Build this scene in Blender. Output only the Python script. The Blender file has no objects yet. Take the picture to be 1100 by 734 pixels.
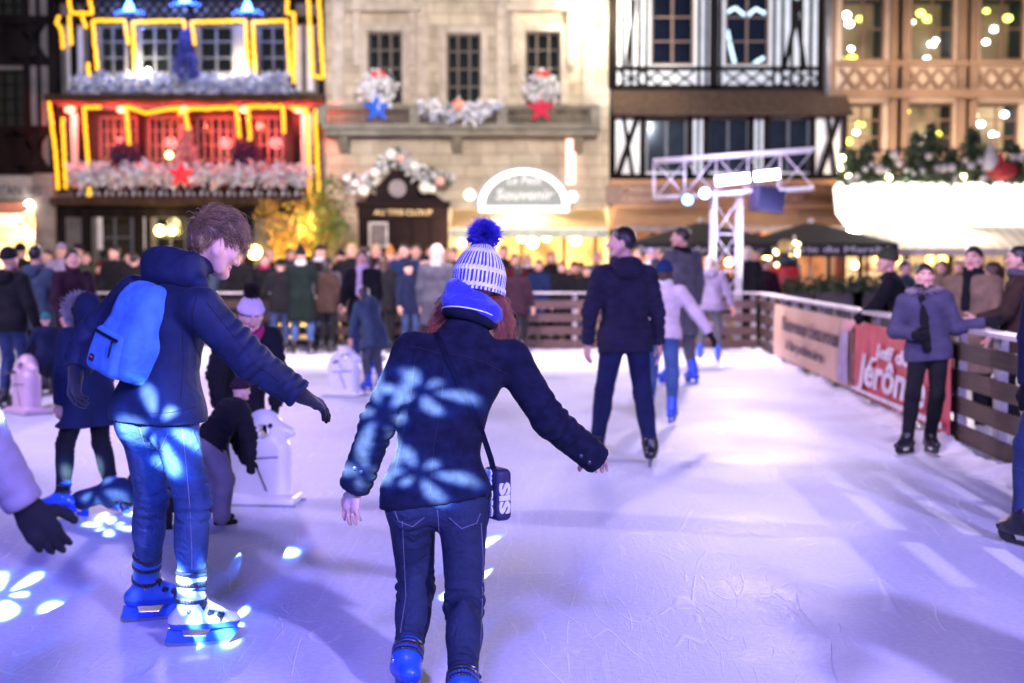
import bpy, math, random
import numpy as np
from mathutils import Vector, Matrix
from mathutils.bvhtree import BVHTree

random.seed(7)
rng = np.random.default_rng(11)
SC = bpy.context.scene
COL = SC.collection
PI = math.pi
V3 = lambda *a: np.array(a, dtype=float)

# ------------------------------------------------------------------ camera model (used to measure the place)
FPX, CAMH, HORIZ = 1528.0, 1.64, 280.0
PITCH = math.atan((367.0 - HORIZ) / FPX)

def at(px, py, Y):
    """world point at distance Y that the photograph shows at pixel (px, py)"""
    u = (px - 550.0) / FPX
    v = (367.0 - py) / FPX
    d = V3(u, math.cos(PITCH) + v * math.sin(PITCH), -math.sin(PITCH) + v * math.cos(PITCH))
    return V3(0, 0, CAMH) + d * (Y / d[1])

def gnd(px, py):
    u = (px - 550.0) / FPX
    v = (367.0 - py) / FPX
    d = V3(u, math.cos(PITCH) + v * math.sin(PITCH), -math.sin(PITCH) + v * math.cos(PITCH))
    return V3(0, 0, CAMH) + d * (-CAMH / d[2])

def nrm(v):
    v = np.asarray(v, float)
    return v / (np.linalg.norm(v) + 1e-12)

# ------------------------------------------------------------------ objects
def tag(o, label=None, cat=None, group=None, kind=None):
    if label: o['label'] = label
    if cat: o['category'] = cat
    if group: o['group'] = group
    if kind: o['kind'] = kind
    return o

def empty(name, loc, label=None, cat=None, group=None):
    o = bpy.data.objects.new(name, None)
    o.empty_display_size = 0.2
    COL.objects.link(o)
    o.location = tuple(float(c) for c in loc)
    return tag(o, label, cat, group)

def wloc(o):
    p = Vector((0, 0, 0))
    while o is not None:
        p += o.location
        o = o.parent
    return np.array(p)

def mesh_obj(name, V, F, mats, parent=None, mi=None, smooth=False, loc=None):
    """V in world coordinates; the object's own origin is the parent's origin (or loc)"""
    V = np.asarray(V, float)
    org = wloc(parent) if parent is not None else (np.asarray(loc, float) if loc is not None else V3(0, 0, 0))
    me = bpy.data.meshes.new(name)
    W = V - org
    if isinstance(F, np.ndarray) and F.ndim == 2:
        n, k = F.shape
        me.vertices.add(len(W)); me.vertices.foreach_set('co', W.astype(np.float32).ravel())
        me.loops.add(n * k); me.loops.foreach_set('vertex_index', F.astype(np.int32).ravel())
        me.polygons.add(n)
        me.polygons.foreach_set('loop_start', np.arange(0, n * k, k, dtype=np.int32))
        me.update(calc_edges=True)
    else:
        me.from_pydata([tuple(v) for v in W], [], [tuple(int(i) for i in f) for f in F])
    if not isinstance(mats, (list, tuple)): mats = [mats]
    for m in mats: me.materials.append(m)
    if mi is not None and len(me.polygons) == len(mi):
        me.polygons.foreach_set('material_index', np.asarray(mi, np.int32))
    if smooth:
        me.polygons.foreach_set('use_smooth', np.ones(len(me.polygons), bool))
    me.validate(); me.update()
    o = bpy.data.objects.new(name, me)
    COL.objects.link(o)
    if parent is not None: o.parent = parent
    elif loc is not None: o.location = tuple(float(c) for c in loc)
    return o

class MB:
    """collects boxes, beams, tubes, prisms into ONE mesh"""
    def __init__(s): s.V = []; s.F = []; s.M = []; s.n = 0; s.sm = []
    def add(s, V, F, m=0):
        V = np.asarray(V, float)
        s.V.append(V)
        for f in F:
            s.F.append(tuple(int(i) + s.n for i in f)); s.M.append(m)
        s.n += len(V)
    def box(s, x0, x1, y0, y1, z0, z1, m=0):
        if x0 > x1: x0, x1 = x1, x0
        if y0 > y1: y0, y1 = y1, y0
        if z0 > z1: z0, z1 = z1, z0
        V = [(x0,y0,z0),(x1,y0,z0),(x1,y1,z0),(x0,y1,z0),(x0,y0,z1),(x1,y0,z1),(x1,y1,z1),(x0,y1,z1)]
        s.add(V, [(0,3,2,1),(4,5,6,7),(0,1,5,4),(1,2,6,5),(2,3,7,6),(3,0,4,7)], m)
    def bar(s, p, q, w, d, side=None, m=0):
        """oriented box from p to q; w = width across `side`, d = thickness"""
        p = np.asarray(p, float); q = np.asarray(q, float)
        ax = nrm(q - p)
        if side is None:
            side = np.cross(ax, V3(0, 1, 0))
            if np.linalg.norm(side) < 1e-3: side = V3(1, 0, 0)
        side = nrm(np.asarray(side, float) - ax * np.dot(side, ax)); up = np.cross(ax, side)
        V = []
        for e in (p, q):
            for a, b in ((-1,-1),(1,-1),(1,1),(-1,1)):
                V.append(e + side * a * w / 2 + up * b * d / 2)
        s.add(V, [(0,1,2,3),(7,6,5,4),(0,4,5,1),(1,5,6,2),(2,6,7,3),(3,7,4,0)], m)
    def tube(s, pts, r, n=8, m=0, cap=True):
        pts = [np.asarray(p, float) for p in pts]
        rs = r if isinstance(r, (list, tuple, np.ndarray)) else [r] * len(pts)
        V = []; prev = None
        for i, p in enumerate(pts):
            t = nrm(pts[min(i + 1, len(pts) - 1)] - pts[max(i - 1, 0)])
            if prev is None:
                a = np.cross(t, V3(0, 0, 1))
                if np.linalg.norm(a) < 1e-2: a = np.cross(t, V3(1, 0, 0))
            else:
                a = prev - t * np.dot(prev, t)
            a = nrm(a); prev = a; b = np.cross(t, a)
            for k in range(n):
                an = 2 * PI * k / n
                V.append(p + (a * math.cos(an) + b * math.sin(an)) * rs[i])
        F = []
        for i in range(len(pts) - 1):
            for k in range(n):
                k2 = (k + 1) % n
                F.append((i*n+k, i*n+k2, (i+1)*n+k2, (i+1)*n+k))
        if cap:
            F.append(tuple(range(n - 1, -1, -1))); F.append(tuple((len(pts)-1)*n + k for k in range(n)))
        s.add(V, F, m)
    def ball(s, c, r, m=0, nu=12, nv=8, sc=(1,1,1)):
        c = np.asarray(c, float); V = [c + V3(0,0,r*sc[2])]
        for j in range(1, nv):
            th = PI * j / nv
            for i in range(nu):
                ph = 2*PI*i/nu
                V.append(c + r*V3(math.sin(th)*math.cos(ph)*sc[0], math.sin(th)*math.sin(ph)*sc[1], math.cos(th)*sc[2]))
        V.append(c - V3(0,0,r*sc[2])); F = []
        for i in range(nu):
            F.append((0, 1+i, 1+(i+1)%nu))
            F.append((len(V)-1, 1+(nv-2)*nu+(i+1)%nu, 1+(nv-2)*nu+i))
        for j in range(nv-2):
            for i in range(nu):
                a=1+j*nu+i; b=1+j*nu+(i+1)%nu
                F.append((a, a+nu, b+nu, b))
        s.add(V, F, m)
    def prism(s, poly, n, t, m=0):
        """poly: list of 3-D points (planar), extruded by t along n"""
        P = [np.asarray(p, float) for p in poly]; n = nrm(n); k = len(P)
        V = P + [p + n*t for p in P]
        F = [tuple(range(k-1,-1,-1)), tuple(range(k,2*k))]
        for i in range(k):
            j=(i+1)%k; F.append((i,j,k+j,k+i))
        s.add(V, F, m)
    def lathe(s, c, prof, n=20, m=0):
        c = np.asarray(c, float); V=[]; F=[]
        for r,z in prof:
            for k in range(n):
                a=2*PI*k/n; V.append(c+V3(r*math.cos(a), r*math.sin(a), z))
        for i in range(len(prof)-1):
            for k in range(n):
                k2=(k+1)%n; F.append((i*n+k,i*n+k2,(i+1)*n+k2,(i+1)*n+k))
        F.append(tuple(range(n-1,-1,-1))); F.append(tuple((len(prof)-1)*n+k for k in range(n)))
        s.add(V,F,m)
    def build(s, name, mats, parent=None, smooth=False, loc=None):
        return mesh_obj(name, np.concatenate(s.V), s.F, mats, parent, s.M, smooth, loc)

# ------------------------------------------------------------------ materials
_mc = {}
def lin(h):
    """sRGB 0-255 triple -> linear"""
    return tuple(((c/255)/12.92 if c/255 <= .04045 else ((c/255+.055)/1.055)**2.4) for c in h)

def _new(name):
    m = bpy.data.materials.new(name); m.use_nodes = True
    nt = m.node_tree
    b = nt.nodes.get('Principled BSDF')
    return m, nt, b

def mat(name, col, rough=.7, metal=0, vary=.25, scale=6, bump=.0, bscale=60, bdist=.01, spec=.5, sheen=0, stretch=None, wrinkle=0, wscale=14):
    key = name
    if key in _mc: return _mc[key]
    m, nt, b = _new(name); N = nt.nodes; L = nt.links
    tc = N.new('ShaderNodeTexCoord')
    src = tc.outputs['Object']
    if stretch:
        mp = N.new('ShaderNodeMapping'); mp.inputs['Scale'].default_value = stretch
        L.new(src, mp.inputs[0]); src2 = mp.outputs[0]
    else: src2 = src
    no = N.new('ShaderNodeTexNoise'); no.inputs['Scale'].default_value = scale; no.inputs['Detail'].default_value = 6
    L.new(src2, no.inputs['Vector'])
    cr = N.new('ShaderNodeValToRGB')
    cr.color_ramp.elements[0].position = .3; cr.color_ramp.elements[1].position = .72
    lo = tuple(max(0, c*(1-vary)) for c in col); hi = tuple(min(1, c*(1+vary)) for c in col)
    cr.color_ramp.elements[0].color = (*lo, 1); cr.color_ramp.elements[1].color = (*hi, 1)
    L.new(no.outputs[0], cr.inputs[0]); L.new(cr.outputs[0], b.inputs['Base Color'])
    b.inputs['Roughness'].default_value = rough; b.inputs['Metallic'].default_value = metal
    b.inputs['Specular IOR Level'].default_value = spec
    if sheen: b.inputs['Sheen Weight'].default_value = sheen
    last = None
    if wrinkle:
        n3 = N.new('ShaderNodeTexNoise'); n3.inputs['Scale'].default_value = wscale; n3.inputs['Detail'].default_value = 3
        n3.inputs['Distortion'].default_value = 1.2
        L.new(src, n3.inputs['Vector'])
        bp = N.new('ShaderNodeBump'); bp.inputs['Strength'].default_value = wrinkle; bp.inputs['Distance'].default_value = .02
        L.new(n3.outputs[0], bp.inputs['Height']); last = bp
    if bump:
        n2 = N.new('ShaderNodeTexNoise'); n2.inputs['Scale'].default_value = bscale; n2.inputs['Detail'].default_value = 3
        L.new(src2, n2.inputs['Vector'])
        bp = N.new('ShaderNodeBump'); bp.inputs['Strength'].default_value = bump; bp.inputs['Distance'].default_value = bdist
        L.new(n2.outputs[0], bp.inputs['Height'])
        if last: L.new(last.outputs[0], bp.inputs['Normal'])
        last = bp
    if last: L.new(last.outputs[0], b.inputs['Normal'])
    _mc[key] = m
    return m

def emat(name, col, strength, vary=0, scale=8):
    if name in _mc: return _mc[name]
    m, nt, b = _new(name)
    b.inputs['Base Color'].default_value = (*[min(.8, c)*.25 for c in col], 1)
    b.inputs['Emission Color'].default_value = (*col, 1)
    b.inputs['Emission Strength'].default_value = strength
    b.inputs['Roughness'].default_value = .5
    if vary:
        tc = nt.nodes.new('ShaderNodeTexCoord'); no = nt.nodes.new('ShaderNodeTexNoise')
        no.inputs['Scale'].default_value = scale
        nt.links.new(tc.outputs['Object'], no.inputs['Vector'])
        mr = nt.nodes.new('ShaderNodeMapRange')
        mr.inputs['From Min'].default_value = .3; mr.inputs['From Max'].default_value = .7
        mr.inputs['To Min'].default_value = strength*(1-vary); mr.inputs['To Max'].default_value = strength*(1+vary)
        nt.links.new(no.outputs[0], mr.inputs['Value']); nt.links.new(mr.outputs[0], b.inputs['Emission Strength'])
    _mc[name] = m
    return m

def glass(name='window_glass', tint=(.8,.85,.9)):
    if name in _mc: return _mc[name]
    m = bpy.data.materials.new(name); m.use_nodes = True
    nt = m.node_tree; N = nt.nodes; L = nt.links
    for n in list(N): N.remove(n)
    out = N.new('ShaderNodeOutputMaterial'); tr = N.new('ShaderNodeBsdfTransparent'); gl = N.new('ShaderNodeBsdfGlossy')
    tr.inputs[0].default_value = (*tint, 1); gl.inputs['Roughness'].default_value = .03
    no = N.new('ShaderNodeTexNoise'); no.inputs['Scale'].default_value = 2.5
    bp = N.new('ShaderNodeBump'); bp.inputs['Strength'].default_value = .05
    L.new(no.outputs[0], bp.inputs['Height']); L.new(bp.outputs[0], gl.inputs['Normal'])
    mx = N.new('ShaderNodeMixShader'); fr = N.new('ShaderNodeFresnel'); fr.inputs[0].default_value = 1.6
    L.new(fr.outputs[0], mx.inputs[0]); L.new(tr.outputs[0], mx.inputs[1]); L.new(gl.outputs[0], mx.inputs[2])
    L.new(mx.outputs[0], out.inputs[0])
    _mc[name] = m
    return m

def fabric(name, col, rough=.9, vary=.22, wrinkle=.3, bump=.25, bscale=350, sheen=.02):
    return mat(name, col, rough, 0, vary, 9, bump, bscale, .002, .12, sheen, None, wrinkle, 16)

def text_mesh(body, size, extrude=.004, bold=0.0, shear=0):
    cu = bpy.data.curves.new('lettering', 'FONT'); cu.body = body; cu.size = size; cu.extrude = extrude
    cu.offset = bold; cu.shear = shear; cu.align_x = 'CENTER'; cu.align_y = 'CENTER'; cu.resolution_u = 3
    ob = bpy.data.objects.new('lettering', cu); COL.objects.link(ob)
    dg = bpy.context.evaluated_depsgraph_get()
    me = bpy.data.meshes.new_from_object(ob.evaluated_get(dg))
    V = np.array([v.co[:] for v in me.vertices]).reshape(-1, 3); F = [tuple(p.vertices) for p in me.polygons]
    bpy.data.objects.remove(ob); bpy.data.curves.remove(cu); bpy.data.meshes.remove(me)
    return V, F

def lettering(body, size, c, right, up, m, parent, extrude=.004, bold=0, width=None, shear=0, name='lettering'):
    V, F = text_mesh(body, size, extrude, bold, shear)
    if width:
        k = width / (V[:,0].max() - V[:,0].min()); V[:,0] *= k
    right = nrm(right); up = nrm(up); n = np.cross(right, up)
    W = np.asarray(c) + V[:,0:1]*right + V[:,1:2]*up + V[:,2:3]*n
    return mesh_obj(name, W, F, m, parent)

# leaf / needle clouds ------------------------------------------------
def leaf_cards(C, size, rng, aspect=2.2, up=None, jitter=.4):
    """many small bent leaf quads at points C; returns V, F"""
    n = len(C)
    d = rng.normal(size=(n,3)); d /= np.linalg.norm(d, axis=1, keepdims=True)
    if up is not None: d = d + np.asarray(up); d /= np.linalg.norm(d, axis=1, keepdims=True)
    e = rng.normal(size=(n,3)); e -= d*np.sum(e*d,axis=1,keepdims=True); e /= np.linalg.norm(e,axis=1,keepdims=True)
    s = size*(1+jitter*rng.uniform(-1,1,size=(n,1)))
    nn = np.cross(d,e)
    a = C; b = C + d*s*.5 + e*s/aspect*.5 + nn*s*.08; c = C + d*s; f = C + d*s*.5 - e*s/aspect*.5 + nn*s*.08
    V = np.stack([a,b,c,f],axis=1).reshape(-1,3)
    F = np.arange(4*n).reshape(-1,4)
    return V, F

def strands(paths, r0, r1=None, nside=3):
    """paths: array (n, k, 3) -> thin tapered tubes in one mesh"""
    P = np.asarray(paths, float); n, k, _ = P.shape
    T = np.gradient(P, axis=1); T /= np.linalg.norm(T, axis=2, keepdims=True) + 1e-9
    ref = np.broadcast_to(V3(.31,.52,.79), T.shape)
    A = np.cross(T, ref); A /= np.linalg.norm(A, axis=2, keepdims=True) + 1e-9
    B = np.cross(T, A)
    rad = np.linspace(r0, r0*.3 if r1 is None else r1, k)[None,:,None]
    rings = []
    for i in range(nside):
        a = 2*PI*i/nside
        rings.append(P + (A*math.cos(a) + B*math.sin(a))*rad)
    V = np.stack(rings, axis=2).reshape(-1,3)     # index = (s*k + j)*nside + i
    s = np.arange(n)[:,None,None]; j = np.arange(k-1)[None,:,None]; i = np.arange(nside)[None,None,:]
    i2 = (i+1) % nside
    q = lambda jj, ii: (s*k + jj)*nside + ii
    F = np.stack(np.broadcast_arrays(q(j,i), q(j,i2), q(j+1,i2), q(j+1,i)), axis=-1).reshape(-1,4)
    return V, F
# ------------------------------------------------------------------ smooth solid modelling on a grid (one continuous skin per part)
def cone(a, b, ra, rb=None, k=.03, flat=None, neg=False):
    return ('c', np.asarray(a, float), np.asarray(b, float), ra, ra if rb is None else rb, k, flat, neg)
def ell(c, r, R=None, k=.03, neg=False):
    return ('e', np.asarray(c, float), np.asarray(r, float), np.eye(3) if R is None else np.asarray(R, float), k, neg)
def tor(c, ax, R, r, k=.02, sc=None, neg=False):
    """torus; sc = (vector, factor) squeezes the ring along a direction"""
    return ('t', np.asarray(c, float), nrm(ax), R, r, k, sc, neg)
def rbox(c, h, R=None, rd=.02, k=.02, neg=False):
    return ('b', np.asarray(c, float), np.asarray(h, float), np.eye(3) if R is None else np.asarray(R, float), rd, k, neg)

def _bb(p):
    if p[0] == 'c':
        r = max(p[3], p[4]); 
        if p[6] is not None: r *= max(1, p[6][1])
        return np.minimum(p[1], p[2]) - r, np.maximum(p[1], p[2]) + r
    if p[0] == 'e':
        r = np.sqrt(((p[3]*p[2][None,:])**2).sum(1)); return p[1]-r, p[1]+r
    if p[0] == 't':
        r = p[3] + p[4]
        if p[6] is not None: r *= max(1, p[6][1])
        return p[1]-r, p[1]+r
    r = np.sqrt(((p[3]*p[2][None,:])**2).sum(1))*1.75; return p[1]-r, p[1]+r

def _dist(p, X, Y, Z):
    if p[0] == 'c':
        _, a, b, ra, rb, k, flat, neg = p
        d = b-a; L2 = max(1e-9, float(d@d))
        px, py, pz = X-a[0], Y-a[1], Z-a[2]
        t = np.clip((px*d[0]+py*d[1]+pz*d[2])/L2, 0, 1)
        qx, qy, qz = px-t*d[0], py-t*d[1], pz-t*d[2]
        r = ra + t*(rb-ra)
        q2 = qx*qx+qy*qy+qz*qz
        if flat is not None:
            n, s = flat
            qn = qx*n[0]+qy*n[1]+qz*n[2]
            q2 = np.maximum(q2 - qn*qn + (qn/s)**2, 0)
            return (np.sqrt(q2) - r)*min(1, s)**.5
        return np.sqrt(q2) - r
    if p[0] == 'e':
        _, c, r, R, k, neg = p
        px, py, pz = X-c[0], Y-c[1], Z-c[2]
        u = (px*R[0,0]+py*R[1,0]+pz*R[2,0])/r[0]; v = (px*R[0,1]+py*R[1,1]+pz*R[2,1])/r[1]; w = (px*R[0,2]+py*R[1,2]+pz*R[2,2])/r[2]
        k0 = np.sqrt(u*u+v*v+w*w)+1e-6; k1 = np.sqrt((u/r[0])**2+(v/r[1])**2+(w/r[2])**2)+1e-6
        return k0*(k0-1)/k1
    if p[0] == 't':
        _, c, ax, R, r, k, sc, neg = p
        px, py, pz = X-c[0], Y-c[1], Z-c[2]
        if sc is not None:
            n, s = sc
            q = (px*n[0]+py*n[1]+pz*n[2])*(1/s-1)
            px, py, pz = px+q*n[0], py+q*n[1], pz+q*n[2]
        h = px*ax[0]+py*ax[1]+pz*ax[2]
        rad = np.sqrt(np.maximum(px*px+py*py+pz*pz-h*h, 0))
        return np.sqrt((rad-R)**2+h*h)-r
    _, c, h, R, rd, k, neg = p
    px, py, pz = X-c[0], Y-c[1], Z-c[2]
    u = np.abs(px*R[0,0]+py*R[1,0]+pz*R[2,0])-(h[0]-rd); v = np.abs(px*R[0,1]+py*R[1,1]+pz*R[2,1])-(h[1]-rd); w = np.abs(px*R[0,2]+py*R[1,2]+pz*R[2,2])-(h[2]-rd)
    o = np.sqrt(np.maximum(u,0)**2+np.maximum(v,0)**2+np.maximum(w,0)**2)
    return o+np.minimum(np.maximum(np.maximum(u,v),w),0)-rd

def _axis(lo, hi, res, fines):
    out = [lo]; x = lo
    while x < hi:
        r = res
        for a, b, f in fines:
            if a-f <= x <= b: r = min(r, f)
            elif x < a: r = min(r, max(f, (a-x)*.6 + f))
        x += r; out.append(x)
    out.append(x+res)
    return np.array(out)

def volume(prims, res, cuts=(), fines=(), pad=.03):
    """prims -> (V, F).  cuts: (point, normal) keep the side the normal points away from; fines: (lo, hi, res) boxes of finer grid"""
    pos = [p for p in prims if not p[-1]]
    bbs = [_bb(p) for p in prims]
    lo = np.min([b[0] for b, p in zip(bbs, prims) if not p[-1]], axis=0) - pad
    hi = np.max([b[1] for b, p in zip(bbs, prims) if not p[-1]], axis=0) + pad
    xs, ys, zs = (_axis(lo[i], hi[i], res, [(f[0][i], f[1][i], f[2]) for f in fines]) for i in range(3))
    F = np.full((len(xs), len(ys), len(zs)), .08, np.float32)
    for p, (a, b) in zip(prims, bbs):
        k = p[{'c':5,'e':4,'t':5,'b':5}[p[0]]]
        m = k + 2.2*res
        i0, i1 = np.searchsorted(xs, a[0]-m), np.searchsorted(xs, b[0]+m)+1
        j0, j1 = np.searchsorted(ys, a[1]-m), np.searchsorted(ys, b[1]+m)+1
        k0, k1 = np.searchsorted(zs, a[2]-m), np.searchsorted(zs, b[2]+m)+1
        X = xs[i0:i1,None,None].astype(np.float32); Y = ys[None,j0:j1,None].astype(np.float32); Z = zs[None,None,k0:k1].astype(np.float32)
        if X.size == 0 or Y.size == 0 or Z.size == 0: continue
        d = _dist(p, X, Y, Z).astype(np.float32)
        f = F[i0:i1,j0:j1,k0:k1]
        if p[-1]:
            d = -d; h = np.maximum(k-np.abs(f-d),0)/k
            f[...] = np.maximum(f,d)+h*h*k*.25
        else:
            h = np.maximum(k-np.abs(f-d),0)/k
            f[...] = np.minimum(f,d)-h*h*k*.25
    for c in cuts:
        pt, n = np.asarray(c[0], float), nrm(c[1])
        d = ((xs-pt[0])*n[0])[:,None,None]+((ys-pt[1])*n[1])[None,:,None]+((zs-pt[2])*n[2])[None,None,:]
        if len(c) > 2:                       # cut only inside a sphere (centre, radius)
            cc, rr = np.asarray(c[2], float), c[3]
            dd = np.sqrt(((xs-cc[0])**2)[:,None,None]+((ys-cc[1])**2)[None,:,None]+((zs-cc[2])**2)[None,None,:])
            d = np.where(dd < rr, d, -1)
        np.maximum(F, d.astype(np.float32), out=F)
    F[0]=F[-1]=.05; F[:,0]=F[:,-1]=.05; F[:,:,0]=F[:,:,-1]=.05
    return surfnet(F, xs, ys, zs)

def surfnet(F, xs, ys, zs):
    neg = F < 0
    nx, ny, nz = F.shape
    s = np.zeros((nx-1,ny-1,nz-1), np.int8)
    for i in (0,1):
        for j in (0,1):
            for k in (0,1):
                s += neg[i:nx-1+i, j:ny-1+j, k:nz-1+k]
    act = (s > 0) & (s < 8)
    I, J, K = np.nonzero(act)
    n = len(I)
    idx = np.full(act.shape, -1, np.int32); idx[I,J,K] = np.arange(n)
    acc = np.zeros((n,3)); cnt = np.zeros(n)
    ax = (xs, ys, zs)
    cor = [(i,j,k) for i in (0,1) for j in (0,1) for k in (0,1)]
    for a in cor:
        for d in range(3):
            if a[d]: continue
            b = list(a); b[d] = 1
            f1 = F[I+a[0],J+a[1],K+a[2]]; f2 = F[I+b[0],J+b[1],K+b[2]]
            cr = (f1 < 0) != (f2 < 0)
            t = np.where(cr, f1/np.where(cr, f1-f2, 1), 0)
            P = np.stack([xs[I+a[0]], ys[J+a[1]], zs[K+a[2]]], 1)
            base = (I,J,K)[d]
            P[:,d] += t*(ax[d][base+1]-ax[d][base])
            acc[cr] += P[cr]; cnt[cr] += 1
    V = acc/np.maximum(cnt,1)[:,None]
    Q = []
    c = neg[:-1,1:-1,1:-1] != neg[1:,1:-1,1:-1]
    i,j,k = np.nonzero(c); j+=1; k+=1
    q = np.stack([idx[i,j-1,k-1], idx[i,j,k-1], idx[i,j,k], idx[i,j-1,k]],1); fl = ~neg[i,j,k]; q[fl]=q[fl][:,::-1]; Q.append(q)
    c = neg[1:-1,:-1,1:-1] != neg[1:-1,1:,1:-1]
    i,j,k = np.nonzero(c); i+=1; k+=1
    q = np.stack([idx[i-1,j,k-1], idx[i-1,j,k], idx[i,j,k], idx[i,j,k-1]],1); fl = ~neg[i,j,k]; q[fl]=q[fl][:,::-1]; Q.append(q)
    c = neg[1:-1,1:-1,:-1] != neg[1:-1,1:-1,1:]
    i,j,k = np.nonzero(c); i+=1; j+=1
    q = np.stack([idx[i-1,j-1,k], idx[i,j-1,k], idx[i,j,k], idx[i-1,j,k]],1); fl = ~neg[i,j,k]; q[fl]=q[fl][:,::-1]; Q.append(q)
    return V, np.concatenate(Q)

def relax(V, F, it=1, f=.5):
    for _ in range(it):
        acc = np.zeros_like(V); cnt = np.zeros(len(V))
        for a in range(4):
            np.add.at(acc, F[:,a], V[F[:,(a+1)%4]]+V[F[:,(a+3)%4]]); np.add.at(cnt, F[:,a], 2)
        V = V*(1-f)+f*acc/np.maximum(cnt,1)[:,None]
    return V

def vnormals(V, F):
    fn = np.cross(V[F[:,2]]-V[F[:,0]], V[F[:,3]]-V[F[:,1]])
    N = np.zeros_like(V)
    for a in range(4): np.add.at(N, F[:,a], fn)
    return N/(np.linalg.norm(N,axis=1,keepdims=True)+1e-12)

def wav(V, freq, seed, n=5):
    r = np.random.default_rng(seed); out = np.zeros(len(V)); W = V + .15/freq*np.sin(V[:,[1,2,0]]*freq*1.7+seed)
    for _ in range(n):
        d = r.normal(size=3); d /= np.linalg.norm(d)
        out += np.sin(W@d*freq*r.uniform(.7,1.5)*2*PI + r.uniform(0,6.28))
    return out/n

def folds(V, N, specs, seed=1):
    """specs: (a, b, amp, wavelength, centre t, width t) - cloth folds that ring a limb"""
    D = np.zeros(len(V))
    for i, (a,b,amp,wl,ct,wt) in enumerate(specs):
        a = np.asarray(a,float); b = np.asarray(b,float); d = b-a; L = np.linalg.norm(d)
        t = (V-a)@d/(L*L); q = V-a-np.outer(t,d); rad = np.linalg.norm(q,axis=1)
        w = np.exp(-((t-ct)/wt)**2)*np.exp(-(rad/.17)**6)
        ph = 1.6*wav(V, 3.0, seed+i*7, 4)
        e1 = np.cross(d/L, V3(.36,.48,.8)); e1 /= np.linalg.norm(e1); ang = (q@e1)/(rad+1e-6)
        x = t*L/wl*2*PI + ph*2.6 + 1.9*ang*np.sign(np.sin(7.3*i+1.2))
        w = w*(.55+.45*np.sin(3.1*ang+ph*2))
        D += amp*w*(np.abs(np.sin(x*.5))**.8*2-1)*(0.65+.7*wav(V,4.5,seed+50+i))
    return V + N*D[:,None]
# ------------------------------------------------------------------ people
UP = V3(0, 0, 1)
SKIN = lambda: mat('skin', lin((222,170,145)), .5, 0, .1, 12, .12, 220, .001, .45, 0)
LIPS = lambda: mat('lips', lin((190,105,100)), .4, 0, .1, 30)
BROWS = lambda: mat('eyebrow', lin((70,48,36)), .8, 0, .2, 60)
EYEW = lambda: mat('eye_white', lin((235,232,228)), .2, 0, .02, 5)
EYED = lambda: mat('iris', lin((60,50,45)), .15, 0, .2, 50)
def hairmat(kind):
    c = {'brown': (72,50,36), 'dark': (34,26,24), 'blond': (196,160,110), 'auburn': (168,92,62), 'pale': (205,190,170), 'grey': (150,145,140), 'red': (160,84,40)}[kind]
    return mat('hair_'+kind, lin(c), .45, 0, .45, 60, .5, 160, .003, .6, 0, (1,1,.25))

def ik(h, a, l1, l2, bend):
    d = a-h; D = np.linalg.norm(d); D2 = min(D, (l1+l2)*.999)
    u = d/D; t = (l1*l1-l2*l2+D2*D2)/(2*D2); hh = math.sqrt(max(0, l1*l1-t*t))
    b = nrm(bend-u*(bend@u))
    return h+u*t*(D/D2)+b*hh

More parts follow.
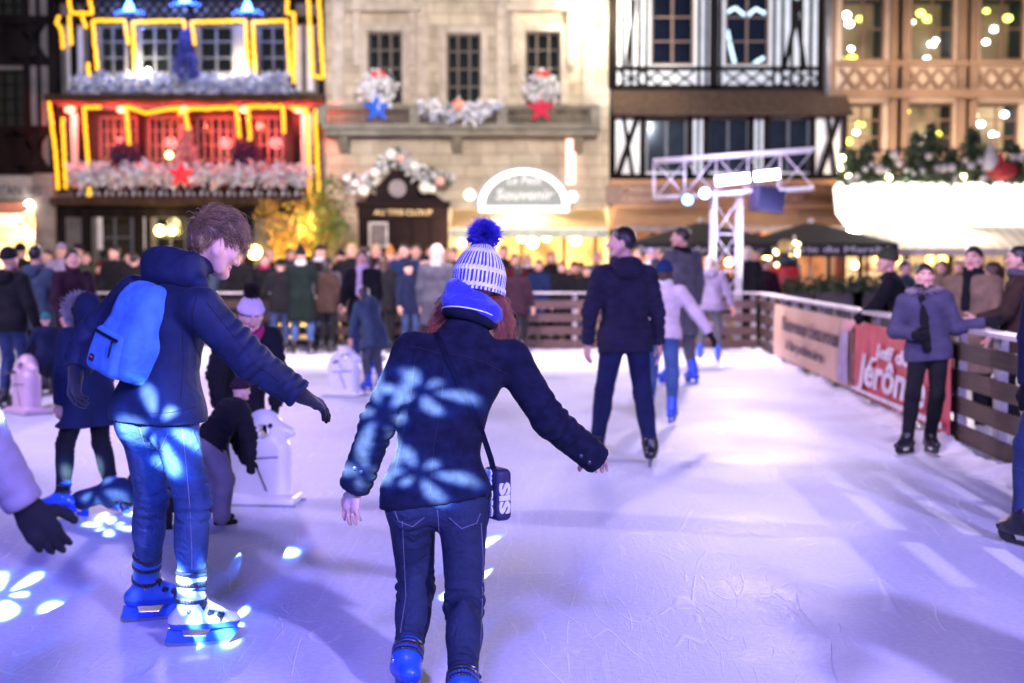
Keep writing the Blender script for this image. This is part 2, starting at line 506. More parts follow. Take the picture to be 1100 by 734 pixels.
def pose(x, y, H, yaw, z=0.0, lean=0, side=0, aL=((.2,0,-1),(.05,.2,-1)), aR=((.2,0,-1),(.05,.2,-1)), fL=(.1,0,0), fR=(.1,0,0),
         tL=0.15, tR=0.15, hyaw=0, hpitch=0, hroll=0, twist=0, crouch=0, ankle=.085, hips=(0,0)):
    """joint positions of a figure; yaw 0 looks away from the camera (+Y), arms given as (outward, forward, up)"""
    s = H/1.75; J = {'s': s, 'H': H}
    fw = V3(math.sin(yaw), math.cos(yaw), 0); rt = V3(math.cos(yaw), -math.sin(yaw), 0)
    g = V3(x, y, z)
    pel = g + UP*(.535*H+ankle-.085*s-crouch) + rt*hips[0] + fw*hips[1]
    sp = nrm(UP + math.tan(lean)*fw + math.tan(side)*rt)
    cy, sy = math.cos(twist), math.sin(twist)
    rt2 = rt*cy + fw*(-sy); rt2 = nrm(rt2 - sp*(rt2@sp)); fw2 = np.cross(sp, rt2)*1.0
    fw2 = -np.cross(rt2, sp) if (np.cross(sp, rt2)@fw) < 0 else np.cross(sp, rt2)
    J.update(pel=pel, fw=fw, rt=rt, sp=sp, fw2=fw2, rt2=rt2)
    J['waist'] = pel+sp*.11*H*1.0; J['chest'] = pel+sp*.215*H; J['neck'] = pel+sp*.305*H
    for n, sg in (('l',-1),('r',1)):
        J['s'+n] = pel+sp*.275*H+rt2*sg*.107*H
        J['h'+n] = pel+rt*sg*.052*H-UP*.01*H
        up, lo = (aL, aR)[n=='r']
        tov = lambda v: nrm(rt2*sg*v[0]+fw2*v[1]+(sp*.5+UP*.5)*v[2])
        J['e'+n] = J['s'+n]+tov(up)*.172*H
        J['w'+n] = J['e'+n]+tov(lo)*.155*H
        J['hd'+n] = tov(lo)
        f, t = (fL, fR)[n=='r'], (tL, tR)[n=='r']
        J['a'+n] = g+rt*sg*f[0]+fw*f[1]+UP*(f[2]+ankle)
        fd = nrm(fw*math.cos(t)+rt*sg*math.sin(t)); J['f'+n] = fd
        J['k'+n] = ik(J['h'+n], J['a'+n], .247*H, .247*H, fw+.15*sg*rt)
    hy = yaw+twist+hyaw
    hf = V3(math.sin(hy), math.cos(hy), 0); hr = V3(math.cos(hy), -math.sin(hy), 0)
    nsp = nrm(sp+UP*.8)
    hf = nrm(hf*math.cos(hpitch)+UP*math.sin(hpitch)); hu = np.cross(hr, hf)
    hu = nrm(hu+hr*math.tan(hroll)); hr = np.cross(hf, hu)
    J.update(hf=hf, hr=hr, hu=hu)
    J['head'] = J['neck']+nsp*.035*H+hu*.068*H+hf*.012*H
    return J

def hand_prims(W, d, n, sg, s=1.0, curl=.35, th=1.0, spread=.12, k=.008):
    """palm + four unequal bent fingers + thumb.  d = finger direction, n = palm normal, sg = thumb side"""
    d = nrm(d); n = nrm(n-d*(n@d)); b = np.cross(d, n)*sg
    P = [cone(W-d*.02*s, W+d*.03*s, .026*s*th, .03*s*th, .012, (n, .62)),
         cone(W+d*.035*s+b*.016*s, W+d*.085*s+b*.024*s, .024*s*th, .021*s*th, .014, (n, .6)),
         cone(W+d*.035*s-b*.016*s, W+d*.078*s-b*.024*s, .024*s*th, .02*s*th, .014, (n, .6))]
    for i, (o, L, r) in enumerate(((.033,.074,.0088),(.0115,.084,.0092),(-.0105,.078,.0088),(-.031,.06,.0078))):
        p = W+d*(.086-.004*abs(i-1))*s+b*o*s; a = spread*(1.2-i)*.6
        dd = nrm(d*math.cos(a)+b*math.sin(a)); c = curl*(1+.12*i)
        for L2, f in ((.46,.7),(.31,1.5),(.23,2.1)):
            q = nrm(dd*math.cos(c*f)+n*math.sin(c*f)); e = p+q*L*L2*s
            P.append(cone(p, e, r*s*th, r*.92*s*th, k)); p = e; r *= .93
    p = W+d*.022*s+b*.026*s+n*.006*s
    for L2, (u, v, w) in ((.042,(.62,.72,.3)),(.034,(.82,.5,.35)),(.026,(.93,.25,.35))):
        e = p+nrm(d*u+b*v+n*w)*L2*s; P.append(cone(p, e, .0115*s*th, .0102*s*th, k+.003)); p = e
    return P

def head_prims(J, s):
    C, hr, hf, hu = J['head'], J['hr'], J['hf'], J['hu']
    R = np.stack([hr, hf, hu], 1); g = lambda x, y, z: C+R@(V3(x, y, z)*s)
    P = [ell(g(0,-.012,.022), V3(.076,.096,.096)*s, R, .02),
         cone(g(0,.022,-.03), g(0,.06,-.082), .056*s, .032*s, .03*s),
         cone(g(-.036,.052,-.012), g(.036,.052,-.012), .036*s, .036*s, .025*s),
         cone(g(-.03,.078,.036), g(.03,.078,.036), .016*s, .016*s, .02*s),
         cone(g(0,.091,.018), g(0,.111,-.024), .0085*s, .0125*s, .014*s),
         cone(g(-.012,.096,-.027), g(.012,.096,-.027), .0085*s, .0085*s, .01*s),
         ell(g(0,.083,-.088), V3(.022,.018,.017)*s, R, .022*s)]
    for sg in (-1, 1):
        P += [('e', g(sg*.032,.097,.011), V3(.0165,.012,.0105)*s, R, .012*s, True),
              ell(g(sg*.08,-.008,-.004), V3(.011,.02,.031)*s, R, .008*s),
              cone(g(sg*.066,.0,-.03), g(sg*.042,.045,-.078), .022*s, .022*s, .03*s)]
    for sg in (-1, 1):
        P += [cone(g(sg*.02,.087,.0225), g(sg*.044,.083,.019), .0052*s, .0045*s, .004*s), cone(g(sg*.021,.088,.001), g(sg*.043,.083,.002), .004*s, .004*s, .004*s)]
    P += [cone(g(-.018,.087,-.051), g(.018,.087,-.051), .0075*s, .0075*s, .006*s),
          cone(g(-.015,.086,-.0625), g(.015,.086,-.0625), .0085*s, .0085*s, .006*s),
          ('c', g(-.02,.099,-.0567), g(.02,.099,-.0567), .0035*s, .0035*s, .004*s, None, True)]
    return P, g, R

def body_prims(J, fem=False):
    s = J['s']; P = []
    fw, rt, fw2, rt2 = J['fw'], J['rt'], J['fw2'], J['rt2']
    P.append(cone(J['hl'], J['hr_'] if 'hr_' in J else J['hip_r'], .085*s, .085*s, .05*s))
    for sg in (-1, 1):
        P.append(cone(J['pel']+rt*sg*.06*s, J['waist']+(rt+rt2)*.5*sg*.058*s, .085*s, .075*s, .05*s, (fw, .9)))
        P.append(cone(J['waist']+(rt+rt2)*.5*sg*.058*s, J['chest']+rt2*sg*.07*s, .075*s, .092*s, .05*s, (fw2, .9)))
    P.append(cone(J['sl'], J['sr'], .05*s, .05*s, .05*s))
    P.append(cone(J['neck']-J['sp']*.02*s, J['head']-J['hu']*.05*s-J['hf']*.02*s, .058*s, .05*s, .03*s))
    for n in 'lr':
        h = J['hl'] if n == 'l' else J['hip_r']
        P.append(cone(h, J['k'+n], .082*s, .052*s, .03*s)); P.append(cone(J['k'+n], J['a'+n], .05*s, .036*s, .03*s))
        m = J['k'+n]*.68+J['a'+n]*.32-fw*.015*s; P.append(ell(m, V3(.045,.045,.1)*s, None, .04*s))
        P.append(cone(J['s'+n], J['e'+n], .05*s, .041*s, .03*s)); P.append(cone(J['e'+n], J['w'+n], .041*s, .028*s, .02*s))
        P.append(cone(J['a'+n], J['a'+n]+J['f'+n]*.12*s-UP*.045*s, .036*s, .03*s, .02*s))
    return P

class Person:
    def __init__(s, label, J, res, group=None, seed=0, origin=None):
        if 'hip_r' not in J: J['hip_r'] = J['hr_hip']
        s.J, s.res, s.seed, s.sc = J, res, seed, J['s']
        o = origin if origin is not None else V3(J['pel'][0], J['pel'][1], 0)
        s.root = empty('person', o, label, 'person', group)
        s.far = res > .016
    def put(s, name, prims, res, m, parent=None, cuts=(), fines=(), fold=None, noise=None, mi=None, rel=1, pad=.03):
        V, F = volume(prims, res, cuts, fines, pad)
        if len(F) == 0: return None
        V = relax(V, F, rel)
        if fold or noise:
            N = vnormals(V, F)
            if fold: V = folds(V, N, fold, s.seed+3)
            if noise:
                for amp, fr in noise: V = V+N*(amp*wav(V, fr, s.seed+int(fr*10)))[:,None]
        idx = None
        if mi is not None:
            C = V[F].mean(1); idx = mi(C)
        o = mesh_obj(name, V, F, m, parent or s.root, idx, True)
        return o
    # -- the body itself ------------------------------------------------
    def body(s, gl=None, gr=None, hands=('skin','skin'), hand_kw=({}, {}), face=True, headres=None, bodyres=None, palm=(None, None), eyes=True):
        J = s.J; k = s.sc
        hk = k*J.get('headk',1); s.hk = hk
        P = body_prims(J); hp, g, R = head_prims(J, hk); P += hp
        hres = headres or max(s.res*.45, .0045)
        fines = [(J['head']-.15*k, J['head']+.15*k, hres)]
        gloves = []
        for i, n in enumerate('lr'):
            d = J['hd'+n]; pn = palm[i] if palm[i] is not None else nrm(-J['rt2']*(1 if n=='r' else -1)+.3*J['fw2'])
            kw = dict(curl=.35); kw.update(hand_kw[i])
            sg = kw.pop('sg', None)
            if sg is None:
                dd = nrm(d); nn = nrm(pn-dd*(pn@dd)); b = np.cross(dd, nn)
                sg = 1 if (b@(J['fw2']+.2*J['sp'])) > 0 else -1
            hr_ = max(s.res*.45, .0045) if not s.far else .009
            if hands[i] == 'skin':
                P += hand_prims(J['w'+n], d, pn, sg, k*(1.12 if s.far else 1), th=1.25 if s.far else 1.0, **kw)
                fines.append((J['w'+n]-.04+np.minimum(d,0)*.18, J['w'+n]+.04+np.maximum(d,0)*.18, hr_))
            else:
                P.append(cone(J['w'+n], J['w'+n]+d*.07*k, .024*k, .02*k, .01))
                gloves.append((n, hands[i], hand_prims(J['w'+n]+d*.005, d, pn, sg, k*1.06, th=1.3 if not s.far else 1.45, **kw)))
        def mi(C):
            L = (C-J['head'])@R/k; o = np.zeros(len(C), int)
            lip = (np.abs(L[:,0])<.026)&(L[:,1]>.08)&(L[:,2]<-.044)&(L[:,2]>-.069)&(L[:,1]<.105)
            bro = (np.abs(np.abs(L[:,0])-.033)<.019)&(L[:,1]>.078)&(np.abs(L[:,2]-.034-.002*np.cos(L[:,0]*60))<.0055)
            o[lip] = 1; o[bro] = 2
            return o
        # hidden limbs at a coarse pitch, head and hands fine
        ob = s.put('body', P, bodyres or max(s.res*1.6, .014), [SKIN(), LIPS(), BROWS()], None, (), fines, mi=mi, rel=1)
        s.bodyob = ob
        for n, m, hp2 in gloves:
            s.put('glove', hp2+[cone(J['w'+n]-J['hd'+n]*.05*k, J['w'+n]+J['hd'+n]*.01, .036*k, .034*k, .02)], hr_, m, rel=1)
        if eyes:
            for sg in (-1, 1):
                c = g(sg*.032,.0785,.011); mb = MB(); mb.ball(c, .0118*hk, 0, 14, 10)
                gaze = g(sg*.032,.0785+.0118,.0085)
                mb.ball(c+(gaze-c)*.55, .0068*k, 1, 10, 8)
                mb.build('eye', [EYEW(), EYED()], s.root, True)
        s.g, s.R = g, R
        return ob
    # -- clothes ----------------------------------------------------------
    def coat(s, m, name='coat', hem=.1, puff=.0, flare=.0, res=None, fold=.006, quilt=0, hood=None, hoodm=None, collar=True, sleeve=.97, waist=.0, noise=.004, thigh=.5, cuffr=0, extra=(), cuts=(), hempt=None, hemn=None, parts=True, collarr=.0):
        J = s.J; k = s.sc; P = []; t = .022*k+puff
        fw, rt, fw2, rt2, sp = J['fw'], J['rt'], J['fw2'], J['rt2'], J['sp']
        for sg in (-1, 1):
            P.append(cone(J['pel']+rt*sg*.066*k, J['waist']+(rt+rt2)*.5*sg*.064*k, .09*k+t, .082*k+t-waist, .06*k, (fw, .92)))
            P.append(cone(J['waist']+(rt+rt2)*.5*sg*.064*k, J['chest']+rt2*sg*.075*k, .082*k+t-waist, .098*k+t, .06*k, (fw2, .92)))
        P.append(cone(J['chest']+sp*.04*k-rt2*.05*k, J['chest']+sp*.04*k+rt2*.05*k, .1*k+t*.8, None, .06*k, (fw2, .9)))
        P.append(cone(J['sl'], J['sr'], .047*k+t, None, .06*k)); 
        P.append(cone(J['neck']-sp*.05*k, J['neck']+sp*.01*k, .085*k+t*.6, .068*k+t*.4, .05*k))
        for n, sg in (('l',-1),('r',1)):
            h = J['hl'] if n == 'l' else J['hip_r']
            leg = nrm(nrm(J['k'+n]-h)*thigh - sp*(1-thigh))
            ln = (hem+.08)*k
            if hem > 0: P.append(cone(h+sp*.02*k, h+leg*ln, .1*k+t, .1*k+t+flare, .09*k, (fw, 1.0)))
            P.append(cone(J['s'+n], J['e'+n], .055*k+t, .045*k+t*.9, .035*k))
            P.append(cone(J['e'+n], J['e'+n]+(J['w'+n]-J['e'+n])*sleeve, .046*k+t*.9, .033*k+t*.75+cuffr, .025*k))
        P += list(extra)
        if collar:
            P.append(tor(J['neck']+sp*.02*k+fw2*.012*k, nrm(sp+.25*fw2*-1), .068*k+collarr, .022*k+t*.2, .03*k, (fw2, 1.05)))
        cu = [(hempt if hempt is not None else J['pel']-sp*(hem+.012)*k, hemn if hemn is not None else -sp)] + list(cuts)
        # sleeves must survive the hem cut: cut only near the torso
        cu[0] = (cu[0][0], cu[0][1], cu[0][0], .36*k) if hem > 0 or hempt is not None else cu[0]
        for n in 'lr':
            w = J['e'+n]+(J['w'+n]-J['e'+n])*(sleeve+.0)
            d = nrm(J['w'+n]-J['e'+n]); cu.append((w+d*.004, d, w+d*.06, .105*k))
        fo = None
        if fold:
            fo = []
            for n in 'lr':
                fo += [(J['s'+n], J['e'+n], fold, .055*k, .85, .35), (J['e'+n], J['w'+n], fold, .05*k, .15, .3), (J['e'+n], J['w'+n], fold*.8, .045*k, .85, .3)]
            if quilt == 0: fo.append((J['pel'], J['neck'], fold*.8, .13*k, .3, .5))
        nz = [(noise, 3.2), (noise*.5, 8.0)] if noise else None
        ob = s.put(name, P, res or s.res, m, None, cu, (), fo, nz, rel=1)
        if quilt and ob:                                            # stitched horizontal baffles
            me = ob.data; V = np.zeros(len(me.vertices)*3, np.float32); me.vertices.foreach_get('co', V); V = V.reshape(-1,3).astype(float)
            N = np.zeros(len(V)*3, np.float32); me.vertices.foreach_get('normal', N); N = N.reshape(-1,3)
            org = wloc(s.root); W = V+org
            bestd = np.full(len(W), 9.0); u = (W-J['pel'])@sp
            bestd = np.linalg.norm(np.cross(W-J['pel'], sp), axis=1)-.14*k
            for n in 'lr':
                for a, b, L0 in ((J['s'+n], J['e'+n], 0), (J['e'+n], J['w'+n], np.linalg.norm(J['e'+n]-J['s'+n]))):
                    d = b-a; L = np.linalg.norm(d); tt = np.clip((W-a)@d/L/L, 0, 1); dist = np.linalg.norm(W-a-np.outer(tt, d), axis=1)-.055*k
                    c = dist < bestd; u = np.where(c, L0+tt*L, u); bestd = np.minimum(bestd, dist)
            V += N*((np.abs(np.sin(u/quilt*PI))**.6-.7)*.012*min(1, quilt/.07))[:,None]
            me.vertices.foreach_set('co', V.astype(np.float32).ravel()); me.update()
        if hood:
            s.hood(hood, hoodm or m)
        return ob
    def hood(s, kind, m, parent=None, size=1.0):
        J = s.J; k = s.sc*size; sp, fw2, rt2 = J['sp'], J['fw2'], J['rt2']; c = J['neck']
        if kind == 'down':
            P = [tor(c+sp*.03*k-fw2*.03*k, nrm(sp-.35*fw2), .095*k, .034*k, .03, (fw2, 1.05)),
                 ell(c-fw2*.12*k-sp*.015*k, V3(.115,.055,.09)*k, np.stack([rt2, nrm(fw2), sp],1), .05)]
            return s.put('hood', P, s.res, m, parent, fold=[(c-fw2*.1-sp*.12, c-fw2*.1+sp*.1, .006, .06, .5, .6)], noise=[(.004,5)])
        if kind == 'up':
            C, hr, hf, hu = J['head'], J['hr'], J['hf'], J['hu']; R = np.stack([hr, hf, hu],1)
            P = [ell(C-hf*.03*k, V3(.112,.125,.145)*k, R, .03), cone(C-hf*.05*k-hu*.06*k, c, .1*k, .11*k, .05),
                 ('e', C+hf*.09*k-hu*.01*k, V3(.078,.12,.105)*k, R, .02, True)]
            return s.put('hood', P, s.res, m, parent, noise=[(.004,5)])
    def fur_trim(s, m, parent=None, R=.1, n=900, at_=None, ax=None, ln=.04, th=.03):
        J = s.J; k = s.sc; c = at_ if at_ is not None else J['neck']+J['sp']*.04*k-J['fw2']*.02*k; ax = nrm(ax if ax is not None else J['sp'])
        r = np.random.default_rng(s.seed+9); a = r.uniform(0, 2*PI, n)
        e1 = nrm(np.cross(ax, V3(.3,.7,.2))); e2 = np.cross(ax, e1)
        rad = np.cos(a)[:,None]*e1+np.sin(a)[:,None]*e2
        base = c+rad*R*k+r.normal(size=(n,3))*th*.3*k
        d = rad+r.normal(size=(n,3))*.6; d /= np.linalg.norm(d, axis=1, keepdims=True)
        tt = np.linspace(0, 1, 4)[None,:,None]
        P = base[:,None,:]+d[:,None,:]*tt*ln*k+r.normal(size=(n,1,3))*tt*tt*.012
        V, F = strands(P, .0035*k*(2 if s.far else 1))
        return mesh_obj('fur_trim', V, F, m, parent or s.root, None, True)
    def trousers(s, m, loose=0.0, name='trousers', fold=.005, res=None, bottom=.0, calf=0, top=.0):
        J = s.J; k = s.sc; P = []; t = .012*k+loose
        P.append(cone(J['hl'], J['hip_r'], .09*k+t, None, .05*k))
        P.append(cone(J['pel']-J['rt']*.05*k, J['pel']+J['rt']*.05*k, (.088-top*.5)*k+t, None, .05))
        P.append(cone(J['pel']+(J['waist']-J['pel'])*.25, J['pel'], (.08-top)*k, .09*k, .05))
        fo = []
        for n in 'lr':
            h = J['hl'] if n == 'l' else J['hip_r']; a = J['a'+n]+nrm(J['k'+n]-J['a'+n])*bottom
            P.append(ell(h-J['fw']*.03*k+J['sp']*-.02*k, V3(.085,.085,.1)*k, None, .04))
            P.append(cone(h, J['k'+n], .086*k+t, .056*k+t, .03*k)); P.append(cone(J['k'+n], a, .056*k+t, .042*k+t, .03*k))
            q = J['k'+n]*.68+J['a'+n]*.32-J['fw']*.014*k; P.append(ell(q, V3(.048,.048,.12)*k+t*.6, None, .05*k))
            fo += [(h, J['k'+n], fold, .05*k, .9, .22), (J['k'+n], a, fold, .04*k, .08, .2), (J['k'+n], a, fold*1.15, .035*k, .9, .17), (h, J['k'+n], fold*.6, .06*k, .1, .2)]
        return s.put(name, P, res or s.res, m, fold=fo if fold else None, noise=[(.0025,6)])
    def skates(s, shell, holder, steel, res=None, buckles=None, tall=.13):
        for n in 'lr': s.skate(n, shell, holder, steel, res or s.res, buckles, tall=tall)
    def skate(s, n, shell, holder, steel, res, buckles=None, ice=None, tall=.13, shell2=None, flex=None):
        J = s.J; k = s.sc; a = J['a'+n]; d = J['f'+n]; up = J.get('u'+n, UP); up = nrm(up-d*(up@d)); rt = np.cross(d, up)
        so = a-up*.085*k                      # sole level under the ankle
        lean = nrm(J['k'+n]-a)
        P = [cone(a-d*.005*k, a+lean*tall*k-d*.005*k, .056*k, .06*k, .03*k),
             cone(so-d*.055*k+up*.035*k, so+d*.05*k+up*.04*k, .046*k, .043*k, .03*k),
             cone(so+d*.03*k+up*.038*k, so+d*.165*k+up*.03*k, .045*k, .034*k, .03*k),
             cone(a+d*.02*k, so+d*.09*k+up*.05*k, .05*k, .04*k, .04*k),
             tor(a+lean*tall*.85*k, lean, .05*k, .012*k, .012)]
        R = np.stack([rt, d, up],1)
        def mi(C):
            L = (C-so)@R/k; o = np.zeros(len(C), int)
            o[(L[:,2]<.03)] = 1
            return o
        boot = s.put('skate', P, res, [shell, shell2 or holder], None, [(so, -up)], mi=mi)
        # blade holder: heel post, toe post and a keel with an opening between
        mb = MB(); g = lambda f, u: so+d*f*k+up*u*k
        out = [(-.1,.006),(-.045,.006),(-.035,-.03),(.055,-.034),(.085,.006),(.185,.008),(.19,-.012),(.165,-.046),(.12,-.058),(-.085,-.058),(-.115,-.045)]
        quads = [[(-.1,.006),(-.045,.006),(-.035,-.03),(-.108,-.03)],[(-.108,-.03),(-.035,-.03),(.055,-.034),(.12,-.058),(-.085,-.058),(-.115,-.05)],[(.055,-.034),(.085,.006),(.185,.008),(.19,-.012),(.165,-.046),(.12,-.058)]]
        for q in quads: mb.prism([g(*p)-rt*.0075*k for p in q], rt, .015*k, 0)
        h = mb.build('blade_holder', [holder], boot)
        mb = MB(); mb.prism([g(*p)-rt*.002 for p in ((-.112,-.05),(.168,-.045),(.15,-.066),(.12,-.074),(-.1,-.074),(-.118,-.062))], rt, .004, 0)
        mb.build('blade', [steel], boot)
        if buckles and res < .01:
            tp = a+lean*tall*k-d*.005*k
            s.put('liner', [tor(tp+lean*.004, lean, .052*k, .014*k, .012)], res, buckles, boot)
            for hh_, rr_ in ((.25, .0615), (.72, .0625)):
                c_ = a+lean*tall*hh_*k-d*.004*k; mb = MB()
                e1 = nrm(d-lean*(d@lean)); e2 = np.cross(lean, e1)
                pts = [c_+(e1*math.cos(q)+e2*math.sin(q))*rr_*k for q in np.linspace(0, 2*PI, 29)]
                for p_, q_ in zip(pts[:-1], pts[1:]): mb.bar(p_, q_+(q_-p_)*.08, .016*k, .005, side=lean)
                mb.build('strap', [buckles], boot, True)
            mb = MB()
            for sg_ in (-1, 1): mb.ball(a+rt*sg_*.058*k-d*.012*k, .010*k, 0, 12, 8)
            mb.build('rivet', [steel], boot, True)
        if buckles:
            for (f, u, w) in ((.045,.115,.05),(.075,.072,.046),(.115,.06,.042)):
                mb = MB(); c = g(f, u)
                nrmv = nrm(up*.8+d*.45)
                pts = [c+rt*math.sin(q)*w*k+nrmv*(math.cos(q)-.55)*w*k*.95 for q in np.linspace(-1.75, 1.75, 13)]
                for p, q in zip(pts[:-1], pts[1:]): mb.bar(p, q, .017*k, .006*k, side=np.cross(q-p, nrmv) if False else d)
                lat = c+rt*w*k*.93+nrmv*-.2*w*k
                mb.bar(lat-up*.02*k-d*.004, lat+up*.02*k+d*.01, .026*k, .014*k, side=d)
                mb.ball(lat+up*.008+rt*.008*k, .011*k)
                mb.build('buckle', [buckles], boot)
        return boot
    def boots(s, m, res=None, tall=.1):
        J = s.J; k = s.sc
        for n in 'lr':
            a = J['a'+n]; d = J['f'+n]; so = a-UP*.085*k
            P = [cone(a, a+nrm(J['k'+n]-a)*tall*k, .05*k, .055*k, .03*k), cone(so-d*.05*k+UP*.04*k, so+d*.04*k+UP*.04*k, .042*k, None, .03*k),
                 cone(so+d*.03*k+UP*.035*k, so+d*.16*k+UP*.028*k, .042*k, .034*k, .03*k), cone(a, so+d*.08*k+UP*.04*k, .045*k, .038*k, .03)]
            s.put('boot', P, res or s.res, m, None, [(so+UP*.001, -UP)])
    # -- head wear and hair -------------------------------------------------
    def hair(s, m, kind='short', res=None):
        J = s.J; k = s.sc; g, R = s.g, s.R
        P = [ell(g(0,-.016,.03), V3(.084,.104,.1)*k, R, .02)]
        cuts = []
        if kind == 'short':
            cuts = [(g(0,.086,.078), R@V3(0,.66,-.75)), (g(0,0,-.075), -J['hu'])]
        elif kind == 'long':
            P = [ell(g(0,-.016,.03), V3(.088,.108,.102)*k, R, .02)]
            for sg in (-1, 1):
                P.append(cone(g(sg*.07,-.01,0), g(sg*.085,.0,-.2), .036*k, .03*k, .03*k)); P.append(cone(g(sg*.04,-.07,0), g(sg*.05,-.085,-.24), .05*k, .034*k, .03*k))
            P.append(cone(g(0,-.08,0), g(0,-.1,-.25), .05*k, .03*k, .03*k))
            P.append(('e', g(0,.115,-.05), V3(.062,.105,.13)*k, R, .015*k, True))
        elif kind == 'bob':
            P += [cone(g(-.06,-.03,0), g(-.065,-.02,-.1), .04*k, .034*k, .03*k), cone(g(.06,-.03,0), g(.065,-.02,-.1), .04*k, .034*k, .03*k), cone(g(0,-.07,0), g(0,-.075,-.11), .05*k, .04*k, .03*k),
                  ('e', g(0,.115,-.05), V3(.062,.105,.13)*k, R, .015*k, True)]
        elif kind == 'bun':
            P.append(ell(g(0,-.12,.05), V3(.042,.04,.042)*k, R, .015)); cuts = [(g(0,.086,.07), R@V3(0,.66,-.75))]
        return s.put('hair', P, res or s.res*.7, m, None, cuts, fold=None, noise=[(.003,14),(.004,6)])
    def hat(s, m, kind='beanie', pom=None, res=None, name='hat', brim=None):
        J = s.J; k = s.sc; g, R = s.g, s.R; hu = J['hu']
        if kind == 'beanie':
            P = [ell(g(0,-.018,.045), V3(.095,.114,.112)*k, R, .02), tor(g(0,-.016,.043), nrm(R@V3(0,-.18,1)), .088*k, .017*k, .02, (J['hf'], 1.17))]
            o = s.put(name, P, res or s.res, m, None, [(g(0,-.01,.018), -nrm(R@V3(0,-.2,1)))], noise=[(.003,8)])
        elif kind == 'tall':
            P = [cone(g(0,-.018,.05), g(0,-.05,.19), .1*k, .03*k, .03, ), tor(g(0,-.016,.043), nrm(R@V3(0,-.18,1)), .088*k, .019*k, .02, (J['hf'], 1.17))]
            o = s.put(name, P, res or s.res, m, None, [(g(0,-.01,.02), -nrm(R@V3(0,-.2,1)))], noise=[(.003,8)])
        elif kind == 'cap':
            P = [ell(g(0,-.014,.045), V3(.09,.108,.1)*k, R, .02), cone(g(-.035,.1,.045), g(.035,.1,.045), .045*k, None, .02, (hu, .2))]
            o = s.put(name, P, res or s.res, m, None, [(g(0,-.01,.03), -nrm(R@V3(0,-.1,1)))])
        elif kind == 'fez':
            P = [ell(g(0,-.014,.05), V3(.1,.115,.12)*k, R, .03), cone(g(0,-.014,.05), g(0,-.014,.1), .12*k, .12*k, .02)]
            o = s.put(name, P, res or s.res, m, None, [(g(0,0,.03), -hu)], noise=[(.008,9)])
        if pom is not None:
            s.pompom(pom, g(0,-.03,.19), .058*k, o)
        return o
    def pompom(s, m, c, r, parent, n=None, thick=None):
        n = n or (260 if s.far else 2600); q = np.random.default_rng(s.seed+4)
        d = q.normal(size=(n,3)); d /= np.linalg.norm(d, axis=1, keepdims=True)
        L = r*(1+.12*q.normal(size=(n,1)))
        tt = np.linspace(.15, 1, 4)[None,:,None]
        P = c+d[:,None,:]*tt*L[:,None,:]+q.normal(size=(n,1,3))*tt**2*r*.16
        V, F = strands(P, thick or (.005 if s.far else .0021), (thick or (.004 if s.far else .0021))*.6)
        return mesh_obj('pompom', V, F, m, parent, None, True)
    def scarf(s, m, r=.03, turns=1, tail=None, res=None, R=.078, lift=.035):
        J = s.J; k = s.sc; sp, fw2, rt2 = J['sp'], J['fw2'], J['rt2']; c = J['neck']+sp*lift*k
        P = [tor(c-fw2*.002, nrm(sp-.15*fw2+.1*rt2), R*k, r*k, .02, (fw2, 1.1)), tor(c+sp*.035*k+fw2*.005, nrm(sp-.25*fw2-.12*rt2), R*.93*k, r*.9*k, .02, (fw2, 1.1))]
        if tail:
            a = c+fw2*.1*k+rt2*.03*k; b = a-sp*tail*k+fw2*.045*k
            P.append(cone(a, b, .04*k, .05*k, .03, (fw2, .4)))
        return s.put('scarf', P, res or s.res, m, noise=[(.005,9),(.003,17)])

_pose0 = pose
def pose(*a, **kw):
    J = _pose0(*a, **kw)
    J['hip_r'] = J['pel']+J['rt']*.052*J['H']-UP*.01*J['H']
    return J
# ------------------------------------------------------------------ camera, world
cam = bpy.data.cameras.new('camera'); camo = bpy.data.objects.new('camera', cam); COL.objects.link(camo)
cam.sensor_width = 36; cam.lens = FPX/1100*36; cam.clip_start = .1; cam.clip_end = 2000
camo.location = (0, 0, CAMH); camo.rotation_euler = (PI/2-PITCH, 0, 0)
cam.dof.use_dof = True; cam.dof.focus_distance = 5.75; cam.dof.aperture_fstop = 1.85; cam.dof.aperture_blades = 9
SC.camera = camo
w = bpy.data.worlds.new('World'); SC.world = w; w.use_nodes = True
nt = w.node_tree; bg = nt.nodes['Background']; sky = nt.nodes.new('ShaderNodeTexSky'); sky.sky_type = 'NISHITA'; sky.sun_disc = False
sky.sun_elevation = math.radians(24); sky.sun_rotation = math.radians(200); sky.air_density = 1.6; sky.ozone_density = 5
nt.links.new(sky.outputs[0], bg.inputs[0]); bg.inputs[1].default_value = .007
vs = SC.view_settings; vs.view_transform = 'Standard'; vs.look = 'None'; vs.gamma = 1; vs.exposure = 0.78; vs.use_curve_mapping = False
SC.cycles.max_bounces = 6; SC.cycles.sample_clamp_indirect = 6; SC.cycles.sample_clamp_direct = 40
SC.cycles.use_denoising = True; SC.cycles.transparent_max_bounces = 12

def lamp(name, kind, loc, target, energy, col, size=.3, spot=60, blend=.3):
    l = bpy.data.lights.new(name, kind); o = bpy.data.objects.new(name, l); COL.objects.link(o); o.location = tuple(loc)
    d = Vector(tuple(target))-Vector(tuple(loc)); o.rotation_euler = d.to_track_quat('-Z', 'Y').to_euler()
    l.energy = energy; l.color = col
    if kind == 'SPOT': l.spot_size = math.radians(spot); l.spot_blend = blend; l.shadow_soft_size = size
    elif kind == 'AREA': l.shape = 'DISK'; l.size = size
    elif kind == 'SUN': l.angle = math.radians(size)
    else: l.shadow_soft_size = size
    return o
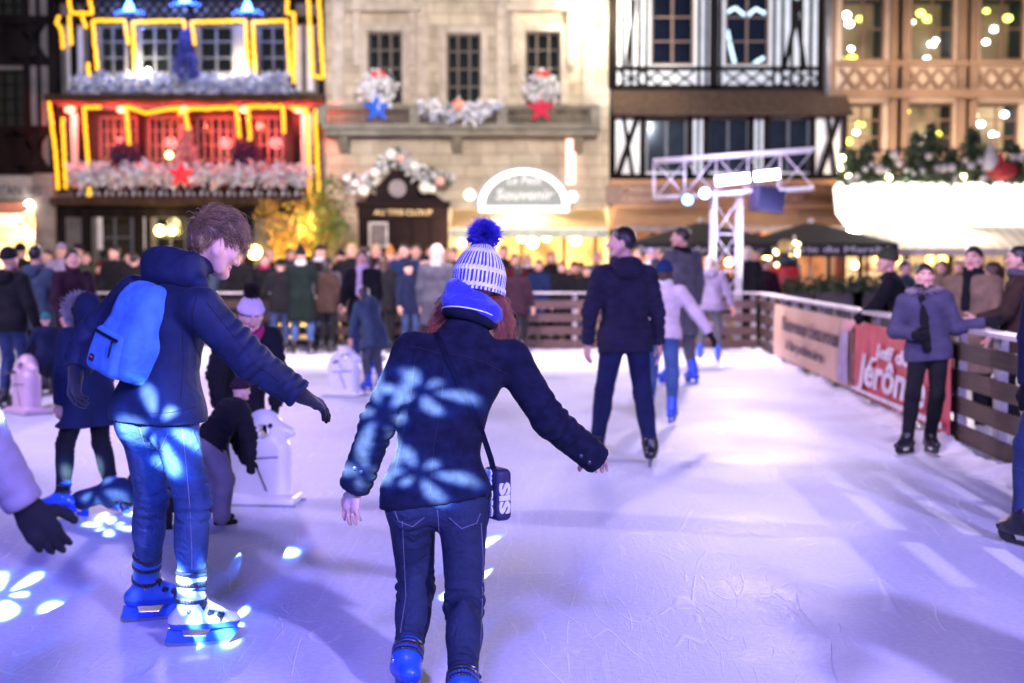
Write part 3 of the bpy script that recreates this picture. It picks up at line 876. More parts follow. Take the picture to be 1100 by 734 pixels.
# moonlit city glow: the same direction as the sky's sun, as weak as the night asks for
sd = Vector((math.sin(math.radians(200))*math.cos(math.radians(24)), math.cos(math.radians(200))*math.cos(math.radians(24)), math.sin(math.radians(24))))
lamp('moon', 'SUN', sd*50, (0,0,0), .06, (.9,.85,1.0), 12)

lamp('rink_flood_behind', 'SPOT', (5.1,-3.8,5.3), (1.5,11,0), 5200, (.44,.37,1.0), .22, 75, .5)
lamp('blue_fill', 'SPOT', (-1.0,-3.5,8.0), (1.2,7.5,0), 3400, (.22,.16,1.0), .8, 80, .6)  # added fill that turns the near ice and its shadows blue
lamp('rink_flood_left', 'SPOT', (-9.5,12,7), (1,16,0), 2500, (.70,.55,1.0), 1.6, 84, .6)
lamp('rink_flood_truss', 'SPOT', (4.3,27.0,5.0), (0.5,15,0), 1600, (.84,.68,1.0), .25, 100, .5)
lamp('rink_flood_far', 'SPOT', (-6,27.0,6.5), (0,19,0), 1500, (.95,.74,1.0), .4, 95, .5)
lamp('canopy_flood', 'SPOT', (9.5,30,5.2), (2,17,0), 2300, (1.0,.80,.96), 1.4, 66, .5)
lamp('stall_flood', 'SPOT', (8.8,6.0,4.4), (2.9,8.8,0), 900, (.95,.82,1.0), .05, 34, .7)
lamp('crowd_fill_a', 'SPOT', (-1,19,6.5), (0,30,1.2), 3000, (1.0,.80,.92), .4, 105, .6)  # crowd lamps are added fills with no fixture, to brighten the spectators
lamp('crowd_fill_b', 'SPOT', (-8,18,6.5), (-7,29,1.2), 2000, (1.0,.80,.86), .4, 100, .6)
lamp('crowd_fill_c', 'SPOT', (2.2,8,5.5), (5.5,16,1.2), 700, (.95,.74,1.0), .3, 80, .6)
lamp('facade_fill_a', 'SPOT', (1.5,16,8), (-.4,42,6.5), 19000, (1.0,.88,.72), .4, 27, .35)  # facade lamps are added, unseen fills that brighten the house fronts
lamp('facade_fill_b', 'SPOT', (6,16,8), (6.0,42,7.4), 17500, (.86,.92,1.0), .35, 18, .35)
lamp('facade_fill_c', 'SPOT', (-6,16,8), (-9.5,42,6), 7000, (.90,.88,1.0), .4, 30, .5)

# moving-head projector with a slide of petal flowers: each flower falls where the beam meets the ice or a coat
def gobo(loc, target, energy, spot, flowers):
    o = lamp('petal_projector', 'SPOT', loc, target, energy, (1,1,1), .018, spot, .25)
    l = o.data; l.use_nodes = True; nt = l.node_tree; N = nt.nodes; L = nt.links
    em = [n for n in N if n.type == 'EMISSION'][0]
    inv = np.array(o.rotation_euler.to_matrix()).T
    tc = N.new('ShaderNodeTexCoord'); sp = N.new('ShaderNodeSeparateXYZ'); L.new(tc.outputs['Normal'], sp.inputs[0])
    def M(op, a, b=None):
        n = N.new('ShaderNodeMath'); n.operation = op
        for i, v in enumerate((a, b)):
            if v is None: continue
            if isinstance(v, (int, float)): n.inputs[i].default_value = float(v)
            else: L.new(v, n.inputs[i])
        return n.outputs[0]
    u = M('DIVIDE', sp.outputs[0], sp.outputs[2]); v = M('DIVIDE', sp.outputs[1], sp.outputs[2])
    F = None; G = None
    for p, rad, rot, sq in flowers:
        d = inv@(np.asarray(p)-np.asarray(loc)); cu, cv = d[0]/d[2], d[1]/d[2]
        du = M('MULTIPLY', M('SUBTRACT', u, cu), 1/rad); dv = M('MULTIPLY', M('SUBTRACT', v, cv), sq/rad)
        r = M('SQRT', M('ADD', M('MULTIPLY', du, du), M('MULTIPLY', dv, dv))); an = M('ADD', M('ARCTAN2', dv, du), rot)
        pet = M('POWER', M('ABSOLUTE', M('COSINE', M('MULTIPLY', an, 3.0))), 2.6)
        ln = M('ADD', .70, M('MULTIPLY', M('COSINE', M('ADD', M('MULTIPLY', an, 2.0), .8)), .34))
        rr = M('DIVIDE', M('SUBTRACT', r, .10), ln)
        f = M('MULTIPLY', M('MAXIMUM', M('MULTIPLY', M('MULTIPLY', rr, M('SUBTRACT', 1.0, rr)), 4.0), 0), pet)
        g = M('MAXIMUM', M('SUBTRACT', 1.0, M('MULTIPLY', r, .85)), 0)
        F = f if F is None else M('MAXIMUM', F, f); G = g if G is None else M('MAXIMUM', G, g)
    core = M('MINIMUM', M('MAXIMUM', M('MULTIPLY', M('SUBTRACT', F, .34), 2.4), 0), 1)
    halo = M('MINIMUM', M('ADD', M('MULTIPLY', F, 1.6), M('MULTIPLY', G, .22)), 1)
    m1 = N.new('ShaderNodeMix'); m1.data_type = 'RGBA'; L.new(halo, m1.inputs[0]); m1.inputs[6].default_value = (.0002,.0012,.012,1); m1.inputs[7].default_value = (.003,.05,.30,1)
    mx = N.new('ShaderNodeMix'); mx.data_type = 'RGBA'; L.new(core, mx.inputs[0]); L.new(m1.outputs[2], mx.inputs[6]); mx.inputs[7].default_value = (.50,.78,1.0,1)
    L.new(mx.outputs[2], em.inputs['Color']); em.inputs['Strength'].default_value = 1
    return o
gobo((-1.5,-1.0,4.0), (-1.2,6.2,.45), 60000, 40, [(gnd(92,664), .036, .35, 1.0), (gnd(2,640), .032, .9, 1.0), (gnd(118,566), .02, .2, 1.3), (at(172,462,5.95), .032, .2, 1.0), (at(216,650,5.95), .026, .8, 1.0),
     (at(100,520,8.8), .026, .4, 1.0), (at(402,432,5.25), .032, 1.25, 1.0), (at(386,500,5.3), .020, .4, 1.2), (at(440,402,5.2), .035, .25, 2.0), (at(440,494,5.15), .034, .15, 1.7)])
lamp('blue_wash', 'SPOT', (-4.2,-2.2,4.2), (-2.4,5.2,0), 1500, (.05,.08,1.0), .2, 34, 1.0)  # second lamp added for the projector's blue spill at near left
lamp('head_fill', 'SPOT', (8.8,10.8,3.4), (-1.0,6.0,1.75), 2000, (1.0,.84,.84), .25, 11, .8)  # added narrow warm spot for the young man's face and hair

# ------------------------------------------------------------------ ice, pavement
def ice_mat():
    m, nt, b = _new('skated_ice'); N = nt.nodes; L = nt.links
    tc = N.new('ShaderNodeTexCoord')
    def noise(scale, st=(1,1,1), rot=0, det=4, dist=0):
        mp = N.new('ShaderNodeMapping'); mp.inputs['Scale'].default_value = st; mp.inputs['Rotation'].default_value = (0,0,rot)
        mp.vector_type = 'TEXTURE' if False else 'POINT'
        L.new(tc.outputs['Object'], mp.inputs[0]); n = N.new('ShaderNodeTexNoise'); n.inputs['Scale'].default_value = scale; n.inputs['Detail'].default_value = det
        n.inputs['Distortion'].default_value = dist
        L.new(mp.outputs[0], n.inputs['Vector']); return n.outputs[0]
    def mr(v, a, b_, c=0, d=1):
        n = N.new('ShaderNodeMapRange'); n.inputs['From Min'].default_value = a; n.inputs['From Max'].default_value = b_
        n.inputs['To Min'].default_value = c; n.inputs['To Max'].default_value = d; L.new(v, n.inputs['Value']); return n.outputs[0]
    def M(op, a, b_):
        n = N.new('ShaderNodeMath'); n.operation = op
        for i, v in enumerate((a, b_)):
            if isinstance(v, (int, float)): n.inputs[i].default_value = v
            else: L.new(v, n.inputs[i])
        return n.outputs[0]
    big = noise(.55, det=5); fine = noise(30, det=6); grain = noise(140, det=3)
    iso = None
    for k, (sc_, w_) in enumerate(((.55,.0022),(.8,.0028),(1.1,.003),(.7,.0024),(1.5,.004),(2.1,.005),(2.6,.006),(3.1,.007),(.95,.003))):
        mp = N.new('ShaderNodeMapping'); mp.inputs['Location'].default_value = (13.7*k, 7.1*k, 3.3*k); mp.inputs['Rotation'].default_value = (0,0,.9*k); mp.inputs['Scale'].default_value = (1,.22,1)
        L.new(tc.outputs['Object'], mp.inputs[0]); n_ = N.new('ShaderNodeTexNoise'); n_.inputs['Scale'].default_value = sc_; n_.inputs['Detail'].default_value = 0.6; L.new(mp.outputs[0], n_.inputs['Vector'])
        dist = M('ABSOLUTE', M('SUBTRACT', n_.outputs[0], .5), 0)
        line = mr(dist, w_*.15, w_*.6, 1, 0)
        brk = mr(noise(1.7+.3*k, (1,1,1), .5*k, 2), .48, .56)
        line = M('MULTIPLY', line, brk); iso = line if iso is None else M('MAXIMUM', iso, line)
    vo = N.new('ShaderNodeTexVoronoi'); vo.inputs['Scale'].default_value = 9; L.new(tc.outputs['Object'], vo.inputs['Vector'])
    crumb = M('MULTIPLY', mr(vo.outputs['Distance'], .05, .13, 1, 0), mr(noise(.9), .5, .6))
    iso = M('MAXIMUM', iso, crumb)
    scr = None
    for sc_, rot, th in ((1.0,.5,.63),(1.2,1.15,.64),(.9,2.2,.635),(1.4,2.75,.65),(1.1,-.2,.64)):
        q = mr(noise(1.0, (18*sc_,1.3*sc_,1), rot, 4, 1.1), th+.012, th+.05)
        scr = q if scr is None else M('MAXIMUM', scr, q)
    cr = N.new('ShaderNodeValToRGB'); cr.color_ramp.elements[0].position = .32; cr.color_ramp.elements[0].color = (.46,.50,.62,1)
    cr.color_ramp.elements[1].position = .66; cr.color_ramp.elements[1].color = (.74,.76,.82,1)
    L.new(M('ADD', M('MULTIPLY', big, .6), M('MULTIPLY', fine, .4)), cr.inputs[0])
    mx = N.new('ShaderNodeMix'); mx.data_type = 'RGBA'; L.new(M('MAXIMUM', M('MULTIPLY', scr, .14), M('MULTIPLY', iso, .5)), mx.inputs[0]); L.new(cr.outputs[0], mx.inputs[6]); mx.inputs[7].default_value = (.88,.9,.94,1)
    L.new(mx.outputs[2], b.inputs['Base Color'])
    L.new(mr(M('ADD', big, M('MULTIPLY', fine, .5)), .45, 1.0, .34, .72), b.inputs['Roughness'])
    b.inputs['Specular IOR Level'].default_value = .16
    bp = N.new('ShaderNodeBump'); bp.inputs['Strength'].default_value = .55; bp.inputs['Distance'].default_value = .012
    hgt = M('ADD', M('ADD', M('MULTIPLY', fine, .35), M('MULTIPLY', grain, .22)), M('MAXIMUM', M('MULTIPLY', scr, .08), M('MULTIPLY', iso, .3)))
    L.new(hgt, bp.inputs['Height']); L.new(bp.outputs[0], b.inputs['Normal'])
    return m
RX0, RX1, RY0, RY1 = -11.0, 4.6, -8.0, 25.9
def fx(Y): return 3.82+(Y-10.8)*.0415           # inner face of the right-hand fence
mb = MB(); mb.box(RX0, 4.75, RY0, RY1+.1, -.08, 0)
tag(mb.build('ice_rink', [ice_mat()]), kind='structure')
pav = mat('paving', (.16,.145,.14), .7, 0, .35, 3, .4, 25, .01)
mb = MB(); mb.box(-90, 90, -60, 130, -.4, -.084)
tag(mb.build('pavement', [pav]), kind='structure')
# ------------------------------------------------------------------ the fence round the ice
plank = mat('dark_plank', (.045,.022,.016), .6, 0, .45, 5, .5, 40, .008, .4, 0, (.35,.35,7))
plank2 = mat('plum_plank', (.10,.055,.05), .6, 0, .4, 5, .5, 40, .008, .4, 0, (.35,.35,7))
railm = mat('pale_rail', (.50,.46,.44), .5, 0, .25, 5, .3, 30)
postm = mat('pale_post', (.42,.38,.36), .6, 0, .3, 8, .3, 30)
def fence(label, A, B, inward, pm, n, pw=.085):
    """A..B on the ground, n bays; boards on the side `inward` points to"""
    A = np.asarray(A, float); B = np.asarray(B, float); d = (B-A); L = np.linalg.norm(d); u = d/L; inn = nrm(inward)
    t = empty('rink_fence', (A+B)/2, label, 'fence', 'fences round the ice rink')
    for i in range(n):
        a = A+u*(L*i/n+.004); b = A+u*(L*(i+1)/n-.004)
        mb = MB()
        for k in range(4):
            z = .13+k*.238
            j = random.uniform(-.006, .006)
            mb.bar(a+UP*(z+j), b+UP*(z-j), .15, .028, side=UP)
        mb.build('board_panel', [pm], t)
        mb = MB(); mb.bar(a+UP*1.055+inn*.03, b+UP*1.055+inn*.03, .19, .035, side=inn); mb.build('top_rail', [railm], t)
    for i in range(n+1):
        p = A+u*min(max(L*i/n, .03), L-.03)-inn*.06
        mb = MB(); mb.bar(p+UP*-.08, p+UP*1.035, pw, .075, side=u); mb.build('post', [postm], t)
    return t
fence('dark slatted fence across the far left end of the ice', (-11,25.8,0), (-.55,25.8,0), (0,-1,0), plank, 5)
fence('pale plum slatted fence at the far end of the ice, right half', (-.5,25.8,0), (4.42,25.8,0), (0,-1,0), plank2, 3)
rf = fence('long dark slatted fence down the right side carrying the banners', (fx(25.75)+.05,25.72,0), (fx(2)+.05,2,0), (-1,.04,0), plank, 20, .15)
rf['group'] = ''; del rf['group']
# banners tied to the inner face
def banner(label, Y0, Y1, base, z0=.10, z1=.93, sag=.012):
    n = 48; V = []; F = []; t = empty('banner', ((fx(Y0)+fx(Y1))/2, (Y0+Y1)/2, 0), label, 'banner')
    for side in (0, 1):
        for i in range(n+1):
            for j in range(7):
                Y = Y0+(Y1-Y0)*i/n; z = z0+(z1-z0)*j/6
                bul = sag*(math.sin(i*1.3+j*.6)+.6*math.sin(i*.47+2)-1.4)*math.sin(PI*j/6+.2)
                V.append((fx(Y)-.022+bul+side*.004, Y, z))
    m = (n+1)*7
    for i in range(n):
        for j in range(6):
            a = i*7+j; F.append((a, a+7, a+8, a+1)); F.append((m+a, m+a+1, m+a+8, m+a+7))
    mesh_obj('cloth', np.array(V), F, base, t, None, True)
    return t
cream = mat('banner_cream', (.62,.40,.27), .55, 0, .12, 1.5); redb = mat('banner_red', (.60,.07,.09), .5, 0, .2, 1.5)
ink = mat('banner_ink', (.06,.03,.05), .6); wht = mat('banner_white', (.75,.70,.72), .6); lil = mat('banner_lilac', (.50,.40,.55), .6)
b1 = banner('cream banner reading Bienvenue chez vous on the right-hand rink fence', 16.9, 23.4, cream)
sd_ = V3(-.0415*0-.04, -1, 0); 
def on_banner(txt, size, Yc, z, m, par, width, bold=.0, shear=0):
    rgt = nrm(V3(fx(10)-fx(11), -1, 0)); return lettering(txt, size, V3(fx(Yc)-.075, Yc, z), rgt, UP, m, par, .003, bold, width, shear)
on_banner('Bienvenue chez vous', .30, 19.9, .66, ink, b1, 4.6, .008)
on_banner('à la patinoire', .22, 20.2, .36, ink, b1, 3.2, .004)
mb = MB(); mb.prism([(fx(y)-.07, y, z) for y, z in ((17.6,.15),(16.95,.15),(16.95,.9),(17.2,.9),(17.5,.6))], (1,0,0), .003); mb.build('swash', [lil], b1)
b2 = banner('red banner with white script beside the girl leaning on the rink fence', 12.5, 16.75, redb)
on_banner('Jeff de', .2, 14.6, .66, wht, b2, 1.6, .006, .2); on_banner('Jérôme', .48, 14.75, .40, wht, b2, 3.2, .012, .25)
mb = MB(); mb.prism([(fx(y)-.072, y, z) for y, z in ((16.7,.14),(12.6,.14),(12.6,.2),(14.6,.19),(16.7,.17))], (1,0,0), .003); mb.build('swash', [wht], b2)
# shaved snow heaped at the foot of the boards
snowm = mat('shaved_snow', (.78,.78,.82), .8, 0, .08, 8, .7, 40, .02, .3)
def snow(pts, wd, ht, seed):
    q = np.random.default_rng(seed); V = []; F = []; n = len(pts); mcols = 9
    for i, (p, inn) in enumerate(pts):
        wv = wd*(.75+.25*math.sin(i*.31+seed)*math.sin(i*.13)+.08*q.normal()); hv = ht*max(.2, .6+.35*math.sin(i*.27+seed*2)+.1*math.sin(i*.9)+.07*q.normal())
        for j in range(mcols):
            t = j/(mcols-1); h = hv*math.exp(-(t*2.4)**2)*(1+.12*q.normal())-.02*t
            V.append(np.asarray(p)+np.asarray(inn)*max(.05, wv)*t+UP*(h+.003 if j < mcols-1 else -.015)+q.normal(size=3)*.006)
    for i in range(n-1):
        for j in range(mcols-1):
            a = i*mcols+j; F.append((a, a+1, a+mcols+1, a+mcols))
    return np.array(V), F
V1, F1 = snow([((fx(y)-.005, y, 0), (-1,0,0)) for y in np.arange(3, 25.6, .09)], .6, .085, 2)
V2, F2 = snow([((x, 25.72, 0), (0,-1,0)) for x in np.arange(-10.8, 4.4, .12)], .5, .10, 5)
F = F1+[tuple(i+len(V1) for i in f) for f in F2]
tag(mesh_obj('snow', np.concatenate([V1,V2]), F, snowm, None, None, True), 'shaved snow heaped along the foot of the rink fence', 'snow', kind='stuff')

# ------------------------------------------------------------------ lighting truss behind the corner of the rink
alu = mat('aluminium', (.68,.67,.72), .45, .35, .1, 20)
ts = empty('lighting_truss', (4.15,27.6,0), 'aluminium lattice truss tower with a crossbeam of lamps behind the rink corner', 'truss')
def lattice(a, b, w, e1, e2, step, name, r=.027):
    a = np.asarray(a, float); b = np.asarray(b, float); e1 = nrm(e1)*w/2; e2 = nrm(e2)*w/2; mb = MB(); L = np.linalg.norm(b-a); n = max(2, int(L/step))
    C = [e1+e2, -e1+e2, -e1-e2, e1-e2]
    for c in C: mb.tube([a+c, b+c], r, 8)
    for i in range(n):
        p, q = a+(b-a)*i/n, a+(b-a)*(i+1)/n
        for k in range(4):
            c, c2 = C[k], C[(k+1)%4]
            mb.tube([p+c, q+c2] if i % 2 else [p+c2, q+c], r*.3, 5)
            mb.tube([p+c, p+c2], r*.3, 5)
    return mb.build(name, [alu], ts, True)
tz = lambda py, Y=27.6: at(0, py, Y)[2]; tx = lambda px, Y=27.6: at(px, 0, Y)[0]
lattice((tx(782),27.6,0), (tx(782),27.6,tz(212)), .50, (1,0,0), (0,1,0), .62, 'tower', .034)
lattice((tx(706),28.0,(tz(170)+tz(214))/2), (tx(868),27.0,(tz(160)+tz(208))/2), .72, (0,0,1), (.15,1,0), .55, 'crossbeam', .03)
mb = MB(); mb.box(tx(782)-.4, tx(782)+.4, 27.2, 28.0, -.08, -.02); mb.build('base_plate', [alu], ts)
blackm = mat('matt_black', (.012,.012,.016), .5, 0, .2, 20); lensw = emat('lens_white', (.80,.86,1.0), 4); lensb = emat('lens_blue', (.25,.65,1.0), 3); ledw = emat('led_bar', (.80,.78,1.0), 9)
def spotlight(label, c, d, r, lens):
    t = empty('stage_light', c, label, 'stage light', 'stage lamps hung from the truss'); c = np.asarray(c, float); d = nrm(d)
    mb = MB(); mb.tube([c-d*.2, c-d*.16, c+d*.02, c+d*.06], [r*.5, r*.85, r, r*1.08], 16); mb.build('lamp_body', [blackm], t, True)
    mb = MB(); mb.tube([c+d*.052, c+d*.068], r*.86, 16); mb.build('lens', [lens], t)
    s = nrm(np.cross(d, UP)); mb = MB()
    mb.tube([c-s*r*1.2-d*.05, c-s*r*1.2+UP*r*1.7-d*.05, c+s*r*1.2+UP*r*1.7-d*.05, c+s*r*1.2-d*.05], .012, 6)
    mb.tube([c+UP*r*1.7-d*.05, c+UP*r*2.4-d*.05], .015, 6); mb.build('yoke', [blackm], t, True)
    return t
spotlight('round stage lamp with cyan lens, the lower one under the truss crossbeam', at(739,214,27.3), (-.2,-1,-.25), .12, lensb)
spotlight('round stage lamp with white lens, nearer the tower under the truss crossbeam', at(757,207,27.3), (-.1,-1,-.25), .12, lensw)
for px0, px1, py0, py1, nm in ((767,806,195,191,'left'),(808,838,190,187,'right')):
    a = at(px0, py0, 27.0); b = at(px1, py1, 26.9); t = empty('led_batten', (a+b)/2, 'blinding white lamp bar on the truss crossbeam, %s' % ('over the tower' if nm == 'left' else 'over the loudspeaker'), 'lamp bar', 'stage lamps hung from the truss')
    mb = MB(); mb.bar(a, b, .24, .12, side=UP); mb.build('housing', [blackm], t)
    mb = MB(); mb.bar(a+V3(.03,-.066,0), b+V3(-.03,-.066,0), .17, .012, side=UP); mb.build('lens', [ledw], t)
sp_ = empty('loudspeaker', at(824,214,27.0), 'dark blue-black loudspeaker slung below the right end of the truss crossbeam', 'loudspeaker')
cc = at(824,214,27.0); Rr = np.array(Matrix.Rotation(.12, 3, 'Y') @ Matrix.Rotation(.25, 3, 'Z'))
V, F = volume([rbox(cc, (.29,.2,.24), Rr, .03, .01)], .02); mesh_obj('cabinet', V, F, mat('speaker_blue', (.006,.007,.05), .5), sp_, None, True)
mb = MB(); mb.bar(cc+Rr@V3(-.25,-.21,0), cc+Rr@V3(.25,-.21,0), .42, .012, side=UP); mb.build('grille', [mat('speaker_grille', (.008,.01,.06), .6, .3, .4, 90, .6, 200)], sp_)
mb = MB(); mb.tube([cc+V3(-.2,0,.22), cc+V3(-.2,0,.45)], .015, 6); mb.tube([cc+V3(.2,0,.22), cc+V3(.2,0,.45)], .015, 6); mb.build('hanger', [alu], sp_)

for px, py, e in ((770,192,70),(745,200,40)):
    c = at(px, py, 26.4); lamp('truss_glow', 'POINT', c, (0,0,0), e, (.62,.50,1.0), .15)
lamp('truss_tower_fill', 'SPOT', (6.4,23.4,.3), (tx(782),27.5,2.4), 1500, (.85,.78,1.0), .1, 24, .5)  # added unseen spot that brightens the tower
lamp('truss_beam_fill', 'SPOT', (6.8,22.5,.3), (tx(785),27.5,3.4), 700, (.80,.72,1.0), .1, 32, .5)  # likewise added, for the crossbeam
# ------------------------------------------------------------------ house fronts across the square
FY = 42.0
X = lambda px, Y=FY: at(px, 280, Y)[0]
Zz = lambda py, Y=FY: at(550, py, Y)[2]
ZG = -.084
timber = mat('black_timber', (.010,.008,.008), .9, 0, .5, 4, .5, 30, .01, .05, 0, (1,1,.2))
timber_b = mat('brown_timber', (.05,.028,.018), .85, 0, .4, 4, .5, 30, .01, .1, 0, (1,1,.2))
plaster = mat('white_plaster', (.50,.49,.47), .9, 0, .15, 2, .4, 20, .01)
plaster_d = mat('grey_plaster', (.16,.145,.14), .9, 0, .25, 2, .4, 20, .01)
slate = mat('slate_grey', (.055,.06,.075), .6, 0, .3, 3)
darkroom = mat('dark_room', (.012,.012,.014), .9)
GL = glass()
def walls(mb, x0, x1, z0, z1, holes, y0, y1, m=0):
    xs = sorted({x0, x1}|{h[0] for h in holes}|{h[1] for h in holes}); zs = sorted({z0, z1}|{h[2] for h in holes}|{h[3] for h in holes})
    xs = [a for a in xs if x0 <= a <= x1]; zs = [a for a in zs if z0 <= a <= z1]
    for j in range(len(zs)-1):
        run = None
        for i in range(len(xs)-1):
            cx, cz = (xs[i]+xs[i+1])/2, (zs[j]+zs[j+1])/2
            solid = not any(h[0] < cx < h[1] and h[2] < cz < h[3] for h in holes)
            if solid: run = (run[0] if run else xs[i], xs[i+1])
            if (not solid or i == len(xs)-2) and run:
                mb.box(run[0], run[1], y0, y1, zs[j], zs[j+1], m); run = None
    return mb
def window(parent, h, y, fm, nx=2, nz=3, fw_=.07, back=None, depth=.9, bulbs=(), pane=None, mun=.035, sill=None):
    """a glazed opening h=(x0,x1,z0,z1) in a wall whose face is at y: frame, muntins, pane, the room behind"""
    x0, x1, z0, z1 = h; mb = MB(); yf = y+.09
    mb.box(x0, x0+fw_, yf, yf+.06, z0, z1); mb.box(x1-fw_, x1, yf, yf+.06, z0, z1)
    mb.box(x0+fw_, x1-fw_, yf, yf+.06, z0, z0+fw_); mb.box(x0+fw_, x1-fw_, yf, yf+.06, z1-fw_, z1)
    for i in range(1, nx): c = x0+(x1-x0)*i/nx; mb.box(c-mun, c+mun, yf+.004, yf+.052, z0+fw_, z1-fw_)
    for k in range(1, nz):
        c = z0+(z1-z0)*k/nz; mb.box(x0+fw_, x1-fw_, yf+.008, yf+.046, c-mun*.7, c+mun*.7)
    f = mb.build('window', [fm], parent)
    mb = MB(); mb.box(x0+fw_*.5, x1-fw_*.5, yf+.028, yf+.036, z0+fw_*.5, z1-fw_*.5); mb.build('pane', [pane or GL], f)
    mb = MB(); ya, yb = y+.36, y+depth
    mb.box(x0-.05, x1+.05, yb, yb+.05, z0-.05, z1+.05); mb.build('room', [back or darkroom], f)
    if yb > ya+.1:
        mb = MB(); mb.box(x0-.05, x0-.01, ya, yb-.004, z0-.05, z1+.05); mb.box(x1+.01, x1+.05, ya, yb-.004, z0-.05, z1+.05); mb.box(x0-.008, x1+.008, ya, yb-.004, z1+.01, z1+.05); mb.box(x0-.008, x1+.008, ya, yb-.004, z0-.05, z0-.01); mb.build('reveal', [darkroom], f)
    if sill: mb = MB(); mb.box(x0-.08, x1+.08, y-.12, y+.05, z0-.09, z0-.004); mb.build('sill', [sill], f)
    return f
_jit = [0]
def beam(mb, x0, z0, x1, z1, w, y, d=.08, m=0):
    _jit[0] = (_jit[0]+1) % 9
    yy = y-.012-_jit[0]*.0031
    mb.bar((x0, yy, z0), (x1, yy, z1), w, d, side=np.cross(V3(x1-x0,0,z1-z0), V3(0,1,0)), m=m)
def glow(name, loc, energy, col, size=.15): return lamp(name, 'POINT', loc, (0,0,0), energy, col, size)

# ---- far left: dark timber house with a lit shop ----------------------------------------
tl = empty('timber_house', (X(10),FY,0), 'dark timber-framed house at far left above a lit shopfront', 'house')
x0, x1 = X(-75), X(63.5)
holes = [(X(-5),X(31),Zz(138),Zz(75)), (X(-75),X(40),ZG,Zz(219)), (X(-5),X(31),Zz(18),Zz(-20))]
mb = MB(); walls(mb, x0, x1, ZG, Zz(-30), holes, FY, FY+.35); mb.build('wall', [plaster_d], tl)
mb = MB()
for py in (66, 22, 140, 183): beam(mb, x0, Zz(py), x1, Zz(py), .26, FY)
for px in (33, 46, 60): 
    beam(mb, X(px), Zz(186), X(px), Zz(-30), .2 if px != 46 else .11, FY)
for (a, b) in ((22,66),(140,183)):
    for i in range(9):
        xa = X(-12+i*5); beam(mb, xa, Zz(b), xa+.75, Zz(a), .09, FY); beam(mb, xa+.75, Zz(b), xa, Zz(a), .09, FY)
mb.build('timber_frame', [timber], tl)
window(tl, holes[0], FY, timber, 3, 4); window(tl, holes[2], FY, timber, 3, 3)
stonep = mat('stone_pier', (.20,.17,.155), .9, 0, .4, 2.5, .6, 14, .03)
mb = MB(); mb.box(X(40.5), X(62), FY-.25, FY-.01, ZG, Zz(187)); mb.build('pier', [stonep], tl)
mb = MB(); mb.box(x0, X(40), FY-.3, FY-.02, Zz(214), Zz(190)); sg = mb.build('sign_board', [mat('sign_grey', (.30,.29,.26), .6)], tl)
lettering('SAVEURS  D\'ANTAN  IRS', .42, (X(-12), FY-.31, Zz(206)), (1,0,0), UP, mat('sign_ink', (.05,.05,.05), .5), sg, .006, .004, 3.4)
shopwarm = emat('shop_glow', (1.0,.62,.25), 2.2, .5, 1.6)
mb = MB(); mb.box(x0, X(40), FY+2.2, FY+2.3, ZG, Zz(219)); mb.build('shop_interior', [shopwarm], tl)  # back wall glows by itself in place of the shop's lamplight
mb = MB(); mb.prism([(x0,FY-1.2,Zz(230)),(x0,FY-.05,Zz(216)),(x0,FY-.05,Zz(216)-.05),(x0,FY-1.2,Zz(230)-.05)], (1,0,0), X(40)-x0); mb.build('awning', [mat('awning_cream', (.65,.5,.3), .8)], tl)
glow('shop_lamp', (X(10),FY+.6,2.6), 260, (1,.7,.38))
lb = empty('wall_lamp', (X(37),FY-.3,Zz(221)), 'small bright white lamp over the shopfront at far left', 'lamp'); mb = MB(); mb.ball((X(37),FY-.35,Zz(221)), .13, 0); mb.build('globe', [emat('globe_hot', (1,.9,.75), 16)], lb, True)
mb = MB(); mb.tube([(X(37),FY-.35,Zz(221)+.1),(X(37),FY-.02,Zz(221)+.25)], .02, 6); mb.build('bracket', [blackm], lb)
for i, (px, py, c) in enumerate(((12,244,'red'),(24,252,'white'),(6,236,'white'),(30,240,'orange'))):
    cm_ = {'red':(.5,.05,.03),'white':(.7,.65,.6),'orange':(.6,.25,.05)}[c]
    t = empty('shop_parcel', (X(px),FY+1.2,Zz(py)), '%s parcel in the lit shop at far left, %s' % (c, ('below the awning','beside the pier','by the edge of the photo','under the lamp')[i]), 'parcel')
    mb = MB(); mb.box(X(px)-.2, X(px)+.2, FY+1.0, FY+1.4, Zz(py)-.18, Zz(py)+.18); mb.build('carton', [mat('parcel_'+c, cm_, .7)], t)
    mb = MB(); mb.box(X(px)-.21, X(px)+.21, FY+.99, FY+1.41, Zz(py)-.03, Zz(py)+.03); mb.build('ribbon', [mat('ribbon', (.5,.3,.1), .5)], t)
for z_ in (Zz(258), Zz(247), Zz(240)): pass
mb = MB()
for py in (250, 262, 238): mb.box(x0, X(39), FY+.95, FY+1.6, Zz(py)-.2-.03, Zz(py)-.2)
mb.build('shelves', [timber_b], tl)

# ---- restaurant with rope lights ---------------------------------------------------------
tr = empty('timber_house', (X(207),FY,0), 'timber-framed restaurant outlined in yellow rope lights with red-lit gallery', 'restaurant')
x0, x1 = X(64.5), X(350)
up = [(X(a),X(b),Zz(79),Zz(27)) for a, b in ((110,138),(153,200),(216,253),(280,310))]
lowg = (X(70), X(345), Zz(206), Zz(116))
gnd_h = [(X(104),X(142),ZG+.5,Zz(232)), (X(166),X(200),ZG+.5,Zz(232)), (X(215),X(262),ZG+.1,Zz(232))]
mb = MB(); walls(mb, x0, x1, ZG, Zz(-30), up+[lowg]+gnd_h, FY, FY+.35); mb.build('wall', [mat('aged_plaster', (.10,.09,.085), .9, 0, .3, 2, .4, 20)], tr)
for h in up: window(tr, h, FY, slate, 2 if h[1]-h[0] < 1.2 else 3, 3)
for h in gnd_h: window(tr, h, FY, slate, 2, 4, back=mat('dim_room', (.05,.03,.02), .9))
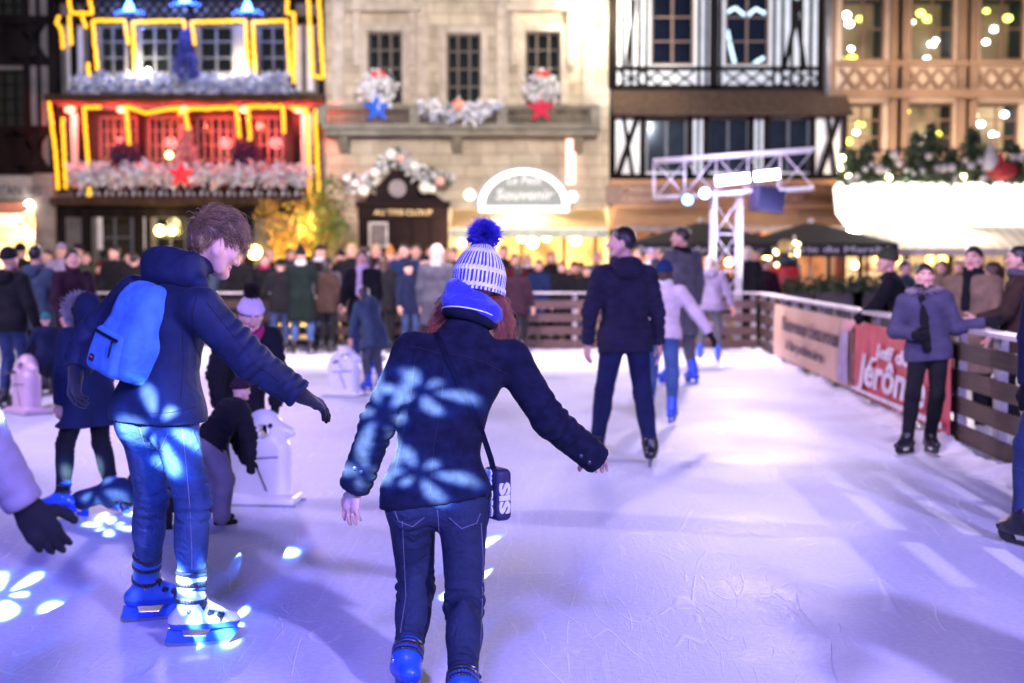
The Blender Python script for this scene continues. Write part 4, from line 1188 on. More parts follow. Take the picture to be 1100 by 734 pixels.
mb = MB(); hh = [(X(100+i*53),X(142+i*53),Zz(200),Zz(122)) for i in range(4)]
walls(mb, X(70), X(345), Zz(206), Zz(116), hh, FY+.75, FY+.95); mb.build('gallery_wall', [mat('gallery_dark', (.03,.014,.012), .9)], tr)
redroom = mat('red_room', (.06,.02,.02), .9)
for i, h in enumerate(hh): window(tr, h, FY+.75, mat('redlit_muntin', (.17,.085,.08), .7), 5, 5, back=redroom, mun=.024)  # muntin colour is pinkened for the red light falling on it
mb = MB()
for px in (69, 90, 320, 340): beam(mb, X(px), Zz(206), X(px), Zz(116), .2, FY+.0)
for px in (152, 206, 264): beam(mb, X(px), Zz(206), X(px), Zz(116), .16, FY+.25)
for px in (66, 84, 104, 146, 208, 272, 316, 347): beam(mb, X(px), Zz(104), X(px), Zz(0), .2, FY)
beam(mb, x0, Zz(22), x1, Zz(22), .22, FY); beam(mb, x0, Zz(0), x1, Zz(0), .2, FY)
for i in range(20):
    xa = X(90+i*11); beam(mb, xa, Zz(21), xa+.45, Zz(1), .09, FY); beam(mb, xa+.45, Zz(21), xa, Zz(1), .09, FY)
for px in (66, 94, 150, 160, 206, 268, 330): beam(mb, X(px), ZG, X(px), Zz(222), .28 if px != 160 else .14, FY)
beam(mb, x0, Zz(228), x1, Zz(228), .3, FY)
mb.build('timber_frame', [timber], tr)
mb = MB()
for a_, b_, c_, d_ in [(px-3.4,px+3.4,98,28) for px in (79,90,322,335)]+[(px-3,px+3,268,231) for px in (108,156,248)]+[(325,337,202,122),(79,88.5,202,122)]:
    mb = MB(); mb.box(X(a_), X(b_), FY-.03, FY-.004, Zz(c_), Zz(d_)); mb.build('infill_panel', [plaster], tr)
mb = MB(); mb.box(x0-.15, x1+.05, FY-.75, FY+.1, Zz(112), Zz(104)); mb.box(x0-.1, x1+.0, FY-.55, FY+.1, Zz(221), Zz(213))
mb.build('ledge', [timber_b], tr)
# balustrade of the gallery: crossed bars
mb = MB(); 
for i in range(34):
    xa = X(86+i*7.2); mb.bar((xa, FY-.45, Zz(212)), (xa+.26, FY-.45, Zz(186)), .05, .03); mb.bar((xa+.26, FY-.42, Zz(212)), (xa, FY-.42, Zz(186)), .05, .03)
mb.bar((X(84), FY-.44, Zz(184)), (X(338), FY-.44, Zz(184)), .07, .08, side=UP); mb.build('balustrade', [timber], tr)

for i in range(17): 
    xa = X(93+i*14.4); white_tri = MB(); white_tri.prism([(xa-.14,FY-.36,Zz(211)),(xa+.14,FY-.36,Zz(211)),(xa,FY-.36,Zz(198))], (0,1,0), .03); white_tri.build('balustrade_infill', [plaster], tr)

# rope lights
rope = emat('rope_light', (1.0,.42,.006), 1.35)
runs = [([(79,-6),(83,15),(105,15),(101,-6)],'hanging over the top left dormer'), ([(69.5,18),(67,25),(72,35),(73,53)],'kinked, short, at the upper left corner'), ([(80,18),(82,49)],'short and straight, second from the upper left corner'), ([(94,18),(98,31)],'stubby, beside the first upper window'),
 ([(99.5,68),(100,85)],'stubby, standing at the left end of the frosted flowers'), ([(109,76),(105,23),(139,23),(143,48)],'round the first upper window'), ([(149,79),(148,24.5),(202,23),(204,44)],'round the wide second upper window'),
 ([(213,49),(210,24.5),(267,23),(270,80)],'round the third upper window'), ([(277,79),(275,24.5),(311,23),(314,82)],'round the fourth upper window'), ([(312,-6),(311,14),(319,16),(318,90)],'down the upper right corner post'),
 ([(334,-6),(338,82),(349,84),(345,-6)],'doubled loop beside the stone house, upper storey'), ([(63,110.5),(69,166),(71,205)],'long, down the outer left edge of the red gallery'), ([(77,129),(79,204)],'second from the left edge of the red gallery'),
 ([(118,118),(99.5,118),(103.5,182)],'round the first gallery bay'), ([(103.5,203),(104,212)],'tiny piece below the first gallery bay'), ([(146.5,158),(144,117),(165,124),(200,118),(201,126)],'wavy, over the second gallery bay'),
 ([(209,142),(206,120),(260,118),(263,150)],'over the third gallery bay'), ([(274,153),(272,117),(309,117),(310,145)],'over the fourth gallery bay'), ([(316,118),(334,120),(337,213),(346,213),(343,120)],'doubled loop beside the stone house, gallery storey')]
for pts, where in runs:
    dy = -.12 if pts[0][1] < 100 else -.62
    P3 = []
    for (a, b), (c, d) in zip(pts[:-1], pts[1:]):
        nseg = max(2, int(math.hypot(c-a, d-b)/2))
        for k in range(nseg):
            t = k/nseg; P3.append(V3(X(a+(c-a)*t)+random.uniform(-.015,.015), FY+dy, Zz(b+(d-b)*t)+random.uniform(-.015,.015)))
    P3.append(V3(X(pts[-1][0]), FY+dy, Zz(pts[-1][1])))
    mb = MB(); mb.tube(P3, [.040+.018*abs(math.sin(k_*1.57+.4)) for k_ in range(len(P3))], 8); tag(mb.build('rope_light', [rope], None, True, loc=P3[0]), 'yellow rope light '+where, 'rope light', 'yellow rope lights on the timber restaurant')
redl = emat('red_lamp', (1.0,.08,.04), 14); 
for px, w_ in ((82,'far left of the gallery'),(137,'between the first and second gallery bays'),(203,'in the middle of the gallery'),(267,'between the third and fourth gallery bays'),(324,'far right of the gallery')):
    c = V3(X(px), FY-.35, Zz(119)); t = empty('red_spotlight', c, 'small red spotlight under the ledge, '+w_, 'spotlight', 'red spotlights over the gallery')
    mb = MB(); mb.ball(c, .12, 0, 12, 8, (1.3,1,.8)); mb.build('lens', [redl], t, True)
    mb = MB(); mb.tube([c+UP*.1, c+UP*.22], .05, 8); mb.build('housing', [blackm], t)
    glow('red_spot', c+V3(0,-.05,-.25), 150, (1,.07,.05), .1)
for px in (120, 175, 235, 290): glow('gallery_glow', (X(px), FY+.55, Zz(150)), 34, (1,.20,.18), .2)
for px in (120, 175, 240): glow('gallery_room', (X(px), FY+1.3, Zz(165)), 26, (1,.50,.28), .2)
# blue star clusters
blue_s = emat('blue_star', (.03,.10,1.0), 7); blue_c = emat('blue_core', (.14,.42,1.0), 5)
for px, py, w_ in ((145,12,'above the first upper windows'),(204,3,'above the little tree'),(270,12,'above the fourth upper window')):
    c = V3(X(px), FY-.2, Zz(py)); t = empty('light_star', c, 'glowing blue light ornament '+w_, 'light ornament', 'blue light ornaments')
    mb = MB(); mb2 = MB()
    for k in range(9): mb.ball(c+V3((k-4)*.1, 0, -.1+.03*(k % 2)+.02*(4-abs(k-4))), .03+.007*(4-abs(k-4)), 0, 8, 6)
    for dx_, dz_ in ((-.1,.02),(.1,.02),(0,.02),(-.05,.13),(.06,.13),(0,.24)): mb2.ball(c+V3(dx_, -.03, dz_), .06, 0, 8, 6)
    mb.build('bulb_arc', [blue_s], t, True); mb2.build('bulb_core', [blue_c], t, True)
    glow('blue_star_glow', c+V3(0,-.5,-.2), 120, (.2,.32,1.0), .2)
# warm uplights in the flower boxes
for px, w_ in ((156,'left'),(262,'right')):
    c = V3(X(px), FY-.25, Zz(84)); mb = MB(); mb.ball(c, .14, 0, 12, 8); tag(mb.build('flood_lamp', [emat('warm_flood', (1,.86,.55), 10)], None, True, loc=c), 'warm white lamp among the frosted flowers, %s of the little blue tree' % w_, 'lamp', 'lamps in the upper flower boxes')
    glow('flower_uplight', c+V3(0,-.15,.3), 130, (1,.85,.6), .1)
# frosted flower boxes
frost = [mat('frost_white', (.62,.64,.68), .8), mat('frost_bluelit', (.30,.34,.50), .8), mat('frost_pinklit', (.6,.35,.36), .8), mat('fir_green', (.03,.06,.035), .8)]  # blue and pink tones paint coloured light onto white leaves
def garland(name, label, cat, group, pts, r, n, size, mix, seed, sag=0):
    q = np.random.default_rng(seed); P3 = []
    for _ in range(n):
        i = q.integers(0, len(pts)-1); t = (q.integers(0,4)+.5)/4+q.normal()*.055; c = np.asarray(pts[i])*(1-t)+np.asarray(pts[i+1])*t
        d = q.normal(size=3); d /= np.linalg.norm(d); P3.append(c+d*r*(q.uniform()**.5)*(.8+.2*math.sin(t*9+i*2.2)))
    P3 = np.array(P3); V, F = leaf_cards(P3, size, q)
    cl = (wav(P3, 1.2, seed) > q.uniform(-.35, .35, size=n)).astype(int)
    mi = np.where(cl, q.choice(mix, size=n), q.choice(mix[::-1], size=n))
    o = mesh_obj(name, V, F, frost, None, mi, False, loc=np.asarray(pts[0]))
    return tag(o, label, cat, group)
for a, b, w_ in ((86,128,'at the far left end of the upper ledge'),(131,165,'second from the left on the upper ledge'),(168,204,'left of the little blue tree'),(208,245,'right of the little blue tree'),(250,276,'between the lamps on the upper ledge'),(279,312,'at the right end of the upper ledge')):
    garland('flower_box', 'frosty white flower mass painted with blue light '+w_, 'flower box', 'frosted flower boxes on the restaurant', [(X(a+3),FY-.4,Zz(94)),(X(b-3),FY-.4,Zz(92))], .34, 420, .22, [0,0,1,1], int(a))
for a, b, w_ in ((86,130,'at the left end of the red gallery'),(133,180,'below the left purple ball'),(183,228,'around the red star'),(231,282,'below the right purple ball'),(285,338,'at the right end of the red gallery')):
    garland('flower_box', 'frosty white flower mass painted with pink light '+w_, 'flower box', 'frosted flower boxes on the restaurant', [(X(a+3),FY-.62,Zz(190)),(X(b-3),FY-.62,Zz(188))], .36, 520, .22, [0,0,2,0], int(a))
def tinsel_tree(label, c, h, r, m, seed, name='christmas_tree'):
    c = np.asarray(c, float); q = np.random.default_rng(seed); n = 900; t = q.uniform(size=n)**1.0; a = q.uniform(0, 2*PI, n); rr = r*(1-t)*(.55+.45*np.abs(np.sin(t*14)))*q.uniform(.6,1,n)
    P3 = np.stack([c[0]+np.cos(a)*rr, c[1]+np.sin(a)*rr, c[2]+t*h], 1); V, F = leaf_cards(P3, .16, q)
    o = empty(name, c, label, 'christmas tree'); mesh_obj('foliage', V, F, m, o); mb = MB(); mb.tube([c-UP*.15, c+UP*h*.9], [.05,.02], 6); mb.build('trunk', [timber_b], o)
    return o
tinsel_tree('small blue tinsel Christmas tree on the upper ledge of the restaurant', (X(205),FY-.35,Zz(86)), 1.35, .5, mat('tinsel_blue', (.02,.03,.22), .5), 3)
tinsel_tree('pale pink Christmas tree standing in the middle of the red gallery', (X(205),FY-.4,Zz(186)), 1.3, .5, mat('tinsel_pink', (.55,.25,.27), .6), 4)
def star(label, c, r, m, name='star_ornament', cat='star', group=None):
    c = np.asarray(c, float); pts = []
    for k in range(10):
        a = PI/2+PI*k/5; q = r if k % 2 == 0 else r*.42; pts.append(c+V3(q*math.cos(a), 0, q*math.sin(a)))
    mb = MB()
    front = c+V3(0,-.09,0); back = c+V3(0,.05,0)
    V = pts+[front, back]; F = []
    for k in range(10): F.append((k, (k+1)%10, 10)); F.append(((k+1)%10, k, 11))
    mb.add(V, F); return tag(mb.build(name, [m], None, loc=c), label, cat, group)
star('large red star hanging among the pink-lit flowers of the gallery', (X(205),FY-1.05,Zz(190)), .42, emat('star_red', (.8,.02,.03), .9))
def furball(label, c, r, m, seed, group=None):
    q = np.random.default_rng(seed); d = q.normal(size=(700,3)); d /= np.linalg.norm(d, axis=1, keepdims=True)
    V, F = leaf_cards(np.asarray(c)+d*r*q.uniform(.6,1,(700,1)), .14, q); return tag(mesh_obj('foliage_ball', V, F, m, None, loc=c), label, 'foliage ball', group)
furball('dark purple foliage ball hanging left of the pink tree', (X(140),FY-.4,Zz(168)), .44, mat('purple_ball', (.03,.01,.06), .7), 5, 'purple foliage balls in the gallery')
furball('dark purple foliage ball hanging right of the pink tree', (X(269),FY-.4,Zz(167)), .44, mat('purple_ball', (.03,.01,.06), .7), 6, 'purple foliage balls in the gallery')
for i, (px, py, r_) in enumerate(((174,248,.15),(187,248,.13),(275,271,.2),(178,165,.1))):
    c = V3(X(px), FY-.2 if py > 200 else FY+.6, Zz(py)); mb = MB(); mb.ball(c, r_, 0, 12, 8)
    tag(mb.build('globe_lamp', [emat('globe_yellow', (1,.72,.2), 9)], None, True, loc=c), 'round yellow lamp of the restaurant, %s' % ('left one of the pair by the door','right one of the pair by the door','low down near the lit bush','behind the gallery glazing')[i], 'lamp', 'globe lamps at the restaurant')
glow('restaurant_door', (X(180),FY-.6,Zz(240)), 25, (1,.7,.3), .2)

# ---- stone house -------------------------------------------------------------------------
def stone_mat(name, col, mortar, sx=.9, sy=.34):
    m, nt, b = _new(name); N = nt.nodes; L = nt.links; tc = N.new('ShaderNodeTexCoord'); mp = N.new('ShaderNodeMapping'); mp.inputs['Rotation'].default_value = (PI/2,0,0)
    L.new(tc.outputs['Object'], mp.inputs[0]); br = N.new('ShaderNodeTexBrick'); br.inputs['Scale'].default_value = 1; br.inputs['Brick Width'].default_value = sx; br.inputs['Row Height'].default_value = sy
    br.inputs['Mortar Size'].default_value = .012; br.inputs['Color1'].default_value = (*col,1); br.inputs['Color2'].default_value = (*[c*.8 for c in col],1); br.inputs['Mortar'].default_value = (*mortar,1)
    L.new(mp.outputs[0], br.inputs['Vector']); no = N.new('ShaderNodeTexNoise'); no.inputs['Scale'].default_value = 1.3; no.inputs['Detail'].default_value = 7; L.new(tc.outputs['Object'], no.inputs['Vector'])
    mx = N.new('ShaderNodeMix'); mx.data_type = 'RGBA'; mx.blend_type = 'MULTIPLY'; mx.inputs[0].default_value = .7; L.new(br.outputs[0], mx.inputs[6])
    cr = N.new('ShaderNodeValToRGB'); cr.color_ramp.elements[0].position = .3; cr.color_ramp.elements[0].color = (.5,.47,.43,1); cr.color_ramp.elements[1].position = .6; cr.color_ramp.elements[1].color = (1,1,1,1)
    L.new(no.outputs[0], cr.inputs[0]); L.new(cr.outputs[0], mx.inputs[7]); L.new(mx.outputs[2], b.inputs['Base Color']); b.inputs['Roughness'].default_value = .9
    bp = N.new('ShaderNodeBump'); bp.inputs['Strength'].default_value = .7; bp.inputs['Distance'].default_value = .02; L.new(br.outputs['Fac'], bp.inputs['Height']); bp.invert = True; L.new(bp.outputs[0], b.inputs['Normal'])
    return m
stone = stone_mat('ashlar', (.43,.38,.295), (.19,.17,.14)); stone_s = mat('carved_stone', (.36,.32,.27), .9, 0, .25, 3, .4, 16, .02)
st = empty('stone_house', (X(500),FY,0), 'pale stone house with balustraded balcony and lit arched shop sign', 'house')
x0, x1 = X(350.5), X(654)
wh = [(X(396),X(433),Zz(112),Zz(34)), (X(480),X(517),Zz(112),Zz(36)), (X(564),X(602),Zz(112),Zz(34))]
door = (X(386),X(482),ZG,Zz(224)); shop = (X(488),X(648),ZG,Zz(228))
mb = MB(); walls(mb, x0, x1, ZG, Zz(-30), wh+[door,shop], FY, FY+.4); mb.build('wall', [stone], st)
wf = mat('dark_window_frame', (.06,.045,.035), .6)
for h in wh: window(st, h, FY, wf, 3, 4, sill=None)
for wi, h in enumerate(wh):
    mb = MB()
    mb.box(h[0]-.2, h[0]-.003, FY-.09, FY+.05, h[2], h[3]+.2); mb.box(h[1]+.003, h[1]+.2, FY-.09, FY+.05, h[2], h[3]+.2); mb.box(h[0]-.003, h[1]+.003, FY-.09, FY+.05, h[3]+.003, h[3]+.2)
    if wi != 1:
        mb.box(h[0]-.55, h[1]+.55, FY-.38, FY-.004, h[3]+.55, h[3]+.73); mb.box(h[0]-.42, h[1]+.42, FY-.26, FY-.006, h[3]+.73, h[3]+.95); mb.box(h[0]-.4, h[0]-.202, FY-.16, FY-.008, h[2]+1.1, h[3]+.55); mb.box(h[1]+.202, h[1]+.4, FY-.16, FY-.008, h[2]+1.1, h[3]+.55)
    mb.build('window_surround', [stone_s], st)
for px in (365, 455, 540, 632): mb = MB(); mb.box(X(px)-.17, X(px)+.17, FY-.1, FY-.002, Zz(116), Zz(-30)); mb.build('pilaster', [stone_s], st)
mb = MB(); mb.box(X(351), X(642), FY-1.0, FY-.003, Zz(142), Zz(136.5)); mb.box(X(353), X(640), FY-.8, FY-.004, Zz(148), Zz(142)-.004); mb.box(X(351), X(642), FY-1.0, FY-.75, Zz(120), Zz(116.5))
for px in (352, 448, 540, 637): mb.box(X(px)-.14, X(px)+.14, FY-1.02, FY-.72, Zz(136.4), Zz(120.2))
for px in (372, 492, 620): mb.prism([(X(px)-.14,FY-.7,Zz(149)),(X(px)-.14,FY-.01,Zz(149)),(X(px)-.14,FY-.01,Zz(166)),(X(px)-.14,FY-.2,Zz(163))], (1,0,0), .28)
stone_b = mat('weathered_stone', (.17,.165,.14), .9, 0, .3, 3, .4, 16, .02); bal = mb.build('balcony', [stone_b], st)
for i in range(56):
    px = 356+i*5.0
    if any(abs(px-q) < 5 for q in (352,448,540,637)): continue
    mb = MB(); z0_, z1_ = Zz(136.4), Zz(120.1); hgt = z1_-z0_; c = V3(X(px), FY-.87, z0_)
    mb.lathe(c, [(.05,0),(.035,.08*hgt),(.055,.3*hgt),(.03,.65*hgt),(.028,.8*hgt),(.05,hgt)], 8); mb.build('baluster', [mat('dark_stone', (.075,.07,.06), .9, 0, .3, 3)], bal, True)  # balusters in a darker tone than the balcony
# doorway: dark panelled shopfront with gable
dk = mat('dark_panel', (.012,.006,.008), .7, 0, .3, 4, .3, 20, .01, .1)
mb = MB(); mb.box(X(386), X(481.5), FY-.12, FY+.15, ZG, Zz(236)); 
for i in range(5): mb.box(X(388+i*19), X(390+i*19), FY-.17, FY-.122, ZG, Zz(237))
dr = mb.build('door_front', [dk], st)
mb = MB(); mb.box(X(384), X(484), FY-.4, FY-.002, Zz(222), Zz(217)); mb.box(X(386), X(482), FY-.28, FY-.13, Zz(236)+.003, Zz(222)-.003)
mb.prism([(X(392),FY-.2,Zz(217)),(X(478),FY-.2,Zz(217)),(X(466),FY-.2,Zz(207)),(X(436),FY-.2,Zz(183)),(X(422),FY-.2,Zz(183)),(X(400),FY-.2,Zz(207))], (0,1,0), .19); mb.build('gable', [dk], dr)
lettering('AU TIRE-CLOUP', .22, (X(434), FY-.29, Zz(229)), (1,0,0), UP, mat('sign_gold', (.45,.32,.15), .4, .3), dr, .005, .002, 1.7)
mb = MB(); mb.tube([(X(428),FY-.2,Zz(203)),(X(428),FY-.26,Zz(203))], .26, 18); mb.build('medallion', [mat('medallion', (.14,.12,.14), .5)], dr)
pf = empty('menu_frame', (X(407),FY-.2,Zz(252)), 'small pale framed notice hung on the dark doorway panel', 'notice')
mb = MB()
for a in ((X(397),X(399),Zz(266),Zz(239)),(X(415.5),X(417.5),Zz(266),Zz(239)),(X(399)+.002,X(415.5)-.002,Zz(241),Zz(239)),(X(399)+.002,X(415.5)-.002,Zz(266),Zz(264))): mb.box(a[0],a[1],FY-.24,FY-.18,a[2],a[3])
mb.build('frame', [mat('pale_frame', (.4,.4,.42), .5)], pf); mb = MB(); mb.box(X(398.5),X(416),FY-.2,FY-.185,Zz(265),Zz(240)); mb.build('sheet', [mat('menu_sheet', (.10,.08,.10), .6, 0, .5, 9)], pf)
# arched sign
arc = empty('arched_sign', (X(562),FY-.1,Zz(222)), 'half-round glowing white shop sign over the awning of the stone house', 'sign')
R0 = (X(611)-X(514))/2; cxx, czz = X(562.5), Zz(222); asp = (Zz(182)-Zz(222))/R0
def half(r0, r1, y, d, mt, nm):
    mb = MB(); n = 28
    V = []; F = []
    for i in range(n+1):
        a = PI*i/n
        for rr in (r0, r1):
            for yy in (y, y+d): V.append((cxx+rr*math.cos(a), yy, czz+rr*asp*math.sin(a)))
    for i in range(n):
        b = i*4; F += [(b,b+4,b+6,b+2),(b+1,b+3,b+7,b+5),(b+2,b+6,b+7,b+3),(b,b+1,b+5,b+4)]
    mb.add(V, F); return mb.build(nm, [mt], arc)
half(R0*1.0, R0*1.07, FY-.3, .28, mat('arch_trim', (.2,.22,.25), .5), 'trim'); half(R0*.87, R0*.995, FY-.22, .1, emat('arch_white', (1,.97,.92), 1.7), 'lit_ring'); half(.02, R0*.865, FY-.18, .08, emat('arch_panel', (.36,.44,.46), .12), 'panel')
mb = MB(); mb.box(cxx-R0*.98, cxx+R0*.98, FY-.3, FY-.1, czz-.22, czz-.01); mb.build('lit_base', [emat('arch_white', (1,.97,.92), 1.7)], arc)
lettering('Le Petit', .34, (cxx, FY-.19, czz+.75), (1,0,0), UP, emat('arch_letters', (.95,.98,1.0), .45), arc, .01, .004, 1.0, .2); lettering('Souvenir', .42, (cxx, FY-.19, czz+.33), (1,0,0), UP, emat('arch_letters', (.95,.98,1.0), .45), arc, .01, .006, 1.7, .2)
# awning and shop
aw = empty('awning', (X(566),FY-1,Zz(236)), 'long ochre awning over the bright shop of the stone house', 'awning')
awm = mat('awning_ochre', (.48,.32,.14), .8, 0, .12, 3, .2, 60)
zb, zf = Zz(225), Zz(247, 40.2)
mb = MB(); mb.prism([(X(486),FY-.05,zb),(X(486),40.2,zf),(X(486),40.2,zf-.03),(X(486),FY-.05,zb-.03)], (1,0,0), X(649)-X(486)); mb.build('canopy', [awm], aw)
mb = MB(); mb.box(X(486), X(649), 40.17, 40.195, zf-.22, zf+.02); va = mb.build('valance', [mat('valance_green', (.30,.36,.30), .8)], aw)
lettering('CRÊPERIE   ·   GAUFRES   ·   BOISSONS', .13, (X(567),40.16,zf-.12), (1,0,0), UP, mat('valance_ink', (.7,.72,.66), .7), va, .003, 0, 3.8)
mb = MB(); mb.box(X(486), X(649), 40.15, 40.168, zf-.01, zf+.06); mb.build('hem', [mat('awning_hem', (.75,.7,.6), .8)], aw)
mb = MB(); mb.tube([(X(490),40.25,zf),(X(490),FY,zf-.2)], .02, 6); mb.tube([(X(645),40.25,zf),(X(645),FY,zf-.2)], .02, 6); mb.build('arms', [alu], aw)
mb = MB(); mb.box(shop[0]-.1, shop[1]+.1, FY+2.4, FY+2.5, ZG, shop[3]+.1); mb.build('shop_interior', [emat('crepe_glow', (1.0,.50,.13), 1.15, .8, 1.1)], st)  # glowing wall stands in for lamplight inside the shop
mb = MB()
for px in (522, 560, 606, 640): mb.box(X(px)-.06, X(px)+.06, FY+.1, FY+.2, ZG, shop[3])
mb.box(shop[0], shop[1], FY+.22, FY+.8, ZG, .95); mb.build('shop_counter', [timber_b], st)
for i, px in enumerate((497, 512, 524, 531, 560, 572, 586, 617)):
    c = V3(X(px), 41.0+.3*(i % 3), Zz((262,258,254,259,256,261,255,258)[i])); t = empty('pendant_lamp', c, 'round warm lamp hanging under the ochre awning, %s from its left end' % ('first','second','third','fourth','fifth','sixth','seventh','eighth')[i], 'lamp', 'round lamps under the ochre awning')
    mb = MB(); mb.ball(c, .12+.03*(i % 2), 0, 12, 8); mb.build('globe', [emat('globe_warm', (1,.86,.6), 14)], t, True); mb = MB(); mb.tube([c+UP*.1, c+UP*.5], .008, 5); mb.build('cord', [blackm], t)
lamp('arch_glow', 'SPOT', (X(562),FY-.6,Zz(219)), (X(562),40.8,Zz(240)), 420, (1,.85,.62), .2, 150, .4)
for px in (515, 570, 625): glow('awning_lamp', (X(px), 40.9, 2.2), 240, (1,.72,.4), .2)
mb = MB(); mb.box(X(608), X(617.5), FY-.14, FY-.06, Zz(198), Zz(150)); tag(mb.build('neon_strip', [emat('neon_pink', (1.0,.42,.36), 2.2)], None, loc=(X(612),FY,Zz(198))), 'upright pale pink neon strip on the stone house wall', 'neon strip')
for px, py, c_ in ((355,190,0),(358,152,1)):
    pass
# festive balcony figures
def wreath(label, c, r, seed, group):
    q = np.random.default_rng(seed); n = 420; a = q.uniform(0, 2*PI, n); d = q.normal(size=(n,3))*.08; ra = r*.8*q.uniform(.15,1,n)**.5
    P3 = np.stack([c[0]+np.cos(a)*ra, c[1]+0*a, c[2]+np.sin(a)*ra], 1)+d; V, F = leaf_cards(P3, .16, q)
    return tag(mesh_obj('wreath', V, F, [frost[0]], None, loc=c), label, 'wreath', group)
for px, w_, sc_, sm in ((411,'left','blue',emat('star_blue', (.02,.12,.7), .5)),(581,'right','red',emat('star_crimson', (.55,.02,.06), .6))):
    wreath('frosty white wreath on the balcony at the %s window of the stone house' % w_, V3(X(px), FY-1.1, Zz(100)), .55, px, 'white wreaths on the balcony')
    star('%s star hung below the frosty wreath on the stone balcony' % sc_, (X(px-1),FY-1.2,Zz(121)), .45, sm, group='stars on the balcony')
    mb = MB(); c = V3(X(px), FY-1.15, Zz(85)); mb.ball(c+V3(-.09,0,0), .11, 0, 10, 7, (1.2,.6,.8)); mb.ball(c+V3(.09,0,0), .11, 0, 10, 7, (1.2,.6,.8)); mb.ball(c+V3(0,-.02,-.02), .06)
    tag(mb.build('bow', [mat('bow_red', (.55,.03,.03), .5)], None, True, loc=c), 'red bow on top of the frosty wreath at the %s window' % w_, 'bow', 'red bows on the balcony wreaths')
garland('fir_spray', 'frosted fir spray fixed to the middle of the stone balcony', 'fir spray', None, [(X(458),FY-1.12,Zz(118)),(X(478),FY-1.15,Zz(126)),(X(494),FY-1.18,Zz(124)),(X(510),FY-1.15,Zz(127)),(X(530),FY-1.12,Zz(117))], .26, 520, .24, [0,0,1,0], 77)
mb = MB(); c = V3(X(494),FY-1.35,Zz(118)); mb.ball(c, .17, 0); tag(mb.build('ornament', [mat('bauble_salmon', (.7,.25,.18), .3)], None, True, loc=c), 'salmon bauble in the centre of the frosted fir spray', 'bauble')
garland('fir_garland', 'white frosted garland with baubles arching over the dark doorway gable', 'garland', None, [(X(374),FY-.5,Zz(196)),(X(396),FY-.5,Zz(200)),(X(410),FY-.5,Zz(182)),(X(428),FY-.5,Zz(166)),(X(446),FY-.5,Zz(184)),(X(462),FY-.5,Zz(192)),(X(484),FY-.5,Zz(196))], .24, 900, .2, [0,0,0,3], 78)
for i, (px, py) in enumerate(((376,193),(405,187),(422,168),(433,172),(447,180),(458,203),(466,205),(474,196),(393,206),(385,199))):
    c = V3(X(px), FY-.72, Zz(py)); mb = MB(); mb.ball(c, .12+.03*(i % 3), 0, 12, 8)
    tag(mb.build('bauble', [mat(('bauble_white','bauble_pink')[i % 4 == 3], ((.75,.75,.72),(.75,.4,.35))[i % 4 == 3], .35)], None, True, loc=c), 'bauble in the white garland over the dark doorway', 'bauble', 'baubles of the doorway garland')
# street lantern on the right corner
c = V3(X(641), FY-.5, Zz(16)); wl = empty('wall_lantern', c, 'glaring warm wall lantern high on the right corner of the stone house', 'lantern')
mb = MB(); mb.lathe(c, [(.09,-.25),(.2,.12),(.22,.16),(.05,.3)], 6); mb.build('lantern_glass', [emat('lantern_hot', (1,.88,.62), 22)], wl)
mb = MB(); mb.lathe(c, [(.06,-.32),(.1,-.252)], 6); mb.lathe(c+UP*.305, [(.07,0),(.03,.12)], 6); mb.tube([c+UP*.4, c+V3(0,.25,.5), c+V3(0,.5,.35)], .025, 6); mb.build('bracket', [blackm], wl)
glow('lantern_light', c+V3(0,-.35,0), 420, (1,.82,.55), .2)
for i, (px, py) in enumerate(((505,210),(614,212))):
    c = V3(X(px), FY-.25, Zz(py)); mb = MB(); mb.ball(c, .15); tag(mb.build('globe_lamp', [emat('globe_soft', (1,.85,.7), 3)], None, True, loc=c), 'round white lamp at the %s end of the arched sign' % ('left','right')[i], 'lamp', 'globe lamps beside the arched sign')
# ---- black and white timber house --------------------------------------------------------
tb = empty('timber_house', (X(780),FY,0), 'black and white timber-framed house with a slate pent roof above brown shopfront', 'house')
x0, x1 = X(655.5), X(884)
wtop = [(X(698),X(744),Zz(70),Zz(-8)), (X(777),X(824),Zz(70),Zz(-8))]
wlow = [(X(692),X(736),Zz(186),Zz(128)), (X(757),X(802),Zz(186),Zz(128)), (X(821),X(866),Zz(186),Zz(128))]
shopb = (X(664),X(900),ZG,Zz(246))
white = mat('limewash', (.58,.60,.61), .9, 0, .12, 2, .3, 20)
mb = MB(); walls(mb, x0, x1, Zz(96), Zz(-30), wtop, FY, FY+.35); walls(mb, x0, X(904), Zz(193), Zz(124), wlow, FY-.35, FY+.1); mb.build('wall', [white], tb)
bluroom = mat('blue_room', (.012,.014,.03), .9, spec=.05)
for h in wtop: window(tb, h, FY, mat('frame_brown', (.10,.055,.04), .6), 2, 3, back=bluroom)
for h in wlow: window(tb, h, FY-.35, mat('frame_slate', (.05,.055,.075), .6), 2, 1, back=mat('grey_blind', (.028,.030,.045), .9, 0, .4, 2, spec=.05), depth=.3)
mb = MB()
for px in (657,668,677,685,693,749,757,765,772,829,838,848,858,868,880): beam(mb, X(px), Zz(96), X(px), Zz(-30), .085 if px not in (765,657,880) else .26, FY)
for py in (74, 94): beam(mb, x0, Zz(py), x1, Zz(py), .13, FY)
for a, b in ((664,690),(690,705),(704,724),(724,744),(776,796),(796,816),(816,832),(834,850),(850,868),(868,882)):
    beam(mb, X(a), Zz(92), X(b), Zz(77), .065, FY); beam(mb, X(b), Zz(92), X(a), Zz(77), .055, FY)
beam(mb, X(840), Zz(74), X(856), Zz(0), .14, FY); beam(mb, X(862), Zz(74), X(850), Zz(0), .12, FY); beam(mb, X(672), Zz(74), X(680), Zz(0), .1, FY)
y2 = FY-.35
